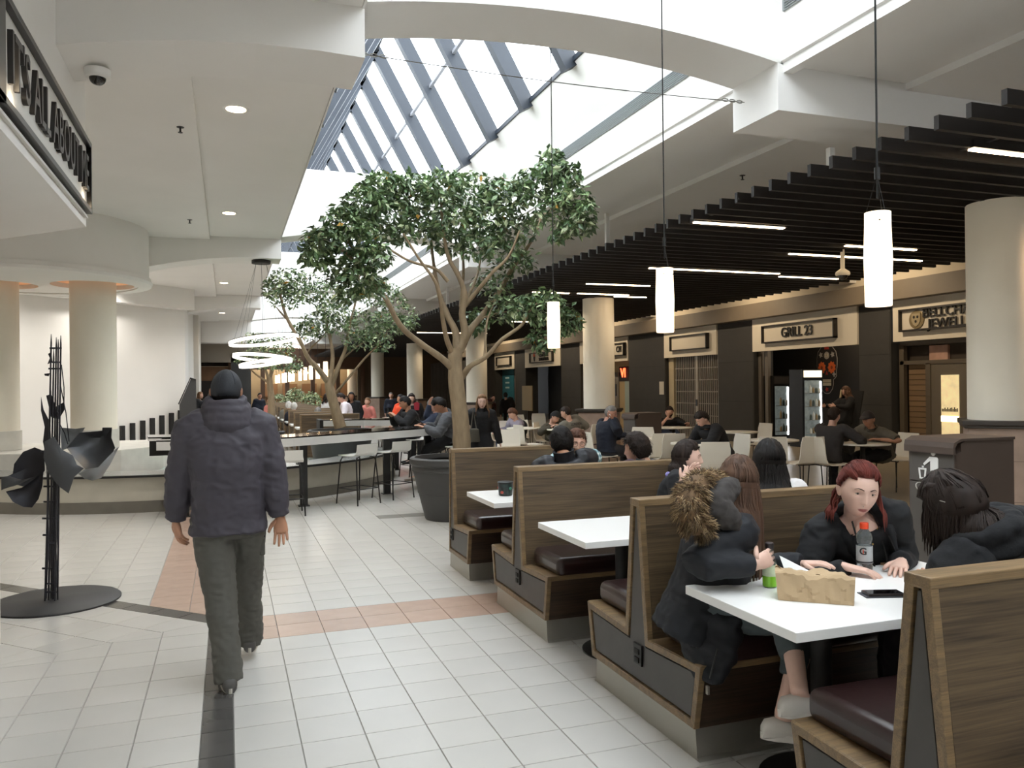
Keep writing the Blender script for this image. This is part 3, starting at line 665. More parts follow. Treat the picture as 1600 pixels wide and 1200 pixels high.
# farther fronts and the far end
for i, (y0_, y1, c) in enumerate(((42.2,45,'#8d7a58'),(47.5,50,'#6d5a40'))):
    t = thing('far_shop', ('tan panelled far shop front between dark pillars, nearer', 'brown far shop front next to the end wall')[i], 'shop front', (XS+.1, 0, 0))
    for k in range(3):
        w = (y1-y0_)/3; MB().box(0,.1,y0_+k*w+.03,y0_+(k+1)*w-.03,0,3.2).build('panel', M('far_panel_%d' % i, c, .7, rnd=.12), t)
t = thing('far_cafe', 'warm lit cafe front closing the far end, tan walls and shelves', 'shop front', (0, 50, 0))
tan = M('cafe_tan', '#a08c6c', .8, var=.1, vs=1.5); brown = M('cafe_brown', '#4d3522', .7)
for x0, x1, z0, z1 in ((-.6,8.0,2.75,4.0),):
    MB().box(x0,x1,-.1,.0,z0,z1).build('header', brown, t)
MB().box(-1,8.4,3.0,3.1,0,4).build('back_wall', tan, t)
for x in (.9,2.0,3.4,4.9,6.4,7.9): MB().box(x-.12,x+.12,-.1,.25,0,2.8).build('post', brown, t)
for k in range(5):
    MB().box(2.1+k*1.2,3.0+k*1.2,2.7,2.95,1.1,1.9).build('wall_panel', M('cafe_panel', '#7a5a3c', .7, rnd=.2), t)
MB().box(2.4,6.6,.9,1.5,0,1.05).build('counter', M('cafe_counter', '#9a5a2c', .5), t)
for k in range(4):
    s = MB().box(-.5,.85,1.5,1.9,.4+k*.5,.45+k*.5).build('shelf', brown, t)
    for j in range(6): MB().box(-.45+j*.21,-.3+j*.21,1.48,1.8,.45+k*.5,.62+k*.5+.12*random.random()).build('goods', M('goods_%d' % (j%3), ('#8a7350','#b59a6a','#5a4a34')[j%3], .7), s)
for x in (.35,.65,.95,4.6,5.3,6.0): MB().sphere((x,.5,2.55),.06,8,6).build('spot_bulb', M('bulb_warm', '#ffd9a8', .4, emit=25, ecol='#ffcf94'), t)
for x in (0, 3, 6): lamp('cafe_lamp', 'POINT', (x, 51.6, 3.3), 70, (1,.86,.66), .3)
struct('wall_cafe', MB().box(-6,14,53.2,53.4,0,4.2).box(-1.2,-1.0,50,53.2,0,4).box(8.4,8.5,50,53.2,0,4), M('cafe_wall', '#84705a', .8))
# dark front at the left end with timber panel
struct('wall_left_end', MB().box(-4,.05,33.6,33.9,0,3.4), M('end_dark', '#2a2320', .8))
struct('trim_end_band', MB().box(-4,1.3,33.0,33.6,2.65,3.36), M('band_taupe', '#8d8478', .8))
t = thing('timber_header', 'brown timber panel over the dark shop opening at far left', 'panel', (-1.2, 33.5, 1.95)); MB().box(0,1.25,0,.08,0,.55).build('board', M('timber', '#6b4a2c', .6, var=.15, vs=3), t); MB().box(0,1.25,-.01,.0,.54,.56).build('edge', M('pale_edge', '#b5a58a', .6), t)
t = thing('dark_pier', 'dark grey square pier at the far left end', 'pier', (.5, 33.0, 0)); MB().box(-.35,.38,0,.6,0,3.0).build('pier_shaft', M('pier_dark', '#2e2e2d', .7), t); MB().box(-.37,.4,-.02,.62,0,.12).build('plinth', BLACKM, t)
t = thing('slatted_screen', 'dark vertical slat screen between the far columns', 'screen', (10.6, 39.0, 0))
for k in range(16): MB().box(0,.06,k*.28,k*.28+.12,0,2.9).build('slat', M('screen_slat', '#3a3027', .7), t)
MB().box(.1,.15,0,4.4,0,2.9).build('backing', BLACKM, t)
# ================================================================== BOOTHS AND TABLES
def offset_poly(poly, d):
    n = len(poly); A = sum(poly[i][0]*poly[(i+1)%n][1]-poly[(i+1)%n][0]*poly[i][1] for i in range(n)); s = 1 if A > 0 else -1; out = []
    for i in range(n):
        p0, p1, p2 = Vector(poly[i-1]), Vector(poly[i]), Vector(poly[(i+1)%n])
        a, b = (p1-p0).normalized(), (p2-p1).normalized()
        na, nb = Vector((-a.y, a.x))*s, Vector((-b.y, b.x))*s
        m_ = (na+nb); l = m_.length; m_ = m_/l if l > 1e-6 else na
        k = d/max(.35, m_.dot(na)); out.append((p1.x+m_.x*k, p1.y+m_.y*k))
    return out
BL = 1.25
def booth(name, lab, x, y, single=0, group=None):
    """back to back settle; single=+1 keeps only the seat towards -y, -1 only the one towards +y"""
    t = thing(name, lab, 'booth', (x, y, 0), 0, group)
    right = [(.51,.14),(.565,.425),(.115,.405),(.045,1.06)]; left = [(-p[0], p[1]) for p in reversed(right)]
    if single == 1: right = [(.075,.14),(.045,1.06)]
    if single == -1: left = [(-.045,1.06),(-.075,.14)]
    out = right+left
    inn = offset_poly(out, .034); rev = offset_poly(out, .043)
    # back rest, seat boxes
    bk = MB()
    lo_r = (.115,.405) if single != 1 else (.07,.30); lo_l = (-.115,.405) if single != -1 else (-.07,.30)
    MB().prism([(lo_r[0]+.012,.14),lo_r,(.045,1.045),(-.045,1.045),lo_l,(lo_l[0]-.012,.14)], .03, BL-.03, 'x').build('backrest', OAK, t)
    MB().prism([(.049,1.03),(.047,1.064),(-.047,1.064),(-.049,1.03)], -.002, BL+.002, 'x').build('top_rail', OAKE, t, bevel=.004)
    for s in (1, -1):
        if single == s: continue
        MB().prism([(.115*s,.14),(.505*s,.14),(.555*s,.395),(.115*s,.39)], .03, BL-.03, 'x').build('seat_box', OAKD, t)
        MB().prism([(.115*s,.39),(.558*s,.395),(.566*s,.428),(.112*s,.408)], .004, BL-.004, 'x').build('seat_deck', OAKE, t, bevel=.004)
        c = MB(); n = 5; y0_, y1 = .128*s, .575*s
        c.box(.07, BL-.06, min(y0_,y1), max(y0_,y1), .415, .535)
        o = c.build('cushion', VINYL, t, smooth=60); b = o.modifiers.new('pad', 'BEVEL'); b.width = .042; b.segments = 5
    for e, sx in ((0, 1), (BL, -1)):
        a, b = sorted((e, e+sx*.03))
        fr = MB()    # wooden edge band around the end
        nn = len(out)
        for h in (a, b): fr.v += [(h, p[0], p[1]) for p in out]+[(h, p[0], p[1]) for p in inn]
        for i in range(nn):
            j = (i+1) % nn
            fr.f += [[i,j,nn+j,nn+i], [2*nn+i,2*nn+j,3*nn+j,3*nn+i], [i,j,2*nn+j,2*nn+i], [nn+i,nn+j,3*nn+j,3*nn+i]]; fr.mi += [0]*4
        fr.build('end_frame', OAKE, t, bevel=.003)
        MB().prism(inn, *sorted((e+sx*.022, e+sx*.03)), 'x').build('gap_shade', BLACKM, t)  # black sheet behind the gap, stands in for the shade there
        MB().prism(rev, *sorted((e+sx*.007, e+sx*.023)), 'x').build('end_panel', PANEL, t, bevel=.002)
    yb0, yb1 = (-.49 if single != -1 else -.1), (.49 if single != 1 else .1)
    MB().prism([(yb0-.03,0),(yb1+.03,0),(yb1+.012,.012),(yb1,.14),(yb0,.14),(yb0-.012,.012)], .02, BL-.02, 'x').build('kickplate', STEEL, t)
    if single >= 0:
        o = MB().box(-.004,.008,-.055,.025,.26,.36).build('power_outlet', BLACK, t, bevel=.002)
        for dz in (.285,.325): MB().box(-.009,-.003,-.035,.005,dz-.012,dz+.012).build('socket', BLACKM, o)
    return t
booth('booth_settle', 'nearest oak booth settle, cut by the lower right corner', 1.87, 1.80)
booth('booth_settle', 'oak booth settle behind the woman in the fur trimmed parka', 1.87, 3.505)
booth('booth_settle', 'oak booth settle behind the woman in the lilac scarf', 1.87, 5.22)
booth('booth_settle', 'single sided oak booth settle beside the nearest plant pot', 1.87, 6.95, 1)
def booth_table(lab, y, x=1.86, w=1.3, d=.36, group=None):
    t = thing('booth_table', lab, 'table', (x, y, 0), 0, group)
    MB().box(0, w, -d, d, .712, .75).build('tabletop', WHITE_LAM, t, bevel=.003)
    for px in (.41, .95):
        MB().lathe([(.042,.02),(.042,.69)], 20, (px,0,0)).build('post', BLACKM, t, smooth=40)
        MB().lathe([(.25,0),(.25,.008),(.23,.018),(.05,.028),(.04,.03)], 36, (px,0,0)).build('base_disc', BLACK, t, smooth=40)
        MB().box(px-.15,px+.15,-.2,.2,.69,.712).build('bracket', BLACK, t)
booth_table('white booth table holding the paper bag and bottles', 2.675)
booth_table('empty white booth table between the second and third settles', 4.425)
booth_table('white booth table with the dark patterned tub', 6.04)
# far row
fb = booth('booth_settle', 'end settle of the far booth row, its wide dark back towards the viewer', 1.45, 17.6, -1)
prev = None
for k in range(1, 10):
    g = 'settles of the far booth row'; lab = '%s oak booth settle from the front in the distant row' % ORD[k]
    if prev is None: prev = booth('booth_settle', lab, 1.45, 17.6+1.72, 0, g)
    else:
        c = copy_tree(prev); c.location = (1.45, 17.6+1.72*k, 0); c['label'] = lab
bt0 = None
for k in range(10):
    if bt0 is None:
        booth_table('first white table from the front in the distant booth row', 17.6+.86, 1.43, 1.3, .34, 'tables of the far booth row'); bt0 = [o for o in COL.objects if o.name.startswith('booth_table') and not o.parent][-1]
        for o in COL.objects:
            if o.name.startswith('booth_table') and not o.parent and abs(o.location.y-18.46) < .01: bt0 = o
    else:
        c = copy_tree(bt0); c.location = (1.43, 18.46+1.72*k, 0); c['label'] = '%s white table from the front in the distant booth row' % ORD[k]
# ================================================================== WHITE CHAIRS AND ROUND TABLES
def chair_shell():
    prof = [(.02,.455),(-.0,.46),(.10,.452),(.22,.445),(.33,.45),(.39,.475),(.42,.53),(.435,.62),(.45,.75),(.465,.85)]
    prof = [(p[0],p[1]) for p in prof[1:]]; mb = MB(); th = .014; rings = []
    for i, (y, z) in enumerate(prof):
        a = prof[max(i-1,0)]; b = prof[min(i+1,len(prof)-1)]; d = Vector((b[0]-a[0], b[1]-a[1])).normalized(); nx = Vector((-d.y, d.x))*th
        w = .205 if i > 4 else .215-.01*(i == 0)
        if i == len(prof)-1: w = .185
        rings.append([(-w,-y,z),(w,-y,z),(w,-(y+nx.x),z+nx.y),(-w,-(y+nx.x),z+nx.y)])
    mb.loft(rings); return mb.mesh('shell', WHITE_CHAIR, 35)
SHELL = chair_shell()
def legs_mesh(h, sp=.19):
    pass
_cl = []
for sx in (-1, 1):
    for fy in (1, -1):
        _cl.append(MB().tube([(sx*.16, -.2+fy*.13, .445), (sx*.185, -.2+fy*.19, .43), (sx*.2, -.2+fy*.22, 0)], .009, 6).mesh('leg', BLACK, 60))
_cf = MB().tube([(-.16,-.07,.44),(.16,-.07,.44)], .008, 6).tube([(-.16,-.33,.44),(.16,-.33,.44)], .008, 6).mesh('seat_frame', BLACK, 60)
def chair(x, y, head, lab, grp='white cafe chairs in the seating area'):
    """head: compass of the sitter, 0 = away from the camera, 90 = to the right; origin under the front edge of the seat"""
    t = thing('cafe_chair', lab, 'chair', (x, y, 0), R_(-head), grp)
    for nm, me in [('shell', SHELL), ('seat_frame', _cf)]+[('leg', l) for l in _cl]:
        o = bpy.data.objects.new(nm, me); COL.objects.link(o); o.parent = t
        if nm: o.location = (0, .21, 0)
    return t
TOPW = M('tabletop_cream', '#e9e2d4', .3)
def round_table(x, y, lab, r=.38):
    t = thing('round_table', lab, 'table', (x, y, 0), 0, 'round cafe tables')
    MB().lathe([(r-.004,.715),(r,.72),(r,.737),(r-.004,.74)], 40).build('tabletop', TOPW, t, smooth=40)
    MB().lathe([(.035,.02),(.035,.715)], 16).build('post', BLACKM, t, smooth=40)
    MB().lathe([(.23,0),(.23,.008),(.05,.03)], 28).build('base_disc', BLACK, t, smooth=40)
    return t
round_table(5.9, 15.9, 'round cream table in front of the man in the lavender hoodie')
round_table(6.45, 15.0, 'round cream table between the beanie man and the grey sweater man')
round_table(6.5, 11.85, 'round cream table at the elbow of the man on the phone')
round_table(8.65, 14.5, 'round cream table of the bearded man eating')
round_table(6.62, 10.45, 'round cream table of the young man in the black hoodie')
round_table(8.85, 12.6, 'empty round cream table before the dark pillar, centre right')
round_table(8.05, 10.5, 'empty round cream table in front of the drinks fridges')
round_table(8.72, 9.35, 'round cream table shared by the man in the cap')
round_table(4.0, 21.6, 'distant white table left of the orange vest'); round_table(4.5, 19.2, 'distant white table behind the man in black at the rear bar')
for x, y, h, lab in (
 (5.45,16.3,90,'white chair facing right, just right of the woman in the long black coat'),(5.85,16.6,180,'white chair facing the viewer behind the table of the lavender hoodie'),
 (5.62,14.9,80,'white chair seen edge on, left of the beanie man\'s table'),(6.15,16.9,200,'cream chair facing the viewer behind the beanie man\'s table'),
 (7.3,20.0,180,'cream chair back before the dark shawarma shop, left'),(8.15,20.6,180,'cream chair back before the dark shawarma shop, right'),
 (5.8,12.0,95,'chair under the man on the phone'),(6.95,12.75,215,'cream chair facing the viewer, right of the maroon sweater man'),(6.55,11.2,0,'white chair seen from the side behind the maroon sweater man'),
 (6.5,11.35,10,'cream chair back in front of the young man in the black hoodie') ,(6.15,9.35,20,'bright white chair back between the scarf woman and the parka woman'),
 (7.2,10.45,270,'cream chair under the young man in the black hoodie'),(9.55,13.0,268,'cream chair facing left beside the empty table at centre right'),
 (7.5,9.85,30,'narrow cream chair back left of the table in front of the fridges'),(7.85,9.6,0,'broad cream chair back just left of the man seen from behind'),
 (8.1,9.35,90,'chair under the man seen from behind'),(9.45,9.45,268,'white chair under the man in the cap'),(9.1,15.3,190,'chair under the bearded man eating'),
 (6.75,14.6,330,'chair under the man in the grey sweater'),(6.35,15.75,130,'chair under the beanie man'),(6.0,17.1,270,'chair under the man in the lavender hoodie'),
 (3.6,21.4,90,'distant white chair left of the orange vest, nearer the trunk'),(3.95,20.9,0,'distant white chair back left of the orange vest'),(4.4,21.7,270,'distant white chair facing left at the far table'),(4.95,18.6,300,'distant white chair behind the seated man in black'),
 (4.0,13.3,70,'white chair to the right of the nearest tree trunk'),(4.6,13.2,200,'cream chair behind the woman in the long black coat')):
    chair(x, y, h, lab)
# ================================================================== BAR, STOOLS, FOUNTAIN
FM = M('fountain_stone', '#bdb7a8', .5, var=.07, vs=4, bump=.03); FD = M('fountain_rim', '#7f807c', .22, var=.1, vs=6)
FC, FR = Vector((-.75, 15.35)), 3.75
def arc_pts(r, a0, a1, n): return [(FC.x+r*math.cos(a0+(a1-a0)*i/n), FC.y+r*math.sin(a0+(a1-a0)*i/n)) for i in range(n+1)]
A0_, A1_ = R_(172), R_(354)
def ring_wall(mb, r0, r1, z0, z1, n=96):
    mb.loft([[(FC.x+rr*math.cos(A0_+(A1_-A0_)*j/n), FC.y+rr*math.sin(A0_+(A1_-A0_)*j/n), zz) for rr, zz in ((r0,z0),(r1,z0),(r1,z1),(r0,z1))] for j in range(n+1)]); return mb
def ring_wall_full(mb, r0, r1, z0, z1, n=96):
    rings = []
    for (rr, zz) in ((r0,z0),(r1,z0),(r1,z1),(r0,z1)): rings.append([(FC.x+rr*math.cos(2*math.pi*j/n), FC.y+rr*math.sin(2*math.pi*j/n), zz) for j in range(n)])
    for rg in rings: pass
    o = len(mb.v)
    for rg in rings: mb.v += rg
    for k in range(4):
        for j in range(n):
            j2 = (j+1)%n; k2 = (k+1)%4; mb.f.append([o+k*n+j, o+k*n+j2, o+k2*n+j2, o+k2*n+j]); mb.mi.append(0)
    return mb
f = thing('fountain', 'round stone fountain with dark rim beneath the curved bar', 'fountain', (0, 0, 0))
ring_wall(MB(), FR-.42, FR-.06, 0, .47).build('basin_wall', FM, f, smooth=40)
ring_wall(MB(), FR-.44, FR-.04, 0, .15).build('plinth', M('fountain_plinth', '#6f6a60', .6, var=.1, vs=5), f, smooth=40)
ring_wall(MB(), FR-.62, FR+.0, .47, .50).build('rim', FD, f, smooth=40)
ring_wall(MB(), FR-.0, FR+.004, .465, .492).build('rim_edge', BLACKM, f, smooth=40)
MB().prism([(-.9,15.0)]+[(FC.x+(FR-.45)*math.cos(a), FC.y+(FR-.45)*math.sin(a)) for a in [R_(262+i*92/30) for i in range(31)]], .34, .36).build('water', M('water', '#a8bdb8', .05, spec=.6, bump=.02, bs=20), f, smooth=40)
# upper stone bench behind (under the left columns)
fb_ = thing('stone_bench', 'tall pale stone bench curving below the left columns', 'bench', (0,0,0))
MB().prism([(-5.6,14.2),(-3.9,13.75),(-2.6,13.55),(-1.55,13.7),(-1.0,14.4),(-.95,15.4),(-1.3,16.2),(-5.6,16.2)], 0, .70).build('bench_block', MARBLE_G, fb_, bevel=.01)
# bar
BT = M('bar_top_black', '#0f0f10', .06, coat=.3); BA = M('bar_apron', '#d5d3cf', .45)
def barseg(lab, outer, inner, z=.985, ap=.125, posts=(), apron_in=False, end_panel=None):
    t = thing('bar_counter', lab, 'counter', (0,0,0))
    poly = outer+list(reversed(inner))
    MB().prism(poly, z-.018, z).build('top', BT, t)
    def apr(line, nm):
        mb = MB(); n = len(line); cen = Vector((sum(p[0] for p in poly)/len(poly), sum(p[1] for p in poly)/len(poly)))
        offs = [((Vector(p)-cen).normalized()) for p in line]
        rings = [[(p[0],p[1],z-ap),(p[0],p[1],z-.018),(p[0]-o.x*.03,p[1]-o.y*.03,z-.018),(p[0]-o.x*.03,p[1]-o.y*.03,z-ap)] for p, o in zip(line, offs)]
        mb.loft(rings); mb.build(nm, BA, t)
    apr(outer, 'apron'); apr(inner, 'apron')
    for e in (0, -1): MB().prism([outer[e], inner[e], (inner[e][0]+.02*(1 if e==0 else -1), inner[e][1]), (outer[e][0]+.02*(1 if e==0 else -1), outer[e][1])], z-ap, z-.018).build('end_apron', BA, t)
    for (x, y) in posts:
        MB().box(x-.05,x+.05,y-.05,y+.05,.012,z-.018).build('post', BLACK, t); MB().box(x-.075,x+.075,y-.075,y+.075,0,.012).build('foot_plate', BLACK, t)
    if end_panel: MB().box(*end_panel).build('end_panel', BLACKM, t)
    return t
def spl(pts, n=6):
    out = []
    P = [Vector(p) for p in pts]; P = [2*P[0]-P[1]]+P+[2*P[-1]-P[-2]]
    for i in range(1, len(P)-2):
        for k in range(n):
            t = k/n; a,b,c,d = P[i-1],P[i],P[i+1],P[i+2]
            out.append(tuple(.5*((2*b)+(c-a)*t+(2*a-5*b+4*c-d)*t*t+(3*b-a-3*c+d)*t**3)))
    out.append(tuple(P[-2])); return out
outer = spl([(-.84,10.95),(-.2,10.80),(.6,10.80),(1.24,11.15),(1.85,11.55),(2.7,12.1),(3.3,12.55)])
inner = spl([(-.8,11.38),(-.1,11.38),(.55,11.42),(1.0,11.72),(1.55,12.1),(2.4,12.65),(3.0,13.1)])
barseg('long curved bar counter with black glossy top and white apron', outer, inner, posts=((-.52,11.05),(.98,11.4),(2.28,12.2),(3.05,12.75)))
barseg('short rear bar counter with black end panel left of the man on his phone', [(1.75,15.9),(2.5,15.75),(3.2,15.3)], [(1.75,16.5),(2.6,16.4),(3.5,15.8)], z=1.0, end_panel=(1.68,1.75,15.9,16.5,.0,1.0), posts=((3.1,15.6),))
barseg('black topped bar end behind the walking man, left', [(-.98,11.5),(-.7,11.42),(-.2,11.4)], [(-1.05,12.15),(-.7,12.05),(-.2,12.0)], z=1.0, ap=.05, end_panel=(-.97,-.5,11.55,11.6,.75,.97), posts=((-.3,11.75),))
BS = M('stool_white', '#e6e4de', .4)
def stool(x, y, head, lab):
    t = thing('bar_stool', lab, 'stool', (x, y, 0), R_(-head), 'white bar stools at the curved bar')
    prof = [(.2,.672),(.1,.668),(-.06,.668),(-.14,.675),(-.18,.70),(-.195,.75),(-.205,.83)]; rings = []
    for i, (yy, zz) in enumerate(prof):
        w = .19 if i < 5 else .18; rings.append([(-w,yy,zz),(w,yy,zz),(w,yy-(.012 if i > 3 else 0),zz+(.014 if i <= 3 else .006)),(-w,yy-(.012 if i > 3 else 0),zz+(.014 if i <= 3 else .006))])
    MB().loft(rings).build('seat_shell', BS, t, smooth=35)
    for sx in (-1, 1):
        for sy in (-1, 1):
            MB().tube([(sx*.10,sy*.13,.655),(sx*.15,sy*.16,.65),(sx*.17,sy*.175,.6),(sx*.2,sy*.235,0)], .010, 6).build('leg', BLACK, t, smooth=60)
    r = MB(); z = .22; q = .19; d = .215
    for a, b in (((-q,-d),(q,-d)),((q,-d),(q,d)),((q,d),(-q,d)),((-q,d),(-q,-d))): r.tube([(*a,z),(*b,z)], .007, 6)
    r.build('foot_ring', BLACK, t)
stool(.72, 10.72, 0, 'white bar stool half hidden by the walking man\'s arm')
stool(1.72, 11.35, 330, 'white bar stool right of the first black post, its back to the viewer')
stool(2.28, 11.72, 330, 'white bar stool straddling the second black post')
stool(3.45, 12.3, 290, 'white bar stool under the man in the grey jacket')
# ================================================================== SCULPTURE
SM = M('sculpture_iron', '#34343a', .5, metal=.35, var=.12, vs=8); SM2 = M('sculpture_plate', '#4a4b4e', .42, metal=.3, var=.08, vs=4)
t = thing('sculpture', 'abstract black metal sculpture of rods and curled plates on a disc', 'sculpture', (-1.25, 7.0, 0))
MB().lathe([(.45,0),(.45,.012),(.44,.02)], 56).build('base_disc', M('sculpture_base', '#2d2d2e', .55, var=.1), t, smooth=40)
rng = random.Random(3)
def sp(x, y, dy=0): # pixel on the sculpture's own plane, in local coordinates
    p = at(x, y, Y=7.0+dy); return p - Vector((-1.25, 7.0, 0))
for i, (xb, xt, yt) in enumerate(((70,80,522),(76,84,545),(82,88,527),(86,91,530),(90,95,524),(72,79,600),(80,82,640),(84,90,610))):
    dy = rng.uniform(-.05,.05); b = sp(xb, 948 if i % 2 else 930, dy); b.z = .015
    MB().tube([b, sp((xb+xt)/2+rng.uniform(-1,1), 760, dy), sp(xt, yt+14, dy), sp(xt, yt, dy)], [.0065,.0065,.006,.002], 6).build('rod', SM, t, smooth=60)
for i in range(9):
    x = 66+rng.random()*26; dy = rng.uniform(-.07,.07)
    MB().tube([sp(x,938-rng.random()*30,dy), sp(x+rng.uniform(-3,3),840,dy), sp(x+rng.uniform(-2,2),740-rng.random()*60,dy)], .003, 5).build('thin_rod', SM, t)
for y, x0, x1 in ((544,78,96),(566,77,95),(576,76,96),(705,64,92),(760,68,90),(784,68,90),(810,66,90),(836,67,88),(848,76,88),(888,66,84),(912,72,88),(925,70,90)):
    MB().bar(sp(x0,y,-.03), sp(x1,y,.02), .012, .014).build('cross_tie', SM, t)
def plate(px, nm, thick=.006, curl=0, dy0=0, mt=None, dys=None):
    """cut sheet: outline points with their own depths, fanned from the centre"""
    n = len(px); ds = dys or [dy0]*n
    P = [sp(x, y, d) for (x, y), d in zip(px, ds)]; c = sum(P, Vector())/n + Vector((0, curl, 0))
    mid = [(p+c)/2+Vector((0, curl*.35, 0)) for p in P]
    mb = MB(); off = Vector((0, thick, 0)); V_ = P+mid+[c]; V2 = [v+off for v in V_]; N_ = len(V_); F = []
    for i in range(n):
        j = (i+1) % n
        F += [[i,j,n+j,n+i],[n+i,n+j,2*n],[N_+j,N_+i,N_+n+i,N_+n+j],[N_+n+j,N_+n+i,N_+2*n],[i,j,N_+j,N_+i]]
    mb.add(V_+V2, F); return mb.build(nm, mt or SM2, t, smooth=50)
plate([(70,690),(84,682),(96,702),(114,712),(120,726),(131,732),(116,745),(107,771),(92,760),(75,738),(68,715)], 'plate', curl=-.02, dy0=-.16)
plate([(20,740),(22,725),(36,706),(54,699),(69,705),(70,735),(60,752),(36,760),(24,757),(12,744)], 'plate', curl=.05, dy0=.02, mt=SM)
plate([(9,768),(34,762),(52,750),(68,736),(66,760),(60,780),(50,793),(36,792),(20,784)], 'plate', curl=.06, dy0=-.02, mt=SM)
plate([(2,745),(14,744),(34,750),(54,745),(30,757),(12,762),(2,766)], 'plate', curl=-.02, dy0=-.2)
plate([(104,700),(124,676),(160,673),(160,668),(175,668),(174,684),(180,700),(170,717),(152,731),(133,733),(116,715)], 'plate', curl=.12, dy0=-.02, dys=[-.05,0,.02,.02,.0,-.02,-.06,-.1,-.12,-.12,-.1])
plate([(122,740),(133,733),(152,731),(170,717),(180,702),(186,698),(172,726),(158,747),(144,751),(132,748)], 'plate', curl=-.05, dy0=-.14, mt=M('sculpture_light', '#8d8f90', .35, metal=.4))
plate([(94,668),(118,670),(133,668),(120,690),(108,700),(96,704)], 'plate', curl=.03, dy0=.1, mt=MATS['sculpture_light'])
plate([(64,620),(68,640),(78,660),(80,690),(70,705),(67,690),(70,668),(64,642)], 'plate', curl=.0, dy0=.04, mt=SM)
plate([(72,618),(80,616),(84,640),(100,628),(101,640),(92,655),(80,652)], 'plate', curl=.0, dy0=.06, mt=SM)
plate([(75,553),(80,550),(82,566),(74,569),(78,560)], 'plate', dy0=.0, mt=SM)
plate([(69,584),(78,583),(76,588),(70,587)], 'plate', dy0=.0, mt=SM)
for a, b in (((94,600),(108,690)),((96,570),(100,640)),((92,660),(106,694))): MB().tube([sp(*a,.03), sp((a[0]+b[0])/2+2,(a[1]+b[1])/2,.05), sp(*b,.03)], .004, 5).build('wire', SM, t)
# ================================================================== STAIR RAIL ON THE OBLIQUE WALL
for i, (x, yt, yb) in enumerate(((190,665,701),(206,661,701),(222,657,700),(237,653,699),(252,649,699),(267,645,698),(281,641,697))):
    # meet of the sight line with the oblique wall face
    d = at(x, 680, Y=1.0); r = d.x/1.0
    Yw = (22.0+1.0)/(1-r); X_ = r*Yw
    zt, zb = at(x, yt, Y=Yw).z, at(x, yb, Y=Yw).z
    t = thing('wall_bar', 'black upright bar on the pale wall, %s from the left of the stepped row' % ('first','second','third','fourth','fifth','sixth','seventh')[i], 'wall bar', (X_, Yw-.02, 0), R_(45), 'stepped row of black wall bars')
    MB().box(-.055,.055,-.06,-.0,zb,zt).build('plate', BLACKM, t); MB().box(-.045,.045,-.0,.05,zb+.05,zt-.05).build('bracket', BLACK, t)
t = thing('stair_end_panel', 'dark sloped balustrade panel at the right end of the oblique wall', 'panel', (-.82, 21.2, 0))
MB().prism([(-.28,.3),(.1,.3),(.1,1.83),(-.02,1.87),(-.28,1.25)], 0, .06, 'y').build('panel', M('balustrade_dark', '#3a3a3a', .6), t, bevel=.005)
MB().prism([(-.29,1.25),(-.03,1.87),(.1,1.83),(.1,1.87),(-.03,1.91),(-.31,1.27)], -.02, .08, 'y').build('handrail', BLACK, t)
MB().box(-.2,.05,.0,.06,0,.3).build('stand', BLACK, t)
# ================================================================== WASTE STATIONS
BN = M('bin_brown', '#4d4038', .55, var=.04); BN2 = M('bin_grey', '#55504c', .5, var=.04)
def bin_unit(lab, x, y, rz, w, d, h, icon=True):
    t = thing('waste_bin', lab, 'bin', (x, y, 0), R_(rz))
    MB().prism([(0,.02),(d,.02),(d,h),(.1,h),(.05,h-.02),(.05,h-.08),(0,h-.10)], 0, w, 'x').build('cabinet', BN, t)  # x = width, y = depth
    MB().box(.015,w-.015,-.012,.0,.05,h-.345).build('door', BN2, t, bevel=.004)
    fl = MB().box(.015,w-.015,-.012,.03,h-.335,h-.10).build('flap', BN2, t, bevel=.004)
    hood = MB(); hood.prism([(-.02,h-.10),(-.02,h-.05),(.0,h-.015),(.05,h),(d,h),(d,h+.02),(.04,h+.02),(-.03,h-.01),(-.04,h-.05),(-.04,h-.10)], -.012, w+.012, 'x').build('hood', BN, t)
    MB().box(.02,w-.02,.02,d-.02,0,.03).build('plinth', BLACKM, t)
    if icon:
        ic = M('icon_white', '#e8e6e2', .5); cx = w*.56; z = h-.205; yy = -.017
        def pl(poly, nm): MB().prism([(cx+p[0]*1.15, z+p[1]*1.15) for p in poly], yy, -.011, 'y').build(nm, ic, fl)
        pl([(.018*math.cos(i*math.pi/7), .088+.018*math.sin(i*math.pi/7)) for i in range(14)], 'icon_head')
        pl([(-.03,.062),(.032,.062),(.04,.05),(.04,-.02),(.026,-.02),(.026,-.105),(.006,-.105),(.006,-.03),(-.004,-.03),(-.004,-.105),(-.024,-.105),(-.024,.035)], 'icon_body')
        pl([(-.03,.062),(-.024,.035),(-.075,.0),(-.083,.012)], 'icon_arm')
        pl([(-.125,-.02),(-.06,-.02),(-.06,-.032),(-.125,-.032)], 'icon_bin_rim'); pl([(-.125,-.032),(-.113,-.032),(-.107,-.085),(-.116,-.095)], 'icon_bin_side'); pl([(-.072,-.032),(-.06,-.032),(-.069,-.095),(-.078,-.085)], 'icon_bin_side'); pl([(-.116,-.095),(-.107,-.085),(-.078,-.085),(-.069,-.095)], 'icon_bin_base'); pl([(-.095,-.005),(-.082,-.005),(-.082,-.017),(-.095,-.017)], 'icon_litter')
    return t
bin_unit('brown waste station with white litter symbol behind the red haired woman', 5.24, 5.11, -90, .45, .60, 1.16)
bin_unit('plain brown waste station beside the column behind the man on the phone', 7.3, 14.1, -90, .5, .55, 1.06, False)
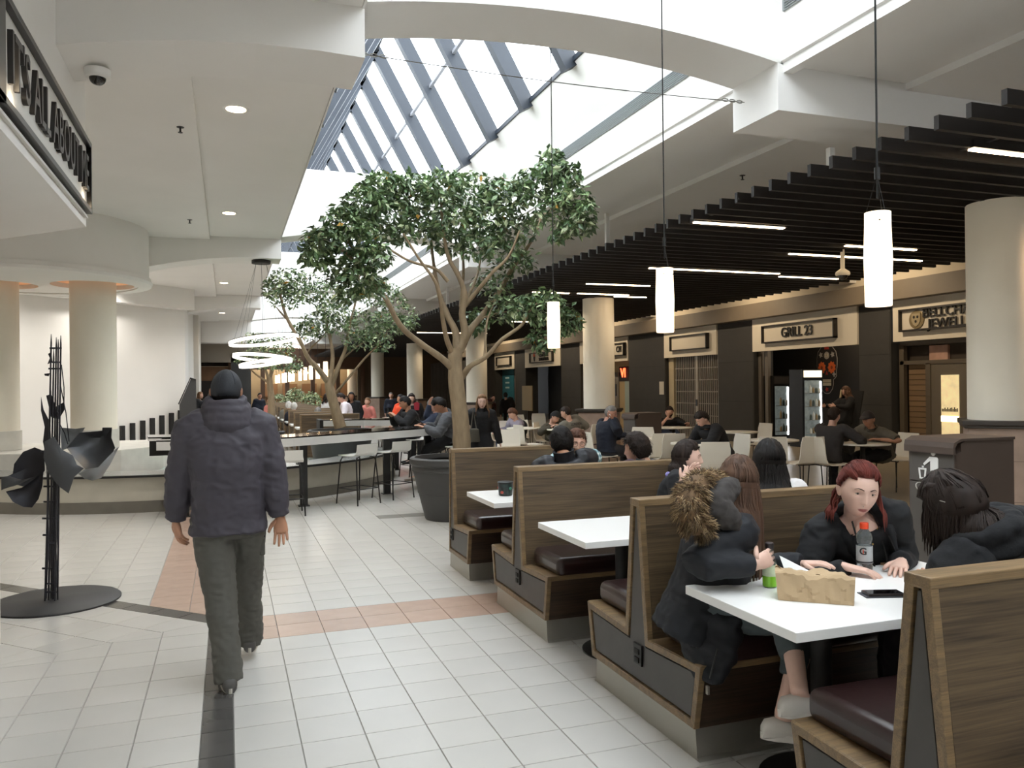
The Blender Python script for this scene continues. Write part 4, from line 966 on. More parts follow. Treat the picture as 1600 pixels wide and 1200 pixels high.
# ================================================================== TREES
BARK = M('bark', '#8f7c62', .85, var=.2, vs=14, bump=.4, bs=40, stretch=(1,1,.35))
BARK_D = M('bark_dark', '#6d5a48', .85, var=.2, vs=14, bump=.4, bs=40, stretch=(1,1,.35))
POT = M('pot_slate', '#3e3d3c', .55, var=.06, vs=3); SOIL = M('soil', '#3a2c22', .95, var=.3, vs=20)
def leafmat(nm, c):
    mt = M(nm, c, .38, var=.45, vs=5); return mt
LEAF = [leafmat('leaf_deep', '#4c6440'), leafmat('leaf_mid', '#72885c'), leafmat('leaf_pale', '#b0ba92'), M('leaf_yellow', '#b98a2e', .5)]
def pot(lab, x, y, r, h, rb):
    t = thing('plant_pot', lab, 'pot', (x, y, 0))
    pr = [(rb,0),(rb+.01,.02),(rb+(r-rb)*.45,h*.42),(rb+(r-rb)*.5,h*.43),(rb+(r-rb)*.52,h*.47),(rb+(r-rb)*.78,h*.78),(rb+(r-rb)*.86,h*.785),(rb+(r-rb)*.88,h*.83),(r-.03,h*.86),(r,h*.9),(r,h*.98),(r-.02,h),(r-.06,h),(r-.07,h*.93)]
    MB().lathe(pr, 48, cap=False).build('pot_body', POT, t, smooth=35)
    MB().lathe([(r-.07,h*.9),(.05,h*.92)], 40).build('soil', SOIL, t); MB().lathe([(rb,0),(rb,.01)], 40).build('pot_base', POT, t)
    return t
def leaves(mb, c, rad, n, size, rg, pal=(0,1,2), wts=(.5,.38,.12), yellow=.006, B=Vector()):
    for _ in range(n):
        while True:
            d = Vector((rg.uniform(-1,1), rg.uniform(-1,1), rg.uniform(-1,1)))
            if .15 < d.length < 1: break
        k = d.length; d = d/k*(k**.55)
        p = Vector(c)+Vector((d.x*rad[0], d.y*rad[1], d.z*rad[2]))
        if p.x+B.x > 4.16 and p.z+B.z > 4.0: continue
        ax = Vector((rg.gauss(0,1), rg.gauss(0,1), rg.gauss(-.55,.55)))
        if ax.length < .1: continue
        ax.normalize(); nr = Vector((rg.gauss(0,.7), rg.gauss(0,.7), 1)); sd = ax.cross(nr)
        if sd.length < .1: continue
        sd.normalize(); up = sd.cross(ax); s = size*rg.uniform(.7,1.25); w = s*.24
        mb.cur = 3 if rg.random() < yellow else rg.choices(pal, wts)[0]
        a, b, m1 = p, p+ax*s, p+ax*s*.45
        mb.add([a, m1+sd*w+up*.12*w, b-up*.1*s, m1-sd*w+up*.12*w, m1-up*.25*w], [(0,4,1),(4,2,1),(0,3,4),(4,3,2)])
def tree(lab, base, branches, clusters, size, seed, grp=None, bark=BARK, n_per=1.0, wts=(.5,.38,.12)):
    rg = random.Random(seed); t = thing('ficus_tree', lab, 'tree', base, 0, grp); B = Vector(base)
    for i, (pts, r0, r1) in enumerate(branches):
        P = [Vector(p)-B for p in pts]; m_ = len(P)
        sm = []
        Q = [2*P[0]-P[1]]+P+[2*P[-1]-P[-2]]
        for k in range(1, len(Q)-2):
            for q in range(4):
                tt = q/4; a,b,c,d = Q[k-1],Q[k],Q[k+1],Q[k+2]; sm.append(.5*((2*b)+(c-a)*tt+(2*a-5*b+4*c-d)*tt*tt+(3*b-a-3*c+d)*tt**3))
        sm.append(P[-1]); L_ = len(sm)-1
        rad = [(1 if i == 0 else .84)*(r0+(r1-r0)*(j/L_)**.8)*(1+.06*rg.uniform(-1,1)) for j in range(L_+1)]
        MB().tube(sm, rad, 10 if i == 0 else 7).build('trunk' if i == 0 else 'branch', bark, t, smooth=60)
    mb = MB()
    for c, rad, n in clusters: leaves(mb, Vector(c)-B, rad, int(n*n_per), size, rg, wts=wts, B=B)
    mb.build('foliage', LEAF, t, kind='stuff', fix=False)
    return t
pot('large dark grey ribbed pot of the nearest tree', 2.62, 9.62, .53, .76, .34)
pot('dark grey pot of the second tree, behind the bar', 1.95, 14.9, .6, .86, .4)
def br(pix, Y, r0, r1, dy=None):
    dy = dy or [0]*len(pix)
    return ([at(x, y, Y=Y+d) for (x, y), d in zip(pix, dy)], r0, r1)
Y1 = 9.62
T1 = [br([(722,712),(720,660),(713,600),(711,565),(713,545)], Y1, .118, .085),
 br([(712,580),(690,560),(655,535),(625,508),(600,462),(570,430),(540,395),(505,375)], Y1, .062, .018, [0,-.05,-.1,-.2,-.3,-.4,-.45,-.5]),
 br([(722,590),(735,572),(760,557),(785,530),(815,508),(832,480),(850,470)], Y1, .05, .014, [0,-.1,-.2,-.35,-.45,-.5,-.5]),
 br([(714,552),(712,520),(700,495),(688,465),(682,440),(676,400),(672,350)], Y1, .07, .016, [0,.05,.1,.2,.3,.35,.4]),
 br([(716,550),(726,520),(722,490),(726,460),(716,430),(700,400),(692,350),(688,300)], Y1, .07, .016, [0,-.02,-.05,-.1,-.1,-.1,-.05,0]),
 br([(718,548),(735,515),(752,495),(780,455),(800,420),(825,385),(842,350),(855,300)], Y1, .066, .016, [0,.1,.2,.3,.35,.4,.4,.45]),
 br([(726,478),(745,455),(770,425),(795,400),(812,360)], Y1, .04, .014, [-.05,-.15,-.3,-.4,-.5]),
 br([(708,555),(698,530),(692,500),(688,470),(680,440),(655,405),(630,365)], Y1, .045, .014, [0,-.1,-.2,-.3,-.35,-.4,-.5]),
 br([(700,440),(680,420),(640,408),(600,385),(560,370)], Y1, .03, .01, [-.1,-.1,-.2,-.2,-.3]),
 br([(757,560),(760,510),(765,490),(775,468)], Y1, .022, .008, [-.2,-.1,0,.1]),
 br([(745,500),(775,490),(805,486),(835,488)], Y1, .018, .007, [.2,.1,0,-.2]),
 br([(720,480),(724,430),(723,380),(726,330)], Y1, .03, .01, [0,.25,.4,.5]), br([(728,470),(742,440),(750,410),(755,350)], Y1, .03, .01, [0,.3,.5,.7]),
 br([(575,430),(560,405),(545,380),(520,350)], Y1, .022, .008, [-.4,-.3,-.2,-.1]), br([(855,340),(872,300),(870,262)], Y1, .018, .006, [.2,-.4,-.7]), br([(850,335),(880,325),(905,335)], Y1, .016, .006, [.2,-.5,-.9])]
def cl(x, y, rx, ry, n, dy=0, Y=Y1):
    p = at(x, y, Y=Y+dy); k = (p-Vector((0,0,CAM_H))).dot(_fw)/CAM_F
    return (p, (rx*k, max(rx,ry)*k*.9, ry*k), n)
C1 = [cl(600,290,40,22,330,0),cl(640,300,50,30,460,.2),cl(690,290,45,26,380,-.2),cl(740,300,45,30,380,.3),cl(790,305,40,28,330,0),cl(835,290,35,30,260,-.4),cl(862,258,24,28,210,-.7),cl(885,275,26,24,190,-.8),cl(895,312,34,20,200,-.9),cl(905,352,24,16,130,-1.0),cl(916,330,16,18,90,-1.1),cl(868,330,32,26,190,-.7),cl(875,365,16,12,60,-.8),
 cl(570,320,38,28,330,-.2),cl(540,345,36,26,300,-.3),cl(505,375,30,22,240,-.4),cl(560,375,40,30,330,-.4),cl(580,400,34,24,230,-.5),cl(495,400,26,18,170,-.4),cl(610,335,45,26,330,.1),cl(660,345,44,24,280,.3),cl(710,345,48,28,360,-.1),cl(760,345,44,30,340,.1),cl(805,355,38,26,230,.3),cl(700,378,34,18,130,.2),cl(745,385,30,20,150,-.2),cl(785,395,32,22,160,.2),cl(815,405,24,20,110,.3),cl(560,435,34,22,190,-.5),cl(530,420,26,20,140,-.4),cl(585,445,20,16,80,-.5),cl(545,460,22,12,80,-.5),
 cl(850,480,34,30,320,-.5),cl(885,500,26,24,210,-.5),cl(820,480,24,20,150,-.4),cl(790,480,34,22,200,.1),cl(850,530,26,18,140,-.5),cl(745,500,24,18,110,.4),cl(770,440,30,20,140,.4),cl(625,365,28,16,110,0)]
tree('nearest ficus tree with a spreading crown and long bare limbs', (2.62, 9.62, .70), T1, C1, .098, 11, wts=(.46,.40,.14), n_per=1.25)
Y2 = 14.9
T2 = [br([(532,668),(524,640),(516,610),(513,592)], Y2, .11, .075), br([(514,600),(500,580),(482,560),(470,535),(450,500),(440,470),(436,440)], Y2, .07, .02, [0,-.1,-.2,-.3,-.3,-.3,-.3]),
 br([(515,600),(520,560),(516,530),(508,495),(500,460)], Y2, .06, .015, [0,.1,.2,.3,.4]), br([(518,605),(528,575),(540,545),(546,510),(556,470),(562,430)], Y2, .06, .015, [0,-.1,-.1,-.1,-.2,-.2]),
 br([(524,615),(545,590),(570,560),(590,540),(605,520)], Y2, .035, .012, [0,-.2,-.3,-.4,-.5]), br([(450,500),(440,490),(432,480)], Y2, .03, .012), br([(512,595),(495,570),(480,552),(505,525),(520,500)], Y2, .03, .01, [0,.2,.3,.4,.5]), br([(536,560),(560,540),(590,525),(610,512)], Y2, .025, .008, [0,.1,.2,.2])]
C2 = [cl(450,440,34,22,300,-.2,Y2),cl(430,450,22,16,170,-.2,Y2),cl(480,450,34,24,300,0,Y2),cl(510,460,34,22,280,.2,Y2),cl(545,440,34,22,230,.2,Y2),cl(590,455,36,24,320,-.1,Y2),cl(610,470,24,18,170,-.1,Y2),cl(500,505,32,20,300,.2,Y2),cl(480,515,22,16,160,.2,Y2),cl(570,505,36,24,380,-.2,Y2),cl(605,505,30,22,300,-.3,Y2),cl(630,505,22,14,140,-.3,Y2),cl(560,530,26,16,150,-.2,Y2),cl(445,465,30,16,170,-.3,Y2),cl(530,500,30,24,200,.3,Y2),cl(595,535,24,14,120,-.4,Y2),cl(640,490,14,18,70,-.2,Y2),cl(520,480,30,16,150,0,Y2)]
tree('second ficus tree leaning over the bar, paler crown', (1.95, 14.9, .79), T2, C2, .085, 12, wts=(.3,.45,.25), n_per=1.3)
Y3 = 21.0
T3 = [br([(425,668),(424,625),(422,605),(421,590)], Y3, .10, .07), br([(421,595),(412,570),(404,555)], Y3, .05, .02), br([(421,595),(428,575),(440,558)], Y3, .05, .02), br([(422,592),(424,570),(424,550)], Y3, .05, .02), br([(420,598),(400,585),(385,570)], Y3, .04, .015)]
C3 = [cl(410,545,26,14,240,0,Y3),cl(435,540,24,16,240,.3,Y3),cl(385,560,20,12,130,0,Y3),cl(450,565,22,14,170,.3,Y3),cl(415,565,24,12,150,-.3,Y3),cl(400,530,22,12,150,0,Y3),cl(460,575,14,9,70,.2,Y3)]
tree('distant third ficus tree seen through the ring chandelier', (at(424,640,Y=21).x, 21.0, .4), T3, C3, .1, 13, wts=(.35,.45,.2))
pot('distant pot of the third tree, beyond the chandelier', at(424,640,Y=21).x, 21.0, .33, .55, .22)
for i, (x, y, rx, ry, lab) in enumerate(((437,622,12,12,'pale bushy plant behind the far booths, left of three'),(461,615,13,13,'pale bushy plant behind the far booths, middle of three'),(487,622,15,14,'pale bushy plant behind the far booths, right of three'))):
    rg = random.Random(30+i); c = at(x, y+4, Y=(45,36,30)[i]); k = (c-Vector((0,0,CAM_H))).dot(_fw)/CAM_F; t = thing('bushy_plant', lab, 'plant', (c.x, c.y, 0))
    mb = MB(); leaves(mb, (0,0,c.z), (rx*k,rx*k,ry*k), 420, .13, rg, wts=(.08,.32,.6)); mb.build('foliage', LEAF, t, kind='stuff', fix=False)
    for j in range(4): MB().tube([(.05*(j-1.5),0,.5),(.15*(j-1.5),.1*(j%2),c.z+.1)], .012, 5).build('stem', BARK, t)
    MB().lathe([(.2,0),(.26,.5),(.28,.55),(.25,.55)], 20).build('pot', POT, t, smooth=40)
# ================================================================== SMALL THINGS ON THE TABLES
KRAFT = M('kraft_paper', '#b59c7a', .85, var=.06, vs=7, bump=.25, bs=14)
t = thing('paper_bag', 'crumpled brown paper bag lying on the nearest table', 'bag', (0,0,.75))
rg = random.Random(5)
p0, p1 = at(1216,938,z=.75), at(1334,947,z=.75); u = (p1-p0).normalized(); w_ = Vector((-u.y,u.x,0)); L_ = (p1-p0).length
from mathutils import noise as NZ0
rings = []; NB, NS = 30, 26
for i in range(NB+1):
    f_ = i/NB; hh = .112*(1-.12*f_); dp = .135*(1-.18*f_); sec = []
    for j in range(NS):
        q = j/NS*4; e = q % 1
        a, b = ((dp*e, 0), (dp, hh*e), (dp*(1-e), hh), (0, hh*(1-e)))[int(q)]
        sec.append((a, b))
    ring = []
    for a, b in sec:
        P_ = Vector((f_*L_, a, b)); k = NZ0.noise(P_*20)*.011+NZ0.noise(P_*48)*.006
        top = b/.112; ring.append(p0-Vector((0,0,.75))+u*(L_*f_-.012*top+.02*top*f_+k*.4)+w_*(a+.018*top*(1 if a < .06 else -1)+k*(1 if b > .01 else 0))+Vector((0,0,max(.001, b*(1+.07*math.sin(f_*9+a*20))+(k*1.3 if b > .02 else 0)))))
    rings.append(ring)
MB().loft(rings).build('bag_body', KRAFT, t, smooth=14)
CLR = M('bottle_clear', '#dfe6e6', .06, trans=.92, spec=.5); 
def bottle(name, lab, pos, prof, mt, label=None, cap=None, liquid=None, n=24):
    t = thing(name, lab, 'bottle', pos)
    MB().lathe(prof, n).build('bottle_body', mt, t, smooth=50)
    if liquid: MB().lathe([(r-.0025, z) for r, z in prof if z <= liquid[0]]+[(.001, liquid[0])], n).build('liquid', liquid[1], t, smooth=50)
    if label: 
        (r, z0, z1, lm) = label; MB().lathe([(r,z0),(r,z1)], n, cap=False).build('label_wrap', lm, t, smooth=60)
    if cap: (r, z0, z1, cm) = cap; MB().lathe([(r,z0),(r,z1-.003),(r-.003,z1)], 20).build('cap', cm, t, smooth=40)
    return t
pg = at(1351,894,z=.75); LB = M('label_silver', '#b8bcbd', .4, var=.12, vs=20)
b = bottle('sports_bottle', 'clear sports drink bottle with orange cap and grey label', pg, [(.030,0),(.034,.006),(.035,.03),(.033,.04),(.035,.05),(.035,.125),(.030,.133),(.033,.142),(.035,.16),(.031,.178),(.018,.195),(.017,.205)], CLR, (.0356,.045,.124,LB), (.019,.2,.228,M('cap_orange', '#f0502a', .4)))
text_mesh('label_print', 'G', .045, .0008, M('print_dark', '#2a2a2c', .6), b, (-.0285,-.0225,.1), (R_(90),0,R_(-52)), weight=.02); MB().box(-.002,.002,-.0006,.0006,-.01,.01).build('bolt_mark', MATS['cap_orange'], b, loc=(-.0285,-.0235,.1))
MB().lathe([(.0359,.047),(.0359,.055)], 24, cap=False).build('label_band', M('band_dark', '#3a3c40', .5), b)
pb = at(1203,917,z=.75); GR = M('drink_green', '#7cba2c', .2)
bottle('juice_bottle', 'green drink bottle gripped by the woman in the parka', pb, [(.026,0),(.030,.006),(.030,.085),(.027,.11),(.018,.145),(.016,.165)], CLR, (.0305,.05,.098,M('label_pale_green', '#c8d6b8', .5, var=.2, vs=25)), (.018,.165,.19,M('cap_dark', '#262022', .5)), (.05, GR))
MB_ = MB().lathe([(.0303,.006),(.0303,.05)], 24, cap=False).build('juice', GR, [o for o in COL.objects if o.name.startswith('juice_bottle')][-1], smooth=60)
t = thing('paper_sheet', 'white sheet of paper propped behind the brown bag', 'paper', (0,0,.75))
a0, a1 = at(1218,868,z=.86)-Vector((0,0,.75)), at(1265,892,z=.79)-Vector((0,0,.75))
MB().add([a0, a1, a1+Vector((.02,-.10,-.035)), a0+Vector((.0,-.06,-.10)), a0+Vector((0,.002,.0)), a1+Vector((0,.002,0)), a1+Vector((.02,-.098,-.035)), a0+Vector((0,-.058,-.10))], [(0,1,2,3),(4,5,6,7),(0,1,5,4),(1,2,6,5),(2,3,7,6),(3,0,4,7)]).build('sheet', M('paper_white', '#f4f4f2', .8), t)
ph = at(1378,930,z=.75); t = thing('smartphone', 'black smartphone on its case near the settle edge', 'phone', ph, R_(-18)); 
MB().box(-.085,.075,-.045,.04,0,.004).build('wallet_case', M('case_dark', '#3a3a40', .5), t, bevel=.001); MB().box(-.07,.08,-.036,.036,.004,.014).build('phone_body', M('phone_brown', '#2a1e1c', .3), t, bevel=.003); MB().box(-.066,.076,-.032,.032,.0141,.0148).build('screen', M('screen_black', '#0a0a0c', .05), t)
pn = at(1398,882,z=.75); t = thing('card_holder', 'folded tan paper under the red haired woman\'s hand', 'paper', pn, R_(20)); MB().box(-.06,.05,-.04,.04,0,.004).box(-.05,.055,-.035,.045,.004,.008).build('folded_sheet', M('tan_paper', '#b8987a', .8), t)
pt = at(790,774,z=.75); t = thing('patterned_tub', 'dark patterned tub on the third booth table', 'tub', pt)
TUB = M('tub_pattern', '#1f2a28', .4, var=.9, vs=22)
MB().lathe([(.05,0),(.055,.006),(.062,.1),(.06,.105)], 28).build('tub_body', TUB, t, smooth=40); MB().lathe([(.063,.098),(.065,.1),(.065,.108),(.058,.112)], 28).build('lid_rim', BLACK, t, smooth=40)
for i in range(5): MB().sphere((.058*math.cos(i*1.2-2.4), .058*math.sin(i*1.2-2.4), .03+.03*(i%3)), (.014,.014,.012), 8, 5).build('print_spot', M(('tub_red','tub_teal')[i%2], ('#9c3a2c','#3c7a66')[i%2], .5), t)
# small things on the bar and far tables
# ================================================================== PEOPLE
from mathutils import noise as NZ
SKIN = {'fair': M('skin_fair', '#d2a48e', .5, var=.05, vs=18), 'pale': M('skin_pale', '#dcb6a4', .5, var=.05, vs=18), 'tan': M('skin_tan', '#b58468', .5, var=.05, vs=18), 'brown': M('skin_brown', '#8d6046', .5, var=.05, vs=18), 'red': M('skin_ruddy', '#c08a74', .5, var=.08, vs=18)}
EYEW = M('eye_white', '#bfb6ac', .25); IRIS = M('iris', '#3a3430', .15); LIP = M('lips', '#b0706a', .45); BROW = M('brow', '#4a342a', .8)
def cloth(n, c, var=.1, rough=.85, bump=.12, bs=25): return M(n, c, rough, var=var, vs=7, bump=bump, bs=bs)
UPV = Vector((0,0,1))
def hp(x, y, z, face=True):
    """unit direction (x right, y front, z up) -> skull and face surface"""
    X, Y, Z = x*.076, y*(.094 if y > 0 else .101), z*.118
    if Z < 0:
        t = -Z/.118; X *= 1-.36*t**1.6
        Y *= (1-.03*t) if y > 0 else (1-.55*t)
    elif Z > .05 and y > 0: Y *= 1-.14*(Z-.05)/.07
    if face and y > .2:
        f = min(1, (y-.2)/.3); ax = abs(X); g = math.exp; d = 0
        nz = 0
        if -.036 <= Z < .022: nz = .024*((.022-Z)/.058)**1.15
        elif -.049 < Z < -.036: nz = .024*(Z+.049)/.013
        wn = .0085+.0055*g(-((Z+.038)/.01)**2)
        d += nz*g(-(X/wn)**2)
        d -= .0105*g(-((ax-.031)/.015)**2-((Z-.004)/.0105)**2)
        d += .0045*g(-((Z-.024)/.008)**2)*g(-(X/.047)**4)
        d += .0075*g(-(X/.025)**2-((Z+.068)/.018)**2) - .003*g(-(X/.021)**2-((Z+.0675)/.003)**2)
        d += .0085*g(-(X/.02)**2-((Z+.104)/.015)**2) - .004*g(-(X/.02)**2-((Z+.086)/.006)**2)
        d += .0045*g(-((ax-.047)/.018)**2-((Z+.022)/.02)**2)
        Y += d*f
    return Vector((X, Y, Z))
def surf(X, Z):
    t = max(0, -Z/.118); k = 1-.36*t**1.6 if Z < 0 else 1
    x, z = X/(.076*k), Z/.118; y = math.sqrt(max(.0, 1-x*x-z*z)); return hp(x, y, z).y
def head_grid(mb, Mx, s, nu, nv, off=None, mask=None):
    """surface over the skull; off(dir)->outward offset, mask(dir)->keep"""
    lons = []
    for i in range(nu):
        u = i/nu*2-1; lons.append(math.pi*(.55*u+.45*u*u*u) if nu > 30 else math.pi*u)
    idx = {}; vs = []; fs = []
    lats = [(-.5+j/nv)*math.pi*.994 for j in range(nv+1)]
    for j, la in enumerate(lats):
        for i, lo in enumerate(lons):
            d = Vector((math.cos(la)*math.sin(lo), math.cos(la)*math.cos(lo), math.sin(la)))
            p = hp(d.x, d.y, d.z, off is None)
            if off is not None:
                n = Vector((d.x/.076, d.y/.097, d.z/.118)).normalized(); p = p+n*off(d)
            idx[(i, j)] = len(vs); vs.append((Mx @ (p*s), d))
    for j in range(nv):
        for i in range(nu):
            q = [idx[(i,j)], idx[((i+1)%nu,j)], idx[((i+1)%nu,j+1)], idx[(i,j+1)]]
            if mask is None or all(mask(vs[k][1]) for k in q): fs.append(q)
    if mask is None: fs.append([idx[(i,0)] for i in reversed(range(nu))]); fs.append([idx[(i,nv)] for i in range(nu)])
    used = sorted({k for f in fs for k in f}); mp = {k: n for n, k in enumerate(used)}
    mb.add([vs[k][0] for k in used], [[mp[k] for k in f] for f in fs])
def remesh(mb, voxel, name, mat, parent, smooth=5, wrinkle=0, wscale=9, seed=0, wz=1.0, fine=.5):
    me = mb.mesh('tmp', mat); o = bpy.data.objects.new('tmp', me); COL.objects.link(o)
    r = o.modifiers.new('r', 'REMESH'); r.mode = 'VOXEL'; r.voxel_size = voxel; r.use_smooth_shade = True
    s = o.modifiers.new('s', 'SMOOTH'); s.factor = .5; s.iterations = smooth
    bpy.context.view_layer.update()
    m2 = bpy.data.meshes.new_from_object(o.evaluated_get(bpy.context.evaluated_depsgraph_get()))
    bpy.data.objects.remove(o); bpy.data.meshes.remove(me)
    if wrinkle:
        n = len(m2.vertices); co = [v.co.copy() for v in m2.vertices]; no = [v.normal.copy() for v in m2.vertices]
        for i in range(n):
            p = co[i]; w = NZ.noise(Vector((p.x*wscale+seed, p.y*wscale, p.z*wscale*1.5*wz)))*.6+NZ.noise(Vector((p.x*wscale*.8-seed+p.z*wscale*wz, p.y*wscale*.8+p.z*wscale*.7*wz, p.z*wscale*2.6*wz)))*.7
            fo = NZ.noise(Vector((p.x*wscale*1.5+p.z*wscale*1.4, p.y*wscale*1.5+seed, p.z*wscale*2.2-p.x*wscale*.6))); w += fine*(1-abs(fo)*2.4)
            m2.vertices[i].co = p+no[i]*(wrinkle*w)
    m2.polygons.foreach_set('use_smooth', [True]*len(m2.polygons)); m2.update()
    m2.materials.clear(); m2.materials.append(mat)
    o = bpy.data.objects.new(name, m2); COL.objects.link(o); o.parent = parent; return o
def append_mesh(obj, mb, mats):
    """join further geometry into an existing mesh, keeping materials by slot"""
    me = obj.data; bm = bmesh.new(); bm.from_mesh(me)
    for m_ in mats:
        if m_.name not in [x.name for x in me.materials]: me.materials.append(m_)
    slot = {x.name: i for i, x in enumerate(me.materials)}
    t = mb.mesh('t', mats, 180); b2 = bmesh.new(); b2.from_mesh(t)
    vm = [bm.verts.new(v.co) for v in b2.verts]
    for f in b2.faces:
        try: nf = bm.faces.new([vm[v.index] for v in f.verts]); nf.smooth = True; nf.material_index = slot[mats[f.material_index].name]
        except ValueError: pass
    bm.to_mesh(me); bm.free(); b2.free(); bpy.data.meshes.remove(t)
def hand(mb, w, d, n, right, curl=.35, s=1.0, spread=.06, thumb=.5, seg=7):
    d = d.normalized(); n = (n-d*n.dot(d)).normalized(); a = d.cross(n)*(1 if right else -1)   # a: towards the thumb
    def ring(c, hw, ht, k=10): return [c+a*hw*math.cos(2*math.pi*j/k)+n*ht*math.sin(2*math.pi*j/k) for j in range(k)]
    mb.loft([ring(w-d*.02*s,.027*s,.021*s), ring(w+d*.01*s,.029*s,.019*s), ring(w+d*.045*s,.038*s,.016*s), ring(w+d*.08*s,.041*s,.0135*s), ring(w+d*.098*s,.037*s,.010*s)])
    for i, (off, L_) in enumerate(((.029,.072),(.010,.082),(-.010,.076),(-.028,.058))):
        p = w+d*(.088-.004*abs(i-1.3))*s+a*off*s; ang = curl*(.7+.12*i); dd = (d+a*spread*(1.5-i)).normalized(); pts = [p-d*.015*s, p]
        for k, f in enumerate((.45,.31,.24)):
            q = ang*(.75 if k == 0 else 1.0); dd = (dd*math.cos(q)+n*math.sin(q)).normalized() if True else dd
            nn = n
            p = p+dd*L_*f*s; pts.append(p)
            n_ = n
        mb.tube(pts, [.0095*s,.0098*s,.0088*s,.0078*s,.0055*s], seg)
    p = w+d*.022*s+a*.026*s; t1 = (d*.62+a*.75+n*.3*thumb).normalized(); t2 = (d*.88+a*.3+n*.55*thumb).normalized()
    mb.tube([p-t1*.012*s, p+t1*.028*s, p+t1*.038*s+t2*.014*s, p+t1*.038*s+t2*.038*s], [.0145*s,.0128*s,.0105*s,.007*s], seg)
def ik(a, b, l1, l2, pole):
    d = b-a; L_ = d.length; L2 = min(L_, (l1+l2)*.999); d.normalize(); b2 = a+d*L2
    x = (l1*l1-l2*l2+L2*L2)/(2*L2); h = math.sqrt(max(0, l1*l1-x*x)); pl = pole-d*pole.dot(d)
    if pl.length < 1e-4: pl = d.orthogonal()
    return a+d*x+pl.normalized()*h, b2
def limb(mb, pts, radii, n=12, sub=3):
    """smooth limb through joints"""
    P = [Vector(p) for p in pts]; out = []; rr = []
    Q = [2*P[0]-P[1]]+P+[2*P[-1]-P[-2]]
    for i in range(1, len(Q)-2):
        for k in range(sub):
            t = k/sub; a,b,c,d = Q[i-1],Q[i],Q[i+1],Q[i+2]
            cr = .5*((2*b)+(c-a)*t+(2*a-5*b+4*c-d)*t*t+(3*b-a-3*c+d)*t**3); out.append(cr*.45+(b.lerp(c, t))*.55); rr.append(radii[i-1]+(radii[i]-radii[i-1])*t)
    out.append(P[-1]); rr.append(radii[-1]); mb.tube(out, rr, n)
HAIRC = {k: M('hair_'+k, c, .62, spec=.25, var=.35, vs=30, stretch=(1,1,.15)) for k, c in dict(black='#1a1614', dark='#2b211c', brown='#553e30', light='#7d5d43', red='#6b322a', grey='#77736e', white='#c9c5be', auburn='#5b3d2e').items()}
def strands(mb, Mx, s, n, rg, lon, lat, length, r=.006, away=None, neck=None, wave=.01, off=.016, segs=9, torso_r=.13, flare=.2):
    C = Mx.translation
    for _ in range(n):
        lo = R_(rg.uniform(*lon)); la = R_(rg.uniform(*lat)); d = Vector((math.cos(la)*math.sin(lo), math.cos(la)*math.cos(lo), math.sin(la)))
        p3 = hp(d.x, d.y, d.z, False); nn = Vector((d.x/.076, d.y/.097, d.z/.118)).normalized()
        p = Mx @ ((p3+nn*(off-.006))*s); dr = ((Mx.to_3x3() @ nn)*flare+Vector((0,0,-1))).normalized(); L_ = length*rg.uniform(.75,1.1)*s; st = L_/segs
        pts = [p.copy()]; ph = rg.uniform(0, 6)
        for k in range(segs):
            p = p+dr*st; dr = (dr*.6+Vector((0,0,-1))*.4+Vector((math.sin(ph+k*1.1), math.cos(ph*1.3+k*.9), 0))*wave*4).normalized()
            loc = Mx.inverted() @ p; e = Vector((loc.x/(.086*s), loc.y/(.108*s), loc.z/(.128*s)))
            if e.length < 1.02: loc = Vector((loc.x, loc.y, loc.z))/max(e.length, .2)*1.02; p = Mx @ loc
            if neck is not None and p.z < neck.z+.09*s:
                h = Vector((p.x-neck.x, p.y-neck.y, 0)); need = (.075 + (neck.z+.09*s-p.z)*.75)*s; need = min(need, torso_r*s)
                if h.length < need: h = h.normalized()*need if h.length > 1e-4 else Vector((need,0,0)); p = Vector((neck.x+h.x, neck.y+h.y, p.z))
            pts.append(p.copy())
        rr = [r*s*(.75+.5*min(1, 3*i/len(pts)))*(1 if i < len(pts)-3 else (len(pts)-i)/3.6) for i in range(len(pts))]
        mb.tube(pts, rr, 5, flat=.55)
PEOPLE = []
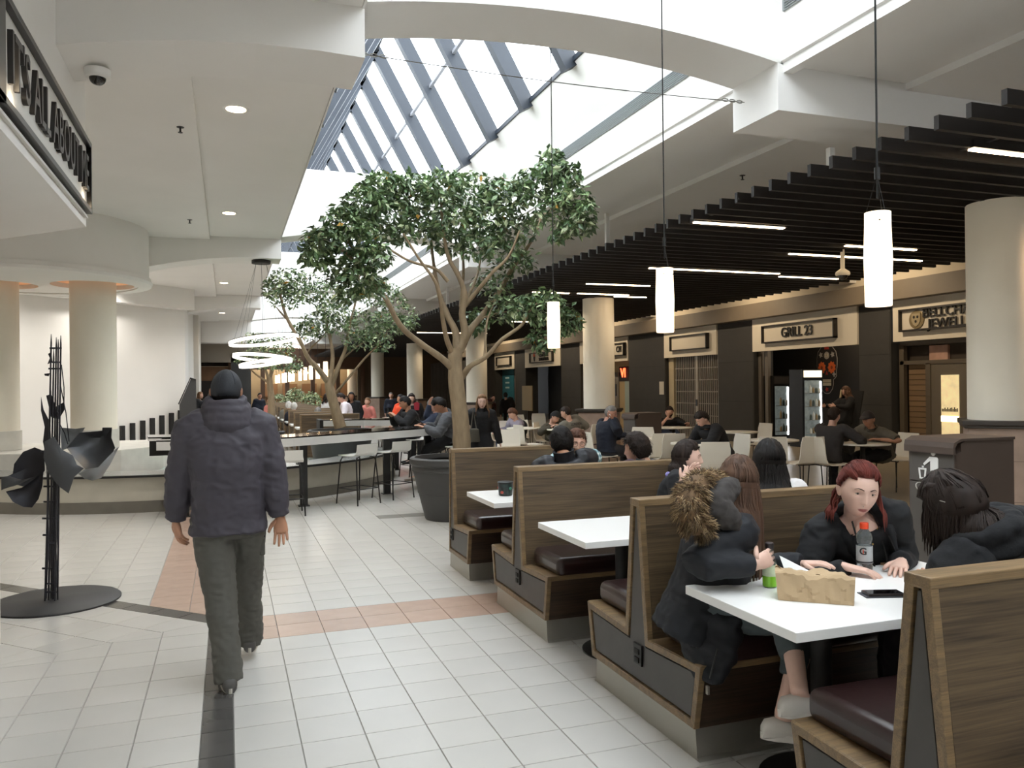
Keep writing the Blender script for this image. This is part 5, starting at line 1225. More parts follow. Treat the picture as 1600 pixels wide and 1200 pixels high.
def person(label, P, head, heading, S=1.0, skin='fair', look=(0,0,0), hands=None, elbows=None, feet=None, knees=None, twist=0, top=None, legs=None, shoes=None, hair=None, det=1, hem=.1, sleeve=1.0, bulk=1.0, handopt=None, torso_k=1.0, wr=.006, male=True, beard=None, gaze=(0,0), neckskin=True, open_front=None, seated=True, hunch=0):
    P = Vector(P); Hd = Vector(head); a = R_(heading)
    F = Vector((math.sin(a), math.cos(a), 0)); Rt = Vector((math.cos(a), -math.sin(a), 0))
    root = thing('person', label, 'person', (P.x, P.y, 0)); O = Vector((P.x, P.y, 0))
    vox = {2: .009, 1: .014, 0: .022}[det]; seed = len(PEOPLE)*3.7
    rg = random.Random(len(PEOPLE)+100)
    # head frame
    yaw, pit, rol = (R_(v) for v in look); b = a+yaw
    hf = Vector((math.sin(b)*math.cos(pit), math.cos(b)*math.cos(pit), -math.sin(pit))); hr = Vector((math.cos(b), -math.sin(b), 0)); hu = hr.cross(hf)
    hr, hu = hr*math.cos(rol)-hu*math.sin(rol), hu*math.cos(rol)+hr*math.sin(rol)
    Mx = Matrix((hr, hf, hu)).transposed().to_4x4(); Mx.translation = Hd-O
    # spine
    lean = (Hd-P).normalized(); nk = Hd-O-(lean*.5+hu*.5).normalized()*(.150-.055*hunch)*S-hf*(.020+.065*hunch)*S
    base = P-O; sp_ = nk-base; T = sp_.normalized(); sl_ = sp_.length
    a2 = a+R_(twist); Rs = Vector((math.cos(a2), -math.sin(a2), 0)); Rs = (Rs-T*Rs.dot(T)).normalized()
    Rp = Rt.copy(); bow = (F-T*F.dot(T)).normalized()*(-.025*S)
    def spine(t): return base+sp_*t+bow*math.sin(math.pi*max(0,min(1,t)))*1.0
    sw = (.178 if male else .158)*S; sh_c = nk-T*.045*S
    shR, shL = sh_c+Rs*sw, sh_c-Rs*sw
    # arms
    el, wrs = {}, {}
    hands = hands or {}; elbows = elbows or {}
    for k, sh, sg in (('R', shR, 1), ('L', shL, -1)):
        tgt = hands.get(k)
        tgt = Vector(tgt)-O if tgt is not None else (base+F*.26*S+Rt*sg*.14*S+UPV*.10*S if seated else sh+Rs*sg*.06*S-UPV*.52*S+F*.03*S)
        pole = Vector(elbows[k]) if k in elbows else (-F*.6-UPV*.5+Rt*sg*.7)
        el[k], wrs[k] = ik(sh, tgt, .285*S, .255*S, pole)
    # legs
    kn, an = {}, {}; feet = feet or {}; knees = knees or {}
    hz = {'R': base+Rt*.09*S, 'L': base-Rt*.09*S}
    for k, sg in (('R', 1), ('L', -1)):
        tgt = Vector(feet[k])-O if k in feet else ((base+F*.42*S+Rt*sg*.1*S)*Vector((1,1,0)) if False else Vector((0,0,0)))
        if k not in feet:
            q = base+(F*.40*S if seated else Vector())+Rt*sg*.10*S; tgt = Vector((q.x, q.y, .085*S))
        pole = Vector(knees[k]) if k in knees else (F*1.0+UPV*.9)
        kn[k], an[k] = ik(hz[k], tgt, .43*S, .42*S, pole)
    fdir = {k: Vector((v.x, v.y, 0)).normalized() for k, v in (handopt or {}).get('feet', {'R': F+Rt*.15, 'L': F-Rt*.15}).items()}
    def section(t, hw, hd, n=18, c=None, pw=.82):
        c = c if c is not None else spine(t); q = max(0, min(1, t)); r = (Rp*(1-q)+Rs*q).normalized(); f = T.cross(r)*-1; f = r.cross(T)*-1 if f.dot(F) < 0 else f
        out = []
        for j in range(n):
            th = 2*math.pi*j/n; cx, sx = math.cos(th), math.sin(th); out.append(c+r*hw*math.copysign(abs(cx)**pw, cx)+f*hd*math.copysign(abs(sx)**pw, sx))
        return out
    kS = S*torso_k
    def torso(mb, g, hemlen=0, top_t=1.0):
        W = [(0,.160,.115),(.25,.150,.108),(.55,.168,.118),(.80,.178,.112),(.90,.160,.095),(.965,.105,.078),(1.04,.062,.06)] if male else [(0,.165,.115),(.28,.138,.1),(.55,.150,.118),(.80,.157,.106),(.90,.142,.088),(.965,.092,.068),(1.04,.055,.055)]
        rings = []
        if hemlen:
            down = -T if not seated else -T
            rings.append(section(0, (.172+g)*kS, (.125+g)*kS, c=base-T*hemlen*S))
        for t, hw, hd in W:
            if t <= top_t: rings.append(section(t, (hw+g)*kS, (hd+g*.9)*kS))
        mb.loft(rings)
    # skin body, clothes cover most of it
    body = MB(); torso(body, -.012)
    for k in 'RL':
        sh = shR if k == 'R' else shL
        kc = 1 if (not top or sleeve < 1) else .55; limb(body, [sh, el[k], el[k].lerp(wrs[k], .7), wrs[k]], [.050*S*kc,.040*S*kc,.030*S*max(kc,.8),.027*S], 10)
        limb(body, [hz[k], kn[k], an[k]], [.078*S,.055*S,.037*S], 10)
        body.tube([an[k]-fdir[k]*.03*S-UPV*.03*S, an[k]+fdir[k]*.08*S-UPV*.045*S, an[k]+fdir[k]*.15*S-UPV*.06*S], [.034*S,.035*S,.022*S], 8)
    hc = Hd-O
    nr_ = 1 if male else .86; limb(body, [nk-T*.05*S, nk+T*.02*S, hc-hu*.085*S-hf*.028*S, hc-hu*.03*S-hf*.025*S], [.064*S*nr_,.053*S*nr_,.048*S*nr_,.045*S*nr_], 14)
    sk = SKIN[skin]; bo = remesh(body, max(vox, .011), 'body', sk, root, 4)
    hd = MB(); nu, nv = ((64,52) if det == 2 else (40,30) if det == 1 else (24,18))
    head_grid(hd, Mx, S, nu, nv)
    ears = MB()
    for sg in (-1, 1):
        e0 = Mx @ Vector((sg*.077*S, -.012*S, -.004*S)); m3 = Mx.to_3x3() @ Matrix.Rotation(sg*.35, 3, 'Z')
        hd.sphere(e0, (.009*S,.020*S,.032*S), 10, 8, m3)
        hd.sphere(Mx @ Vector((sg*.084*S, -.014*S, .004*S)), (.006*S,.017*S,.024*S), 8, 6, m3)
    mats = [sk, EYEW, IRIS, LIP, BROW]
    if det >= 1:
        gx, gy = gaze
        for sg in (-1, 1):
            y = surf(.031, .004); c = Vector((sg*.031, y-.0068, .003)); hd.cur = 1; hd.sphere(Mx @ (c*S), .0118*S, 12, 8)
            hd.cur = 2; hd.sphere(Mx @ ((c+Vector((gx*.004, .0068, gy*.003)))*S), .0062*S, 8, 6)
            hd.cur = 0; hd.tube([Mx @ (Vector((sg*(.031+q*.0135), y+.0052-abs(q)*.005-(.001 if q*sg < 0 else 0), .0112-.004*q*q))*S) for q in (-1.05,-.5,0,.5,1.05)], .0034*S, 6)
            hd.tube([Mx @ (Vector((sg*(.031+q*.0125), y+.0042-abs(q)*.004, -.0035+.002*q*q))*S) for q in (-1,-.5,0,.5,1)], .0028*S, 6)
            hd.cur = 4; bw = .0026 if male else .0019
            hd.tube([Mx @ (Vector((sg*x_, surf(x_, z_)+.0012, z_))*S) for x_, z_ in ((.013,.0215),(.022,.0255),(.034,.0275),(.047,.021))], [bw*S, bw*1.3*S, bw*S, bw*.4*S], 5)
        hd.cur = 3
        hd.tube([Mx @ (Vector((x_, surf(x_, -.0635)-.0005, -.0635-.0022*abs(x_)/.02))*S) for x_ in (-.022,-.012,-.004,0,.004,.012,.022)], [.001*S,.0032*S,.0036*S,.003*S,.0036*S,.0032*S,.001*S], 6)
        hd.tube([Mx @ (Vector((x_, surf(x_, -.072)-.001, -.072+.0035*(abs(x_)/.02)**2))*S) for x_ in (-.021,-.012,0,.012,.021)], [.001*S,.0042*S,.005*S,.0042*S,.001*S], 6)
        hd.cur = 0
    # hands
    ho = handopt or {}
    for k in 'RL':
        if k in ho.get('skip', ''): continue
        d = Vector(ho[k+'d']) if k+'d' in ho else (wrs[k]-el[k])
        n = Vector(ho[k+'n']) if k+'n' in ho else (-UPV if seated else Rt*(-1 if k == 'R' else 1))
        hand(hd, wrs[k], d, n, k == 'R', ho.get(k+'c', .3), S*(1.0 if male else .92), thumb=ho.get(k+'t', .5), spread=ho.get(k+'s', .06), seg=7 if det else 5)
    append_mesh(bo, hd, mats)
    # clothes
    if legs:
        mb = MB(); g = legs.get('g', .018)
        mb.loft([section(0, .158*S+g*.4, .118*S+g*.4, c=base-T*.10*S), section(0, .165*S+g*.4, .122*S+g*.4), section(.16, .152*S, .112*S)])
        for k in 'RL':
            e = an[k]+(kn[k]-an[k])*legs.get('crop', 0)+UPV*(-.045*S if not legs.get('crop') else 0)
            limb(mb, [hz[k]+T*.02*S, hz[k].lerp(kn[k], .5), kn[k], an[k].lerp(kn[k], .5) if not legs.get('crop') else e.lerp(kn[k], .5), e], [(.088+g)*S,(.080+g)*S,(.060+g)*S,(.052+g)*S,(.040+g*1.3)*S], 14)
        remesh(mb, vox, 'trousers', legs['m'], root, 4, legs.get('wr', wr), 11, seed, legs.get('wz', 1.0))
    if top:
        mb = MB(); g = top.get('g', .016)*bulk; torso(mb, g, hem, top.get('neck', .97))
        for k in 'RL':
            sh = shR if k == 'R' else shL; sg = 1 if k == 'R' else -1; inn = sh-Rs*sg*.07*S-T*.01*S
            if sleeve >= 1: limb(mb, [inn, sh, el[k], el[k].lerp(wrs[k], .55), wrs[k]-(wrs[k]-el[k]).normalized()*.005*S], [(.062+g)*S,(.060+g)*S,(.046+g)*S,(.040+g*.8)*S,(.033+g*.5)*S], 14)
            else: limb(mb, [inn, sh, sh.lerp(el[k], sleeve*1.4)], [(.062+g)*S,(.060+g)*S,(.054+g)*S], 14)
        if top.get('skirt'):
            for k in 'RL': limb(mb, [hz[k], hz[k].lerp(kn[k], top['skirt'])], [(.10+g)*S,(.10+g)*S], 12)
        remesh(mb, vox, top.get('name', 'jacket'), top['m'], root, 4, top.get('wr', wr), 10, seed+1, top.get('wz', 1.0))
        if top.get('collar'):
            cb = MB(); c0 = nk+T*.0*S
            rr = [section(1, (.066+g)*S, (.062+g)*S, c=nk-T*.035*S, pw=1), section(1, (.060+g*.7)*S, (.060+g*.7)*S, c=nk+T*.02*S-hf*.004, pw=1), section(1, (.062+g*.8)*S, (.062+g*.8)*S, c=nk+T*top['collar']*S-hf*.008, pw=1), section(1, (.052+g*.5)*S, (.052+g*.5)*S, c=nk+T*top['collar']*.95*S-hf*.008, pw=1), section(1, (.05)*S, (.05)*S, c=nk-T*.02*S, pw=1)]
            cb.loft(rr); cb.build('collar', top.get('cm', top['m']), root, smooth=60)
    if shoes:
        for k in 'RL':
            f = fdir[k]; c = an[k]-UPV*.085*S; c.z = max(c.z, .0) if feet == {} else an[k].z-.085*S
            sd = Vector((f.y, -f.x, 0)); mb = MB(); rings = []
            for q, hw, ht in ((-.085,.026,.05),(-.07,.036,.075),(-.02,.040,.088),(.03,.043,.082),(.08,.048,.06),(.13,.050,.046),(.17,.042,.038),(.19,.02,.03)):
                o_ = c+f*q*S; rings.append([o_+sd*hw*math.copysign(abs(math.cos(t_))**.7, math.cos(t_))*S+UPV*(ht*.5+ht*.5*math.copysign(abs(math.sin(t_))**.7, math.sin(t_)))*S for t_ in [2*math.pi*j/14 for j in range(14)]])
            up_ = mb.loft(rings).build('shoe', shoes['m'], root, smooth=60)
            so = MB(); n = 20
            so.prism([((c+f*(.055+.145*math.cos(t_))*S+sd*(.05 if math.cos(t_) > 0 else .042)*math.sin(t_)*S).x, (c+f*(.055+.145*math.cos(t_))*S+sd*(.05 if math.cos(t_) > 0 else .042)*math.sin(t_)*S).y) for t_ in [2*math.pi*j/n for j in range(n)]], c.z-.002, c.z+.028*S, 'z'); so.build('sole', shoes.get('s', shoes['m']), up_)
    if hair: hair_on(root, Mx, S, hair, rg, nk, det)
    if beard: 
        mb = MB(); head_grid(mb, Mx, S, 40, 30, lambda d: .0045+.003*NZ.noise(d*14), lambda d: d.y > -.05 and d.z < -.22-.18*max(0, .8-d.y) and not (abs(d.x) < .3 and -.66 < d.z < -.5))
        def bo_(d): return .006
        mb2 = MB(); head_grid(mb2, Mx, S, 56, 44, lambda d: (.007 if d.z < -.62 else .012 if abs(d.x) < .4 and d.y > 0 else .006), lambda d: d.y > .02 and (d.z < -.70 or (abs(d.x) > .3 and d.z < -.28) or (abs(d.x) < .36 and -.56 < d.z < -.40)))
        mb2.build('beard', HAIRC[beard], root, smooth=180, fix=False)
    PEOPLE.append(root)
    return dict(root=root, O=O, Mx=Mx, nk=nk, T=T, F=F, Rt=Rt, Rs=Rs, base=base, wr=wrs, el=el, sh=(shR, shL), section=section, S=S, spine=spine, hf=hf, hr=hr, hu=hu, kn=kn, an=an, hz=hz)
def hair_on(root, Mx, S, h, rg, nk, det):
    st = h['st']; m_ = HAIRC[h['c']]; t = h.get('t', .014); mb = MB(); nu, nv = (64,48) if det == 2 else (40,30) if det == 1 else (26,20)
    line = h.get('line', .52); back = h.get('back', -.62)
    def hl(d):      # lowest z kept for this direction
        f = d.y
        if f > .45: return line-.10*(abs(d.x) > .45)
        if f > -.05: return line+(-.02-line)*((.45-f)/.5) - (.22 if st in ('bob','long') else 0)*((.45-f)/.5)
        return -.02+(back+.02)*min(1, (-.05-f)/.5) - (.1 if st in ('bob','long') else 0)
    def off(d):
        e = d.z-hl(d); k = min(1, max(0, e/.16)); return (.0015+t*k*(1+h.get('vol', .25)*max(0, d.z)))*(1+.28*NZ.noise(Vector((d.x*7, d.y*7, d.z*2.2))*(1 if st in ('bob','long') else 1.6)))+.0015
    if st in ('cap', 'beanie'): pass
    head_grid(mb, Mx, S, nu, nv, off, lambda d: d.z > hl(d)-.03)
    if st == 'short' and h.get('tuft', 1) and det >= 1:
        for _ in range(int(300*h.get('tuft', 1)*(3 if det == 2 else 1))):
            d = Vector((rg.gauss(0,1), rg.gauss(0,1), abs(rg.gauss(0,1))*1.1-.3)).normalized()
            if d.z < hl(d)+.08: continue
            n = Vector((d.x/.076, d.y/.097, d.z/.118)).normalized(); p = hp(d.x, d.y, d.z, False)+n*off(d)*.75
            tang = (Vector((0,.5,1))-n*n.dot(Vector((0,.5,1)))+Vector((rg.gauss(0,.5), rg.gauss(0,.5), 0))).normalized()*h.get('flow', -1)
            L_ = h.get('len', .03)*rg.uniform(.6,1.2); q = [p, p+n*.005+tang*L_*.5, p+n*.004+tang*L_]
            mb.tube([Mx @ (x*S) for x in q], [.0026*S,.0022*S,.0005*S], 4, flat=.5)
    if st in ('long', 'bob'):
        L_ = h.get('len', .35); n = h.get('n', 150)
        strands(mb, Mx, S, int(n*.75), rg, h.get('lon', (70,290)), (-35,62), L_*1.15, h.get('r', .0065), neck=nk, wave=h.get('wave', .01), off=t, torso_r=h.get('tr', .14))
        strands(mb, Mx, S, int(n*.35), rg, h.get('lon', (70,290)), (-45,-5), L_*.7, h.get('r', .0065), neck=nk, wave=h.get('wave', .01), off=t*.8, torso_r=h.get('tr', .14))
        if det == 2:
            for _ in range(150):
                lo = rg.uniform(0, 2*math.pi); q = []
                for k in range(7):
                    la = R_(84-k*13); d = Vector((math.cos(la)*math.sin(lo+.12*math.sin(k)), math.cos(la)*math.cos(lo), math.sin(la)))
                    if d.z < hl(d)+.02: break
                    n_ = Vector((d.x/.076, d.y/.097, d.z/.118)).normalized(); q.append(Mx @ ((hp(d.x,d.y,d.z,False)+n_*(off(d)+.0006))*S))
                if len(q) > 2: mb.tube(q, [.0026*S]*len(q), 4, flat=.45)
    if st == 'tied':
        kn_ = Vector((.12, -.93, .30)).normalized()
        for _ in range(420):
            lo = rg.uniform(-1.75, 1.75); z0 = None
            for la_ in range(5, 80, 2):
                d0 = Vector((math.cos(R_(la_))*math.sin(lo), math.cos(R_(la_))*math.cos(lo), math.sin(R_(la_))))
                if d0.z > hl(d0)-.015: z0 = d0; break
            if z0 is None: continue
            q = []; nn = rg.uniform(.35, 1)
            for k in range(9):
                t_ = k/8*nn; d = z0.slerp(kn_, t_); n_ = Vector((d.x/.076, d.y/.097, d.z/.118)).normalized()
                q.append(Mx @ ((hp(d.x,d.y,d.z,False)+n_*(max(off(d), .002)+.0012+.003*math.sin(3.1*t_)*rg.random()))*S))
            mb.tube(q, [.0012*S]+[.0024*S]*(len(q)-2)+[.001*S], 4, flat=.5)
    mb.build('hair', m_, root, smooth=180, fix=False)
def headwear(p, kind, mat, name, line=.18, t=.016, brim=False, peak_mat=None):
    Mx, S = p['Mx'], p['S']; mb = MB()
    ln = lambda d: line+(.18 if d.y > .2 and kind == 'beanie' else 0)-(.22 if d.y < -.3 else 0)
    def off(d):
        e = d.z-ln(d); return t*(1 if e > .08 else .85)+(.006 if kind == 'beanie' and e < .22 else 0)+(.012*max(0, d.z)**3 if kind == 'beanie' else .006*max(0,d.z))
    head_grid(mb, Mx, S, 44, 34, off, lambda d: d.z > ln(d)-.02)
    o = mb.build(name, mat, p['root'], smooth=180, fix=False)
    if kind == 'cap':
        for k in range(6):
            q = []
            for i in range(9):
                la = R_(88-i*8.5); lo = k*math.pi/3+.3; d = Vector((math.cos(la)*math.sin(lo), math.cos(la)*math.cos(lo), math.sin(la)))
                if d.z < ln(d): break
                n = Vector((d.x/.076, d.y/.097, d.z/.118)).normalized(); q.append(Mx @ ((hp(d.x,d.y,d.z,False)+n*(off(d)+.0004))*S))
            if len(q) > 2: MB().tube(q, .0013*S, 5).build('seam', mat, o)
    if brim:
        mb = MB(); pts = []
        for i in range(11):
            x = -.07+.014*i; pts.append((x, .082-.35*x*x/.07, .118-.03-2.2*x*x))
        top = [Mx @ (Vector(q)*S) for q in pts]; out = [Mx @ (Vector((q[0]*1.02, q[1]+.075*math.sqrt(max(0, 1-(q[0]/.075)**2))+.01, q[2]-.022))*S) for q in pts]
        dn = -(Mx.to_3x3() @ Vector((0,0,1)))*.004
        n = len(pts); V_ = top+out+[v+dn for v in top]+[v+dn for v in out]; Fc = []
        for i in range(n-1): Fc += [[i,i+1,n+i+1,n+i],[2*n+i+1,2*n+i,3*n+i,3*n+i+1],[n+i,n+i+1,3*n+i+1,3*n+i]]
        mb.add(V_, Fc); mb.build('peak', peak_mat or mat, o, smooth=60)
    return o
BLKC = cloth('cloth_black', '#131316'); NAVY = cloth('cloth_navy', '#151a28'); DENIM = cloth('denim', '#2d3a52'); DGREY = cloth('cloth_dark_grey', '#33343a'); GREY = cloth('cloth_grey', '#77746c')
WHT = cloth('cloth_white', '#d8d4d2'); SHOE_W = M('shoe_white', '#d9d2ca', .6); SHOE_B = M('shoe_black', '#1c1b1b', .6)
# ---- the man walking away
JK = cloth('softshell', '#413d45', .05, .7, .06, 60); KH = cloth('khaki_grey', '#54524c', .06, .8, .08, 50)
Yw = 4.72
w = person('person in a charcoal softshell jacket and dark cap walking away on the left', (-.0,4.78,.90), at(354,614,Y=4.80), -1, S=.985, skin='tan', look=(10,4,0), seated=False,
 hands={'R': at(443,832,Y=4.75), 'L': at(274,815,Y=4.86)}, elbows={'R': Vector((.75,-.7,-.1)), 'L': Vector((-.9,-.5,0))}, feet={'L': at(358,1052,Y=4.62), 'R': at(392,1022,Y=5.18)}, knees={'L': Vector((-.05,1,0)), 'R': Vector((.05,1,0))},
 top=dict(m=JK, g=.040, neck=.97, wr=.010, wz=.45), legs=dict(m=KH, g=.026, wr=.009, wz=.4), shoes=dict(m=M('shoe_grey', '#4a4744', .6), s=M('sole_pale', '#b9b3a8', .6)), hair=dict(st='short', c='black', t=.005, tuft=0), hem=.08, det=2,
 handopt={'Rd': (.05,-.03,-1), 'Rn': (-.15,-1,-.05), 'Rc': .28, 'Ld': (.18,-.06,-1), 'Ln': (.8,.5,.3), 'Lc': .55, 'Rs': .1, 'feet': {'L': Vector((-.08,1,0)), 'R': Vector((.05,1,0))}})
headwear(w, 'cap', M('cap_black', '#26282d', .75, bump=.1, bs=90), 'cap', line=.04, t=.010)
hb = MB(); sc_ = w['section']   # rolled hood at the nape
nk, T, F_ = w['nk'], w['T'], w['F']
def ringtube(c, rx, ry, up, fwd, rt, r0, n=26, flat=1.0, jit=0, a0=0, a1=2*math.pi, rb=None):
    pts = []
    for i in range(n+1):
        a = a0+(a1-a0)*i/n; pts.append(c+rt*rx*math.cos(a)+fwd*ry*math.sin(a)+up*(jit*math.sin(3*a)+(rb or 0)*max(0, -math.sin(a))))
    return pts
for dz, rx, ry, r in ((.105,.090,.094,.026),(.065,.102,.104,.032),(.025,.114,.110,.034),(-.01,.12,.112,.034)):
    pts = ringtube(nk+T*dz-F_*.012, rx, ry, T, F_, w['Rs'], r, jit=.004, rb=-.02)
    hb.tube(pts, r, 10, cap=False)
for dz, ry, r in ((-.035,.112,.032),(-.065,.112,.026)): hb.tube([nk+T*(dz+.02*abs(x))-F_*(ry-.35*abs(x)*abs(x)/.1*.1)+w['Rs']*x for x in (-.10,-.05,0,.05,.10)], [r*.5,r,r*1.1,r,r*.5], 10)
remesh(hb, .010, 'hood', JK, w['root'], 3, .005, 14, 5)
for k, sg in (('R',1),('L',-1)):
    d = (w['wr'][k]-w['el'][k]).normalized(); c = w['wr'][k]-d*.015
    MB().tube([c-d*.012, c+d*.014], .066, 18).build('cuff', JK, w['root'], smooth=60) if False else None
pk = MB(); q = w['hz']['R'].lerp(w['kn']['R'], .45)+w['Rt']*.085; pk.bar(q-UPV*.06, q+UPV*.06+F_*.0, .14, .03, up=tuple(w['Rt'])); pk.build('cargo_pocket', KH, w['root'], bevel=.008)
MB().bar(q+UPV*.05-F_*.075+w['Rt']*.012, q+UPV*.062+F_*.06+w['Rt']*.02, .006, .006).build('pocket_zip', BLACKM, w['root'])
# ---- woman in the fur trimmed parka
PK = cloth('parka_navy', '#10131a', .08, .75, .1, 40); JEANS = cloth('jeans_grey', '#4d5557', .08); FUR = M('fur_tan', '#6b5236', .8, var=.5, vs=25); FURD = M('fur_grey', '#3a3634', .9, var=.3, vs=30); HAIRP = HAIRC['light']
f = person('person with long straight brown hair in a navy parka with a tan fur hood', (1.99,3.15,.63), at(1154,757,Y=3.12), 104, S=.97, skin='pale', look=(-58,6,0), male=False, det=2,
 hands={'R': at(1180,882,Y=2.84), 'L': (2.45,3.0,.80)}, elbows={'R': Vector((-.8,-.35,-.6)), 'L': Vector((.2,.5,-1))}, feet={'R': at(1222,1122,Y=2.74), 'L': at(1250,1086,Y=2.62)}, knees={'R': Vector((1,-.3,.7)), 'L': Vector((1,-.4,.7))},
 top=dict(m=PK, g=.026, neck=.97, wr=.008, name='parka'), legs=dict(m=JEANS, g=.010, crop=.42, wr=.003), shoes=dict(m=SHOE_W, s=SHOE_W), hair=dict(st='long', c='brown', len=.36, n=620, t=.017, r=.0038, wave=.003, lon=(60,300), line=.60, tr=.12), hem=.16,
 handopt={'Rd': (.95,.12,.25), 'Rn': (.15,.95,-.2), 'Rc': .62, 'Rt': 1.2, 'feet': {'R': Vector((1,-.5,0)), 'L': Vector((1,-.4,0))}})
# coat tail spilling off the seat towards the aisle
mb = MB(); o_ = f['O']
tail = [((2.10,3.16,.86),.17,.12),((2.03,3.10,.70),.19,.11),((1.98,3.05,.55),.17,.085),((1.945,3.0,.44),.13,.06),((1.92,2.96,.36),.075,.035)]
rings = []
for c, hw, hd_ in tail:
    c = Vector(c)-o_; ax = Vector((.35,-.93,0)); ay = Vector((.93,.35,0)); rings.append([c+ax*hw*math.cos(t_)+ay*hd_*math.sin(t_) for t_ in [2*math.pi*j/18 for j in range(18)]])
mb.loft(rings); remesh(mb, .010, 'coat_tail', PK, f['root'], 3, .014, 9, 4)
MB().tube([Vector((1.91,2.87,.52))-o_, Vector((1.90,2.90,.42))-o_, Vector((1.905,2.93,.36))-o_], .004, 6).build('zip', BLACK, f['root']); MB().box(1.895-o_.x,1.905-o_.x,2.925-o_.y,2.94-o_.y,.31,.345).build('zip_pull', STEEL, f['root'])
# hood: dark lining bowl and the thick fur rim lying on back and shoulder
def local(pt): return Vector(pt)-o_
rim = [at(x, y, Y=yy)-o_ for x, y, yy in ((1128,752,3.12),(1106,752,3.06),(1086,762,3.0),(1076,782,2.96),(1078,806,2.93),(1092,824,2.91),(1110,830,2.90))]
lin_ = [at(x, y, Y=yy)-o_ for x, y, yy in ((1146,760,3.06),(1128,770,3.0),(1118,786,2.97),(1124,800,2.94),(1140,812,2.92),(1152,824,2.92))]
mb = MB(); mb.tube(lin_, [.04,.062,.072,.07,.055,.03], 14); remesh(mb, .010, 'hood_lining', FURD, f['root'], 2, .008, 22, 2)
mb = MB(); mb.tube(rim, [.03,.048,.056,.058,.052,.044,.02], 16); rgf = random.Random(9); fb_ = MB()
core = mb.mesh('t', FUR); vs_ = [(v.co.copy(), v.normal.copy()) for v in core.vertices]; tris = [[p for p in pl.vertices] for pl in core.polygons]
for pl in core.polygons:
    P_ = [core.vertices[i].co for i in pl.vertices]
    for _ in range(90):
        wts = [rgf.random() for _ in P_]; sm = sum(wts); p = sum((q_*(k/sm) for q_, k in zip(P_, wts)), Vector()); n = pl.normal.copy()
        dr = (n*.75+Vector((rgf.gauss(-.1,.22), rgf.gauss(-.1,.22), rgf.gauss(-.4,.22)))).normalized(); L_ = rgf.uniform(.024,.046)
        fb_.cur = rgf.choices((0,1,2), (.4,.35,.25))[0]
        s_ = dr.orthogonal().normalized()*.0016; fb_.add([p-s_, p+s_, p+dr*L_*.6+Vector((0,0,-.003))+s_*.6, p+dr*L_+Vector((0,0,-.009))], [(0,1,2),(0,2,3)])
fr_ = mb.build('fur_trim', FUR, f['root'], smooth=180); fb_.build('fur_hairs', [FUR, M('fur_pale', '#c2a880', .8), M('fur_dark', '#38291c', .8)], fr_, kind='stuff', fix=False)
# ---- red haired woman facing the viewer
HD = cloth('hoodie_black', '#0e0f12', .1, .85)
r = person('person with red hair tied back, black hoodie and lanyard, facing the viewer', (3.02,3.22,.63), at(1342,766,Y=3.0), 196, S=1.06, skin='pale', look=(8,8,-6), male=False, det=2, hunch=.25, gaze=(.2,0),
 hands={'R': at(1322,886,Y=2.93), 'L': at(1408,878,Y=2.9)}, elbows={'R': Vector((-.55,.3,-1)), 'L': Vector((.55,.3,-1))}, top=dict(m=HD, g=.022, neck=.90, name='hoodie', wr=.007), legs=dict(m=BLKC, g=.012), shoes=dict(m=SHOE_B), hair=dict(st='tied', c='red', t=.010, line=.62, back=-.55), hem=.05,
 handopt={'Rd': (.6,-.7,-.1), 'Rn': (0,-.1,-1), 'Ld': (-.75,-.6,-.12), 'Ln': (0,0,-1), 'Lc': .22, 'Rc': .3})
hm = MB(); strands(hm, r['Mx'], r['S'], 46, random.Random(4), (100,140), (-30,0), .10, .004, neck=r['nk'], wave=.04, off=.016, flare=1.1); hm.build('hair_tail', HAIRC['red'], r['root'], smooth=180, fix=False); hm = MB(); strands(hm, r['Mx'], r['S'], 14, random.Random(5), (-115,-85), (-10,15), .16, .0035, neck=r['nk'], wave=.02, off=.012, flare=.3); hm.build('hair_lock', HAIRC['red'], r['root'], smooth=180, fix=False)
# open neckline, lanyard, pendant
o_ = r['O']; nk, Rs_, F_, T_ = r['nk'], r['Rs'], r['F'], r['T']
ch = MB(); fw = (F_-T_*F_.dot(T_)).normalized()
def chest(x, d, lift=0): # point on the chest, x to her right, d down from the neck base
    return nk-T_*d+Rs_*x+fw*(.058+.30*min(d,.2)-1.6*x*x+lift)*r['S']
g_ = [[chest(x*(.45+.55*min(1, d/.06)), d, .012) for x in (-.078,-.05,-.02,0,.02,.05,.078)] for d in (-.02,.02,.06,.10,.13)]
ch.loft(g_, False, False, closed=False); bk_ = [[q-fw*.02 for q in row] for row in g_]; ch.loft(bk_, False, False, closed=False); ch.build('neckline', SKIN['pale'], r['root'], smooth=180, fix=False)
for x0, x1 in ((-.055,-.035),(.055,.035)): MB().tube([chest(x0*.9,-.03,.016), chest(x0,.03,.020), chest((x0+x1)/2,.10,.026), chest(x1,.17,.035), chest(x1*.6,.25,.04)], .0055, 6, flat=.35).build('lanyard', M('lanyard_black', '#15110f', .6), r['root'])
MB().tube([chest(x,.035+.055*(1-(x/.05)**2),.0165) for x in (-.05,-.03,-.01,0,.01,.03,.05)], .0012, 5).build('necklace', M('gold', '#b08a4a', .3, metal=.8), r['root']); MB().sphere(chest(0,.1,.018), .006, 8, 6).build('pendant_charm', MATS['gold'], r['root'])
hd_ = MB()
for sg in (-1, 1): hd_.tube([nk-T_*.0+Rs_*sg*.09-fw*.05, nk-T_*.005+Rs_*sg*.105+fw*.01, chest(sg*.095,.06,.02), chest(sg*.088,.14,.03), chest(sg*.085,.22,.035)], [.03,.034,.028,.02,.012], 10)
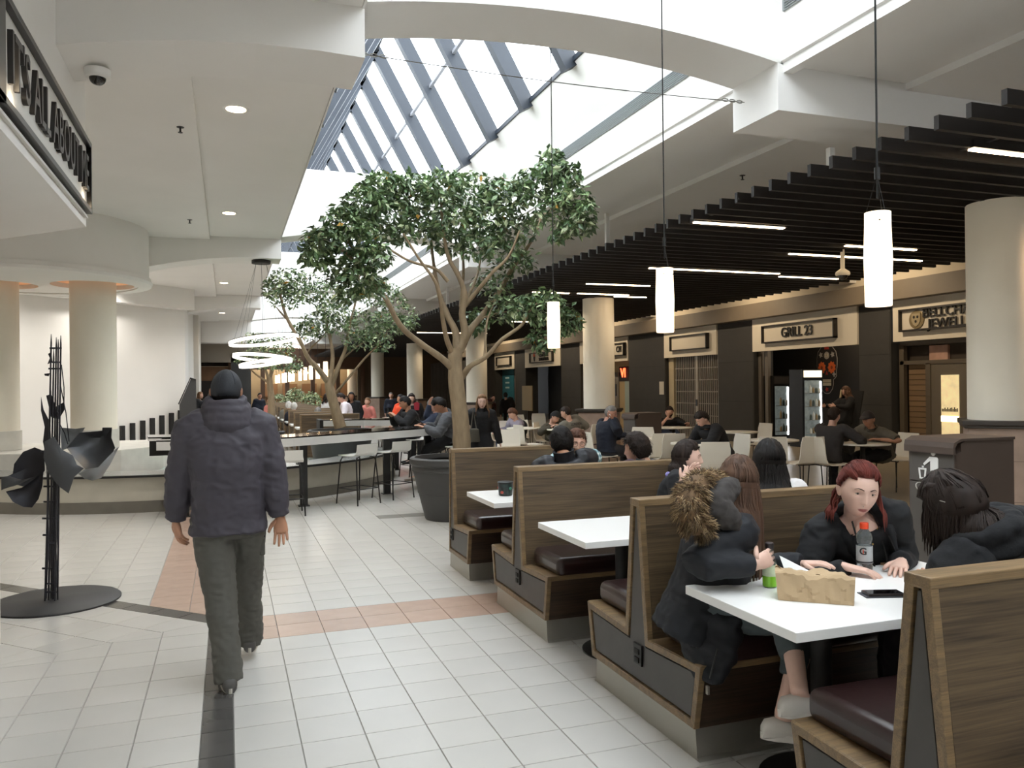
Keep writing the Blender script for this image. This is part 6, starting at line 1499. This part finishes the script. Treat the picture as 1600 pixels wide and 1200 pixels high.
hd_.tube([nk+Rs_*x-fw*(.075-.25*abs(x))+T_*.005 for x in (-.1,-.05,0,.05,.1)], .032, 10); remesh(hd_, .011, 'hood', HD, r['root'], 3, .005, 15, 3)
for sg in (-1, 1): MB().tube([chest(sg*.075,.07,.045), chest(sg*.078,.15,.05), chest(sg*.07,.21,.052)], .0028, 5).build('drawstring', BLACKM, r['root'])
ht = MB(); MB().sphere(r['Mx'] @ (Vector((.0075, surf(.006,-.046)+.004, -.047))*r['S']), .0022, 6, 5).build('nose_ring', STEEL, r['root'])
# ---- person in the black coat seen from behind
CT = cloth('coat_black', '#101114', .06, .9, .15, 90)
c = person('person in a black wool coat seen from behind at the nearest table', (2.78,2.22,.63), at(1490,795,Y=2.28), -12, S=1.02, skin='fair', look=(6,14,-14), male=False, det=2, twist=4, hunch=.7,
 hands={'R': (2.86,2.50,.80), 'L': (2.68,2.52,.80)}, elbows={'R': Vector((.6,-.3,-1)), 'L': Vector((-.5,-.3,-1))}, feet={'R': (2.86,2.60,.085), 'L': (2.66,2.62,.085)}, top=dict(m=CT, g=.044, neck=.97, name='coat'), legs=dict(m=BLKC, g=.012), shoes=dict(m=SHOE_B), hair=dict(st='bob', c='dark', len=.125, n=620, t=.024, r=.0032, wave=.02, lon=(60,300), line=.5, tr=.11), hem=.1)
mb = MB(); mb.tube(ringtube(c['nk']+c['T']*.03-c['F']*.01, .098, .098, c['T'], c['F'], c['Rs'], .03, rb=.02), .038, 10, cap=False); mb.tube(ringtube(c['nk']-c['T']*.01-c['F']*.01, .118, .11, c['T'], c['F'], c['Rs'], .03), .036, 10, cap=False); remesh(mb, .011, 'hood_collar', CT, c['root'], 3, .006, 13, 2)
mx = c['Mx']; s_ = c['S']
gl = MB()
for sg in (-1, 1): gl.tube([mx @ (Vector((sg*.036+.026*math.cos(a), .062+.02*math.sin(a)*.6, .122-.02+.021*math.sin(a)))*s_) for a in [i*math.pi/6 for i in range(13)]], .0022, 5); gl.tube([mx @ (Vector((sg*.062,.06,.1))*s_), mx @ (Vector((sg*.09,.0,.07))*s_), mx @ (Vector((sg*.094,-.05,.05))*s_)], .002, 5)
gl.build('glasses', STEEL, c['root'])
MB().tube([c['spine'](t_)-c['F']*(.150+.03*math.sin(math.pi*t_))*s_ for t_ in (0,.2,.4,.6,.8,.9)], .0022, 5).build('back_seam', BLACKM, c['root'])
# ---- woman with the lilac scarf
sC = person('person with a dark bob and lilac scarf, chin on clasped hands, in profile', (2.90,4.86,.63), at(1075,716,Y=4.86), 128, S=.92, skin='pale', look=(-6,-2,0), male=False, det=2, hunch=.4,
 hands={'R': at(1066,752,Y=4.66), 'L': at(1076,748,Y=4.70)}, elbows={'R': Vector((-.2,-.5,-1)), 'L': Vector((.4,-.2,-1))}, top=dict(m=cloth('cardigan_black', '#0f1014'), g=.022, neck=.97, name='cardigan'), legs=dict(m=BLKC, g=.012), shoes=dict(m=SHOE_B), hair=dict(st='bob', c='dark', len=.13, n=420, t=.02, r=.0036, wave=.004, lon=(98,262), line=.58, tr=.09), hem=.05,
 handopt={'Rd': (.62,.1,.75), 'Rn': (-.2,.9,-.2), 'Rc': .95, 'Ld': (.5,.1,.85), 'Ln': (.2,-.9,.1), 'Lc': .9})
SCF = M('scarf_lilac', '#8f86c4', .8, var=.5, vs=22, bump=.2, bs=40)
mb = MB(); mb.tube(ringtube(sC['nk']+sC['T']*.0, .075, .078, sC['T'], sC['F'], sC['Rs'], .02), .026, 9, cap=False)
for sg in (-1, 1): mb.tube([sC['nk']+sC['Rs']*sg*.07+sC['F']*.03-sC['T']*.01, sC['nk']+sC['Rs']*sg*.065+sC['F']*.10-sC['T']*.07, sC['nk']+sC['Rs']*sg*.05+sC['F']*.145-sC['T']*.17, sC['nk']+sC['Rs']*sg*.04+sC['F']*.16-sC['T']*.26], [.03,.036,.034,.026], 9)
remesh(mb, .011, 'scarf', SCF, sC['root'], 2, .007, 18, 7)
# ---- woman with long dark wavy hair and white top
person('person with long wavy dark hair and a white top, seen from behind', (2.98,3.86,.63), at(1202,722,Y=3.86), 28, S=.93, skin='fair', look=(20,4,0), male=False, det=2, top=dict(m=WHT, g=.018, name='blouse'), legs=dict(m=BLKC, g=.012), shoes=dict(m=SHOE_B), hair=dict(st='long', c='black', len=.42, n=560, t=.02, r=.0042, wave=.03, lon=(45,315), line=.55, tr=.19), hem=.05, hands={'R': (3.12,4.25,.80), 'L': (2.9,4.28,.80)})
# ---- man in the black zip shirt, bearded man in plaid, man in maroon
ps = person('person with short dark hair in a black sports top, seen from behind', (2.46,5.60,.63), at(877,693,Y=5.62), 8, S=1.0, skin='tan', look=(6,2,0), det=2, hunch=.9, top=dict(m=cloth('sport_black', '#17181e', .05, .6), g=.024, collar=.055, name='zip_top'), legs=dict(m=BLKC, g=.014), shoes=dict(m=SHOE_B), hair=dict(st='short', c='black', t=.012, back=-.5, tuft=2.5, len=.014), hem=.06, hands={'R': (2.66,5.98,.80), 'L': (2.34,5.98,.80)})
PL = bpy.data.materials.new('plaid_teal'); PL.use_nodes = True; nt = PL.node_tree; b_ = nt.nodes['Principled BSDF']; b_.inputs['Roughness'].default_value = .85
tc = nt.nodes.new('ShaderNodeTexCoord'); cols = []
for ax_, scl in (('X', 15), ('Z', 15)):
    w_ = nt.nodes.new('ShaderNodeTexWave'); w_.bands_direction = ax_; w_.inputs['Scale'].default_value = scl*.5; nt.links.new(tc.outputs['Object'], w_.inputs[0]); cols.append(w_)
mx_ = nt.nodes.new('ShaderNodeMath'); mx_.operation = 'ADD'; nt.links.new(cols[0].outputs[1], mx_.inputs[0]); nt.links.new(cols[1].outputs[1], mx_.inputs[1])
rp = nt.nodes.new('ShaderNodeValToRGB'); rp.color_ramp.elements[0].color = (*lin('#e4e6e2'), 1); rp.color_ramp.elements[1].color = (*lin('#1f3e4a'), 1); rp.color_ramp.elements.new(.5).color = (*lin('#7fa3aa'), 1)
dv = nt.nodes.new('ShaderNodeMath'); dv.operation = 'MULTIPLY'; dv.inputs[1].default_value = .5; nt.links.new(mx_.outputs[0], dv.inputs[0]); nt.links.new(dv.outputs[0], rp.inputs[0]); nt.links.new(rp.outputs[0], b_.inputs['Base Color'])
pb_ = person('person with a beard, glasses and plaid shirt, fist at the mouth', (2.97,6.66,.63), at(901,692,Y=6.58), 186, S=.98, skin='fair', look=(6,6,0), det=2, hunch=.7, gaze=(0,-.3), beard='auburn', hands={'L': at(888,712,Y=6.36), 'R': (2.75,6.3,.80)}, elbows={'L': Vector((.8,-.3,-.9)), 'R': Vector((-.8,0,-.6))},
 top=dict(m=PL, g=.02, collar=.03, name='plaid_shirt'), legs=dict(m=DENIM, g=.014), shoes=dict(m=SHOE_B), hair=dict(st='short', c='auburn', t=.014, line=.5, tuft=1.5), hem=.05, handopt={'Ld': (-.35,.05,.9), 'Ln': (-.7,.6,-.2), 'Lc': 1.1})
gl = MB(); mx, s_ = pb_['Mx'], pb_['S']
for sg in (-1, 1):
    gl.tube([mx @ (Vector((sg*.033+.024*math.cos(a), .098, .002+.018*math.sin(a)))*s_) for a in [i*math.pi/6 for i in range(13)]], .0013, 5); gl.tube([mx @ (Vector((sg*.057,.097,.005))*s_), mx @ (Vector((sg*.08,0,.008))*s_)], .0013, 5)
gl.build('glasses', BLACK, pb_['root'])
mz = person('person in a maroon sweater with a grey shirt collar, head turned left', (3.06,5.64,.63), at(994,703,Y=5.68), -14, S=.97, skin='fair', look=(-20,2,0), det=2, hunch=.7, top=dict(m=cloth('maroon', '#3f2a34'), g=.022, collar=.04, cm=cloth('collar_grey', '#6d7884'), name='sweater'), legs=dict(m=DGREY, g=.014), shoes=dict(m=SHOE_B), hair=dict(st='short', c='dark', t=.022, back=-.62, tuft=2.2, len=.035, vol=.5), hem=.05, hands={'R': (3.2,6.0,.80), 'L': (2.95,6.02,.80)})
# ---- seating area
def sit(lab, x, y, hpx, hY, head, **k):
    sz = k.pop('sz', .46); return person(lab, (x, y, sz+.10), at(*hpx, Y=hY), head, det=k.pop('det', 1), **k)
ph = sit('person in a navy fleece holding a white phone to the ear', 5.88, 11.95, (955,646), 11.95, 80, S=1.0, skin='red', look=(62,8,0), hunch=.5, top=dict(m=NAVY, g=.03, name='fleece'), legs=dict(m=DGREY, g=.016), shoes=dict(m=SHOE_B), hair=dict(st='short', c='grey', t=.01), hem=.05, hands={'R': at(957,655,Y=11.72), 'L': (6.25,11.95,.78)}, elbows={'R': Vector((.2,-.6,-1)), 'L': Vector((0,.3,-1))}, handopt={'Rd': (-.1,.1,1), 'Rn': (-.5,.8,0), 'Rc': .7})
MB().bar(ph['Mx'] @ Vector((.088,.03,.0)), ph['Mx'] @ Vector((.085,.05,-.07)), .012, .06, up=tuple(ph['hf'])).build('phone', M('phone_white', '#e6e6e6', .4), ph['root'])
gl = MB(); mx = ph['Mx']
for sg in (-1, 1): gl.tube([mx @ Vector((sg*.033+.024*math.cos(a), .1, .002+.018*math.sin(a))) for a in [i*math.pi/4 for i in range(9)]], .002, 4); gl.tube([mx @ Vector((sg*.057,.098,.005)), mx @ Vector((sg*.08,0,.008))], .002, 4)
gl.build('glasses', BLACK, ph['root'])
sit('person with a beard in a black T-shirt eating at a far table', 8.98, 15.22, (1046,644), 15.15, 196, S=1.0, skin='fair', look=(10,8,0), beard='dark', top=dict(m=BLKC, g=.02, name='tshirt'), sleeve=.55, legs=dict(m=DENIM, g=.014), shoes=dict(m=SHOE_B), hair=dict(st='short', c='dark', t=.012), hands={'R': at(1044,651,Y=14.95), 'L': (9.15,14.75,.78)}, elbows={'R': Vector((-.9,-.5,-.8)), 'L': Vector((.8,0,-.6))}, handopt={'Rd': (.2,.1,1), 'Rn': (0,1,0), 'Rc': 1.0})
hy = sit('young person in a black hooded jacket looking down at the table', 7.1, 10.5, (1097,655), 10.45, 262, S=1.0, skin='fair', look=(6,34,0), top=dict(m=BLKC, g=.034, name='hooded_jacket'), legs=dict(m=BLKC, g=.016), shoes=dict(m=SHOE_B), hair=dict(st='short', c='dark', t=.016, tuft=1.4), hands={'R': at(1078,690,Y=10.65), 'L': at(1083,694,Y=10.3)}, elbows={'R': Vector((0,.8,-.7)), 'L': Vector((0,-.8,-.7))}, hem=.05)
mb = MB(); mb.tube(ringtube(hy['nk']-hy['F']*.02, .1, .1, hy['T'], hy['F'], hy['Rs'], .03), .036, 9, cap=False); remesh(mb, .016, 'hood', BLKC, hy['root'], 2)
sit('person seen from behind in a dark vest, facing the man in the cap', 8.2, 9.45, (1303,650), 9.5, 62, S=1.0, skin='fair', look=(15,10,0), top=dict(m=cloth('vest_brown', '#2e2b2b'), g=.024, name='vest'), legs=dict(m=BLKC, g=.016), shoes=dict(m=SHOE_B), hair=dict(st='short', c='dark', t=.014), hands={'R': (8.68,9.28,.79), 'L': (8.66,9.55,.79)}, elbows={'R': Vector((0,-1,-.5)), 'L': Vector((0,1,-.5))})
cp = sit('person in a grey uniform shirt and dark cap leaning on the table', 9.22, 9.5, (1357,656), 9.42, 268, S=1.0, skin='tan', look=(-10,16,0), top=dict(m=cloth('uniform_grey', '#5c564b'), g=.022, name='uniform_shirt', collar=.03), sleeve=.6, legs=dict(m=BLKC, g=.018), shoes=dict(m=SHOE_B), hair=dict(st='short', c='black', t=.006, tuft=0), hands={'R': (8.85,9.62,.79), 'L': (8.9,9.2,.79)}, elbows={'R': Vector((0,1,-.4)), 'L': Vector((.2,-1,-.4))})
headwear(cp, 'cap', M('cap_dark', '#2b2826', .8), 'cap', line=.22, brim=True)
gm = sit('person in a grey sweatshirt with printed letters seen from behind', 6.5, 14.75, (884,645), 14.7, -25, S=1.05, skin='fair', look=(-15,20,0), top=dict(m=cloth('sweat_grey', '#6e6a60'), g=.03, name='sweatshirt'), legs=dict(m=DGREY, g=.014), shoes=dict(m=SHOE_B), hair=dict(st='short', c='dark', t=.008), hands={'R': (6.75,15.05,.78), 'L': (6.3,15.1,.78)})
text_mesh('back_print', 'LONDON', .075, .002, M('print_charcoal', '#3c3a38', .8), gm['root'], gm['spine'](.80)-gm['F']*.165, (R_(78), 0, R_(25)))
be = sit('person in a black beanie and olive jacket hunched over the table', 6.42, 15.6, (867,652), 15.4, 160, S=.98, skin='fair', look=(-20,30,0), top=dict(m=cloth('olive', '#3d382c'), g=.03, name='jacket'), legs=dict(m=GREY, g=.014), shoes=dict(m=SHOE_B), hair=dict(st='short', c='dark', t=.006, tuft=0), hands={'R': (6.2,15.15,.78), 'L': (6.5,15.12,.78)})
headwear(be, 'beanie', M('beanie_black', '#1c1c1e', .9, bump=.3, bs=60), 'beanie', line=.12)
lv = sit('person in a lavender hoodie under a dark vest, head bowed to the left', 6.05, 16.7, (801,647), 16.55, 276, S=1.0, skin='fair', look=(-8,26,0), top=dict(m=cloth('lavender', '#8e8794'), g=.032, name='hoodie'), legs=dict(m=DENIM, g=.016), shoes=dict(m=SHOE_W), hair=dict(st='short', c='auburn', t=.02), hands={'R': (5.6,16.8,.62), 'L': (5.62,16.45,.66)})
mb = MB(); mb.tube([lv['spine'](t_)-lv['F']*.03 for t_ in (.05,.3,.55,.74)], [.165,.175,.185,.15], 16); remesh(mb, .022, 'dark_vest', BLKC, lv['root'], 3)
# ---- standing and walking
lc = person('person with long fair hair in a long black coat walking towards the viewer', (3.57,11.5,.80), at(753,628,Y=11.45), 188, S=.885, skin='pale', look=(4,4,0), male=False, seated=False, det=1, top=dict(m=BLKC, g=.03, name='long_coat', skirt=.98, collar=.04), legs=dict(m=BLKC, g=.014), shoes=dict(m=SHOE_B), hair=dict(st='long', c='light', len=.3, n=130, t=.014, r=.008, wave=.02, lon=(70,290), line=.6), hem=.25, feet={'R': (3.5,11.35,.08), 'L': (3.66,11.62,.10)}, hands={'R': (3.27,11.4,.86), 'L': (3.86,11.45,.74)})
MB().prism([(-.09,0),(.09,0),(.07,.2),(-.07,.2)], -.05, .05, 'y').build('shoulder_bag', M('bag_olive', '#4a463c', .6), lc['root'], bevel=.02, loc=(-.16,-.16,.80)); MB().tube([Vector((-.2,-.16,1.0)), Vector((-.14,-.08,1.29)), Vector((-.12,-.16,1.0))], .01, 5).build('bag_strap', MATS['bag_olive'], lc['root'])
def stand(lab, x, y, hpx, heading, **k):
    S = k.pop('S', 1.0); det = k.pop('det', 0); return person(lab, (x, y, .90*S), at(*hpx, Y=y), heading, S=S, seated=False, det=det, **k)
stand('person with dark hair at the grill counter holding a bun', 12.5, 13.9, (1322,612), 280, S=.93, skin='fair', male=False, look=(0,15,0), top=dict(m=BLKC, g=.026, name='jacket'), legs=dict(m=BLKC, g=.014), shoes=dict(m=SHOE_B), hair=dict(st='long', c='brown', len=.28, n=60, t=.014, r=.01, lon=(60,300)), hands={'R': (12.15,14.1,1.12), 'L': (12.15,13.8,1.12)})
stand('person in a white shirt standing bowed by the second tree', 2.72, 19.5, (533,622), 275, S=.95, skin='fair', look=(0,30,0), top=dict(m=cloth('shirt_white', '#d9d0d6'), g=.03, name='shirt'), legs=dict(m=BLKC, g=.018), shoes=dict(m=SHOE_B), hair=dict(st='short', c='dark', t=.016), hem=.02, hands={'R': (2.4,19.6,.95), 'L': (2.4,19.35,.95)})
stand('person in a pale top half hidden behind the trunk of the second tree', 2.75, 23.5, (511,621), 60, S=.93, skin='tan', male=False, top=dict(m=WHT, g=.02, name='top'), legs=dict(m=BLKC, g=.014), shoes=dict(m=SHOE_B), hair=dict(st='bob', c='dark', n=40, len=.15, r=.012))
stand('person with black hair standing just behind the white shirt', 3.05, 20.6, (549,620), 200, S=.93, skin='brown', male=False, top=dict(m=BLKC, g=.02, name='top'), legs=dict(m=BLKC, g=.014), shoes=dict(m=SHOE_B), hair=dict(st='long', c='black', n=40, len=.2, r=.012))
stand('person with long dark hair in a black coat over a red top', 3.85, 17.2, (643,623), 190, S=.90, skin='pale', male=False, look=(8,4,0), det=1, top=dict(m=BLKC, g=.03, name='coat'), legs=dict(m=BLKC, g=.014), shoes=dict(m=SHOE_B), hair=dict(st='long', c='dark', n=70, len=.3, r=.01, lon=(70,290)))
_rp = PEOPLE[-1]; MB().prism([(-.05,1.12),(.05,1.12),(.06,1.27),(0,1.3),(-.06,1.27)], -.165, -.13, 'y').build('red_top', cloth('red_top_cloth', '#9c2a38'), _rp)
stand('dark suited person standing before the slatted screen', 6.1, 31.5, (611,618), 200, S=.98, skin='fair', top=dict(m=NAVY, g=.026), legs=dict(m=BLKC, g=.016), shoes=dict(m=SHOE_B), hair=dict(st='short', c='grey', t=.01))
stand('person in a long black coat before the teal shop panel', 10.6, 30.5, (790,618), 20, S=1.0, skin='fair', top=dict(m=BLKC, g=.05, skirt=.8), legs=dict(m=BLKC, g=.018), shoes=dict(m=SHOE_B), hair=dict(st='short', c='black', t=.012), hem=.2)
stand('person in a dark maroon patterned jacket by the teal panel', 9.7, 30.0, (770,622), 150, S=.98, skin='fair', top=dict(m=M('maroon_pattern', '#4a2a2c', .9, var=.8, vs=14), g=.05), legs=dict(m=BLKC, g=.018), shoes=dict(m=SHOE_B), hair=dict(st='short', c='dark', t=.012))
stand('distant person in dark clothes left of the bushy plants', 1.2, 34.0, (406,619), 150, S=.98, skin='tan', top=dict(m=NAVY, g=.03), legs=dict(m=BLKC, g=.016), shoes=dict(m=SHOE_B), hair=dict(st='short', c='black', t=.012))
stand('fair haired person by the dark balustrade, half hidden', -.86, 28.3, (313,618), 120, S=.95, skin='fair', male=False, top=dict(m=BLKC, g=.03), legs=dict(m=BLKC, g=.014), shoes=dict(m=SHOE_B), hair=dict(st='long', c='light', n=40, len=.25, r=.012))
stand('grey haired distant person left of the walking man\'s cap', -.32, 28.0, (330,619), 100, S=.93, skin='fair', top=dict(m=BLKC, g=.03), legs=dict(m=BLKC, g=.016), shoes=dict(m=SHOE_B), hair=dict(st='short', c='grey', t=.014))
# ---- bar and far seats
gj = person('person with black hair in a grey jacket on a bar stool, bent over a phone', (3.38,12.45,.79), at(687,634,Y=12.4), 284, S=1.0, skin='tan', look=(0,36,0), det=1, top=dict(m=cloth('jacket_slate', '#505155'), g=.036, name='jacket', wr=.01), legs=dict(m=BLKC, g=.018), shoes=dict(m=M('shoe_beige', '#a89e92', .7)), hair=dict(st='short', c='black', t=.024, tuft=1.5, len=.03), hem=.06,
 feet={'R': (2.86,12.7,.20), 'L': (2.82,12.4,.24)}, hands={'R': at(664,664,Y=12.55), 'L': at(662,668,Y=12.3)}, elbows={'R': Vector((.2,.6,-.9)), 'L': Vector((.2,-.6,-.9))}, handopt={'feet': {'R': Vector((-1,.1,0)), 'L': Vector((-1,.0,0))}})
q = gj['wr']['R']; MB().bar(q+Vector((-.06,-.1,.03)), q+Vector((-.16,-.1,.10)), .07, .009).build('phone', BLACK, gj['root'])
stool(3.2, 14.3, 255, 'bar stool under the man in black at the rear bar')
bk2 = person('person in a black jacket holding a phone at the rear bar', (3.15,14.4,.79), at(633,630,Y=14.35), 262, S=1.0, skin='tan', look=(20,18,0), det=1, top=dict(m=BLKC, g=.034, name='jacket'), legs=dict(m=BLKC, g=.016), shoes=dict(m=SHOE_B), hair=dict(st='short', c='black', t=.014), hands={'R': (2.8,14.45,1.1), 'L': (2.82,14.2,1.1)}, feet={'R': (2.75,14.5,.25), 'L': (2.75,14.3,.25)})
stool(3.75, 15.2, 300, 'bar stool under the person in navy behind the grey jacket')
person('person in a navy jacket, hand at the forehead, behind the grey jacket', (3.75,15.1,.79), at(676,634,Y=15.0), 280, S=1.0, skin='fair', look=(0,30,0), det=0, top=dict(m=cloth('navy_blue', '#2b3346'), g=.03), legs=dict(m=BLKC, g=.016), shoes=dict(m=SHOE_B), hair=dict(st='short', c='grey', t=.01), hands={'R': at(671,632,Y=14.95), 'L': (3.3,15.0,1.0)}, elbows={'R': Vector((-.6,-.2,-1)), 'L': Vector((0,-.6,-1))}, feet={'R': (3.3,15.2,.25), 'L': (3.3,15.0,.25)})
ORV = cloth('vest_orange', '#e8502a')
sit('seated person in an orange vest left of the man with the phone', 4.15, 20.1, (626,624), 20.0, 250, S=.98, skin='tan', det=0, top=dict(m=ORV, g=.03, name='vest'), legs=dict(m=DGREY, g=.016), shoes=dict(m=SHOE_B), hair=dict(st='short', c='black', t=.012))
sit('seated person in an orange vest glimpsed behind the grey jacket', 5.2, 19.6, (681,632), 19.5, 240, S=.98, skin='tan', det=0, top=dict(m=ORV, g=.03, name='vest'), legs=dict(m=DGREY, g=.016), shoes=dict(m=SHOE_B), hair=dict(st='short', c='black', t=.012))
sit('seated person in a pink top beside the far column', 3.85, 23.2, (574,628), 23.0, 230, S=.92, skin='fair', male=False, det=0, top=dict(m=cloth('pink', '#cf7f74'), g=.02, name='top'), legs=dict(m=M('pink_pale', '#d8b4ae', .9), g=.014), shoes=dict(m=SHOE_W), hair=dict(st='short', c='light', t=.014))
sit('white haired person in a dark jacket in the far booths, right of two', 1.72, 22.15, (459.5,636), 22.1, 20, S=.95, skin='fair', det=0, top=dict(m=NAVY, g=.03), legs=dict(m=DGREY, g=.016), shoes=dict(m=SHOE_B), hair=dict(st='short', c='white', t=.016))
sit('white haired person in the far booths, left of two', 1.68, 24.0, (451,634), 23.9, 20, S=.95, skin='fair', det=0, top=dict(m=GREY, g=.03), legs=dict(m=DGREY, g=.016), shoes=dict(m=SHOE_B), hair=dict(st='short', c='white', t=.02))
sit('grey haired person low in the far booth left of the white shirt', 2.35, 20.3, (497,644), 20.2, 20, S=.9, skin='fair', det=0, top=dict(m=BLKC, g=.03), legs=dict(m=DGREY, g=.016), shoes=dict(m=SHOE_B), hair=dict(st='short', c='grey', t=.016))
sit('distant seated person in pink among the far booths', 1.6, 30.6, (420,627), 30.5, 190, S=.92, skin='tan', male=False, det=0, top=dict(m=MATS['pink'], g=.02), legs=dict(m=DGREY, g=.016), shoes=dict(m=SHOE_B), hair=dict(st='short', c='brown', t=.014))
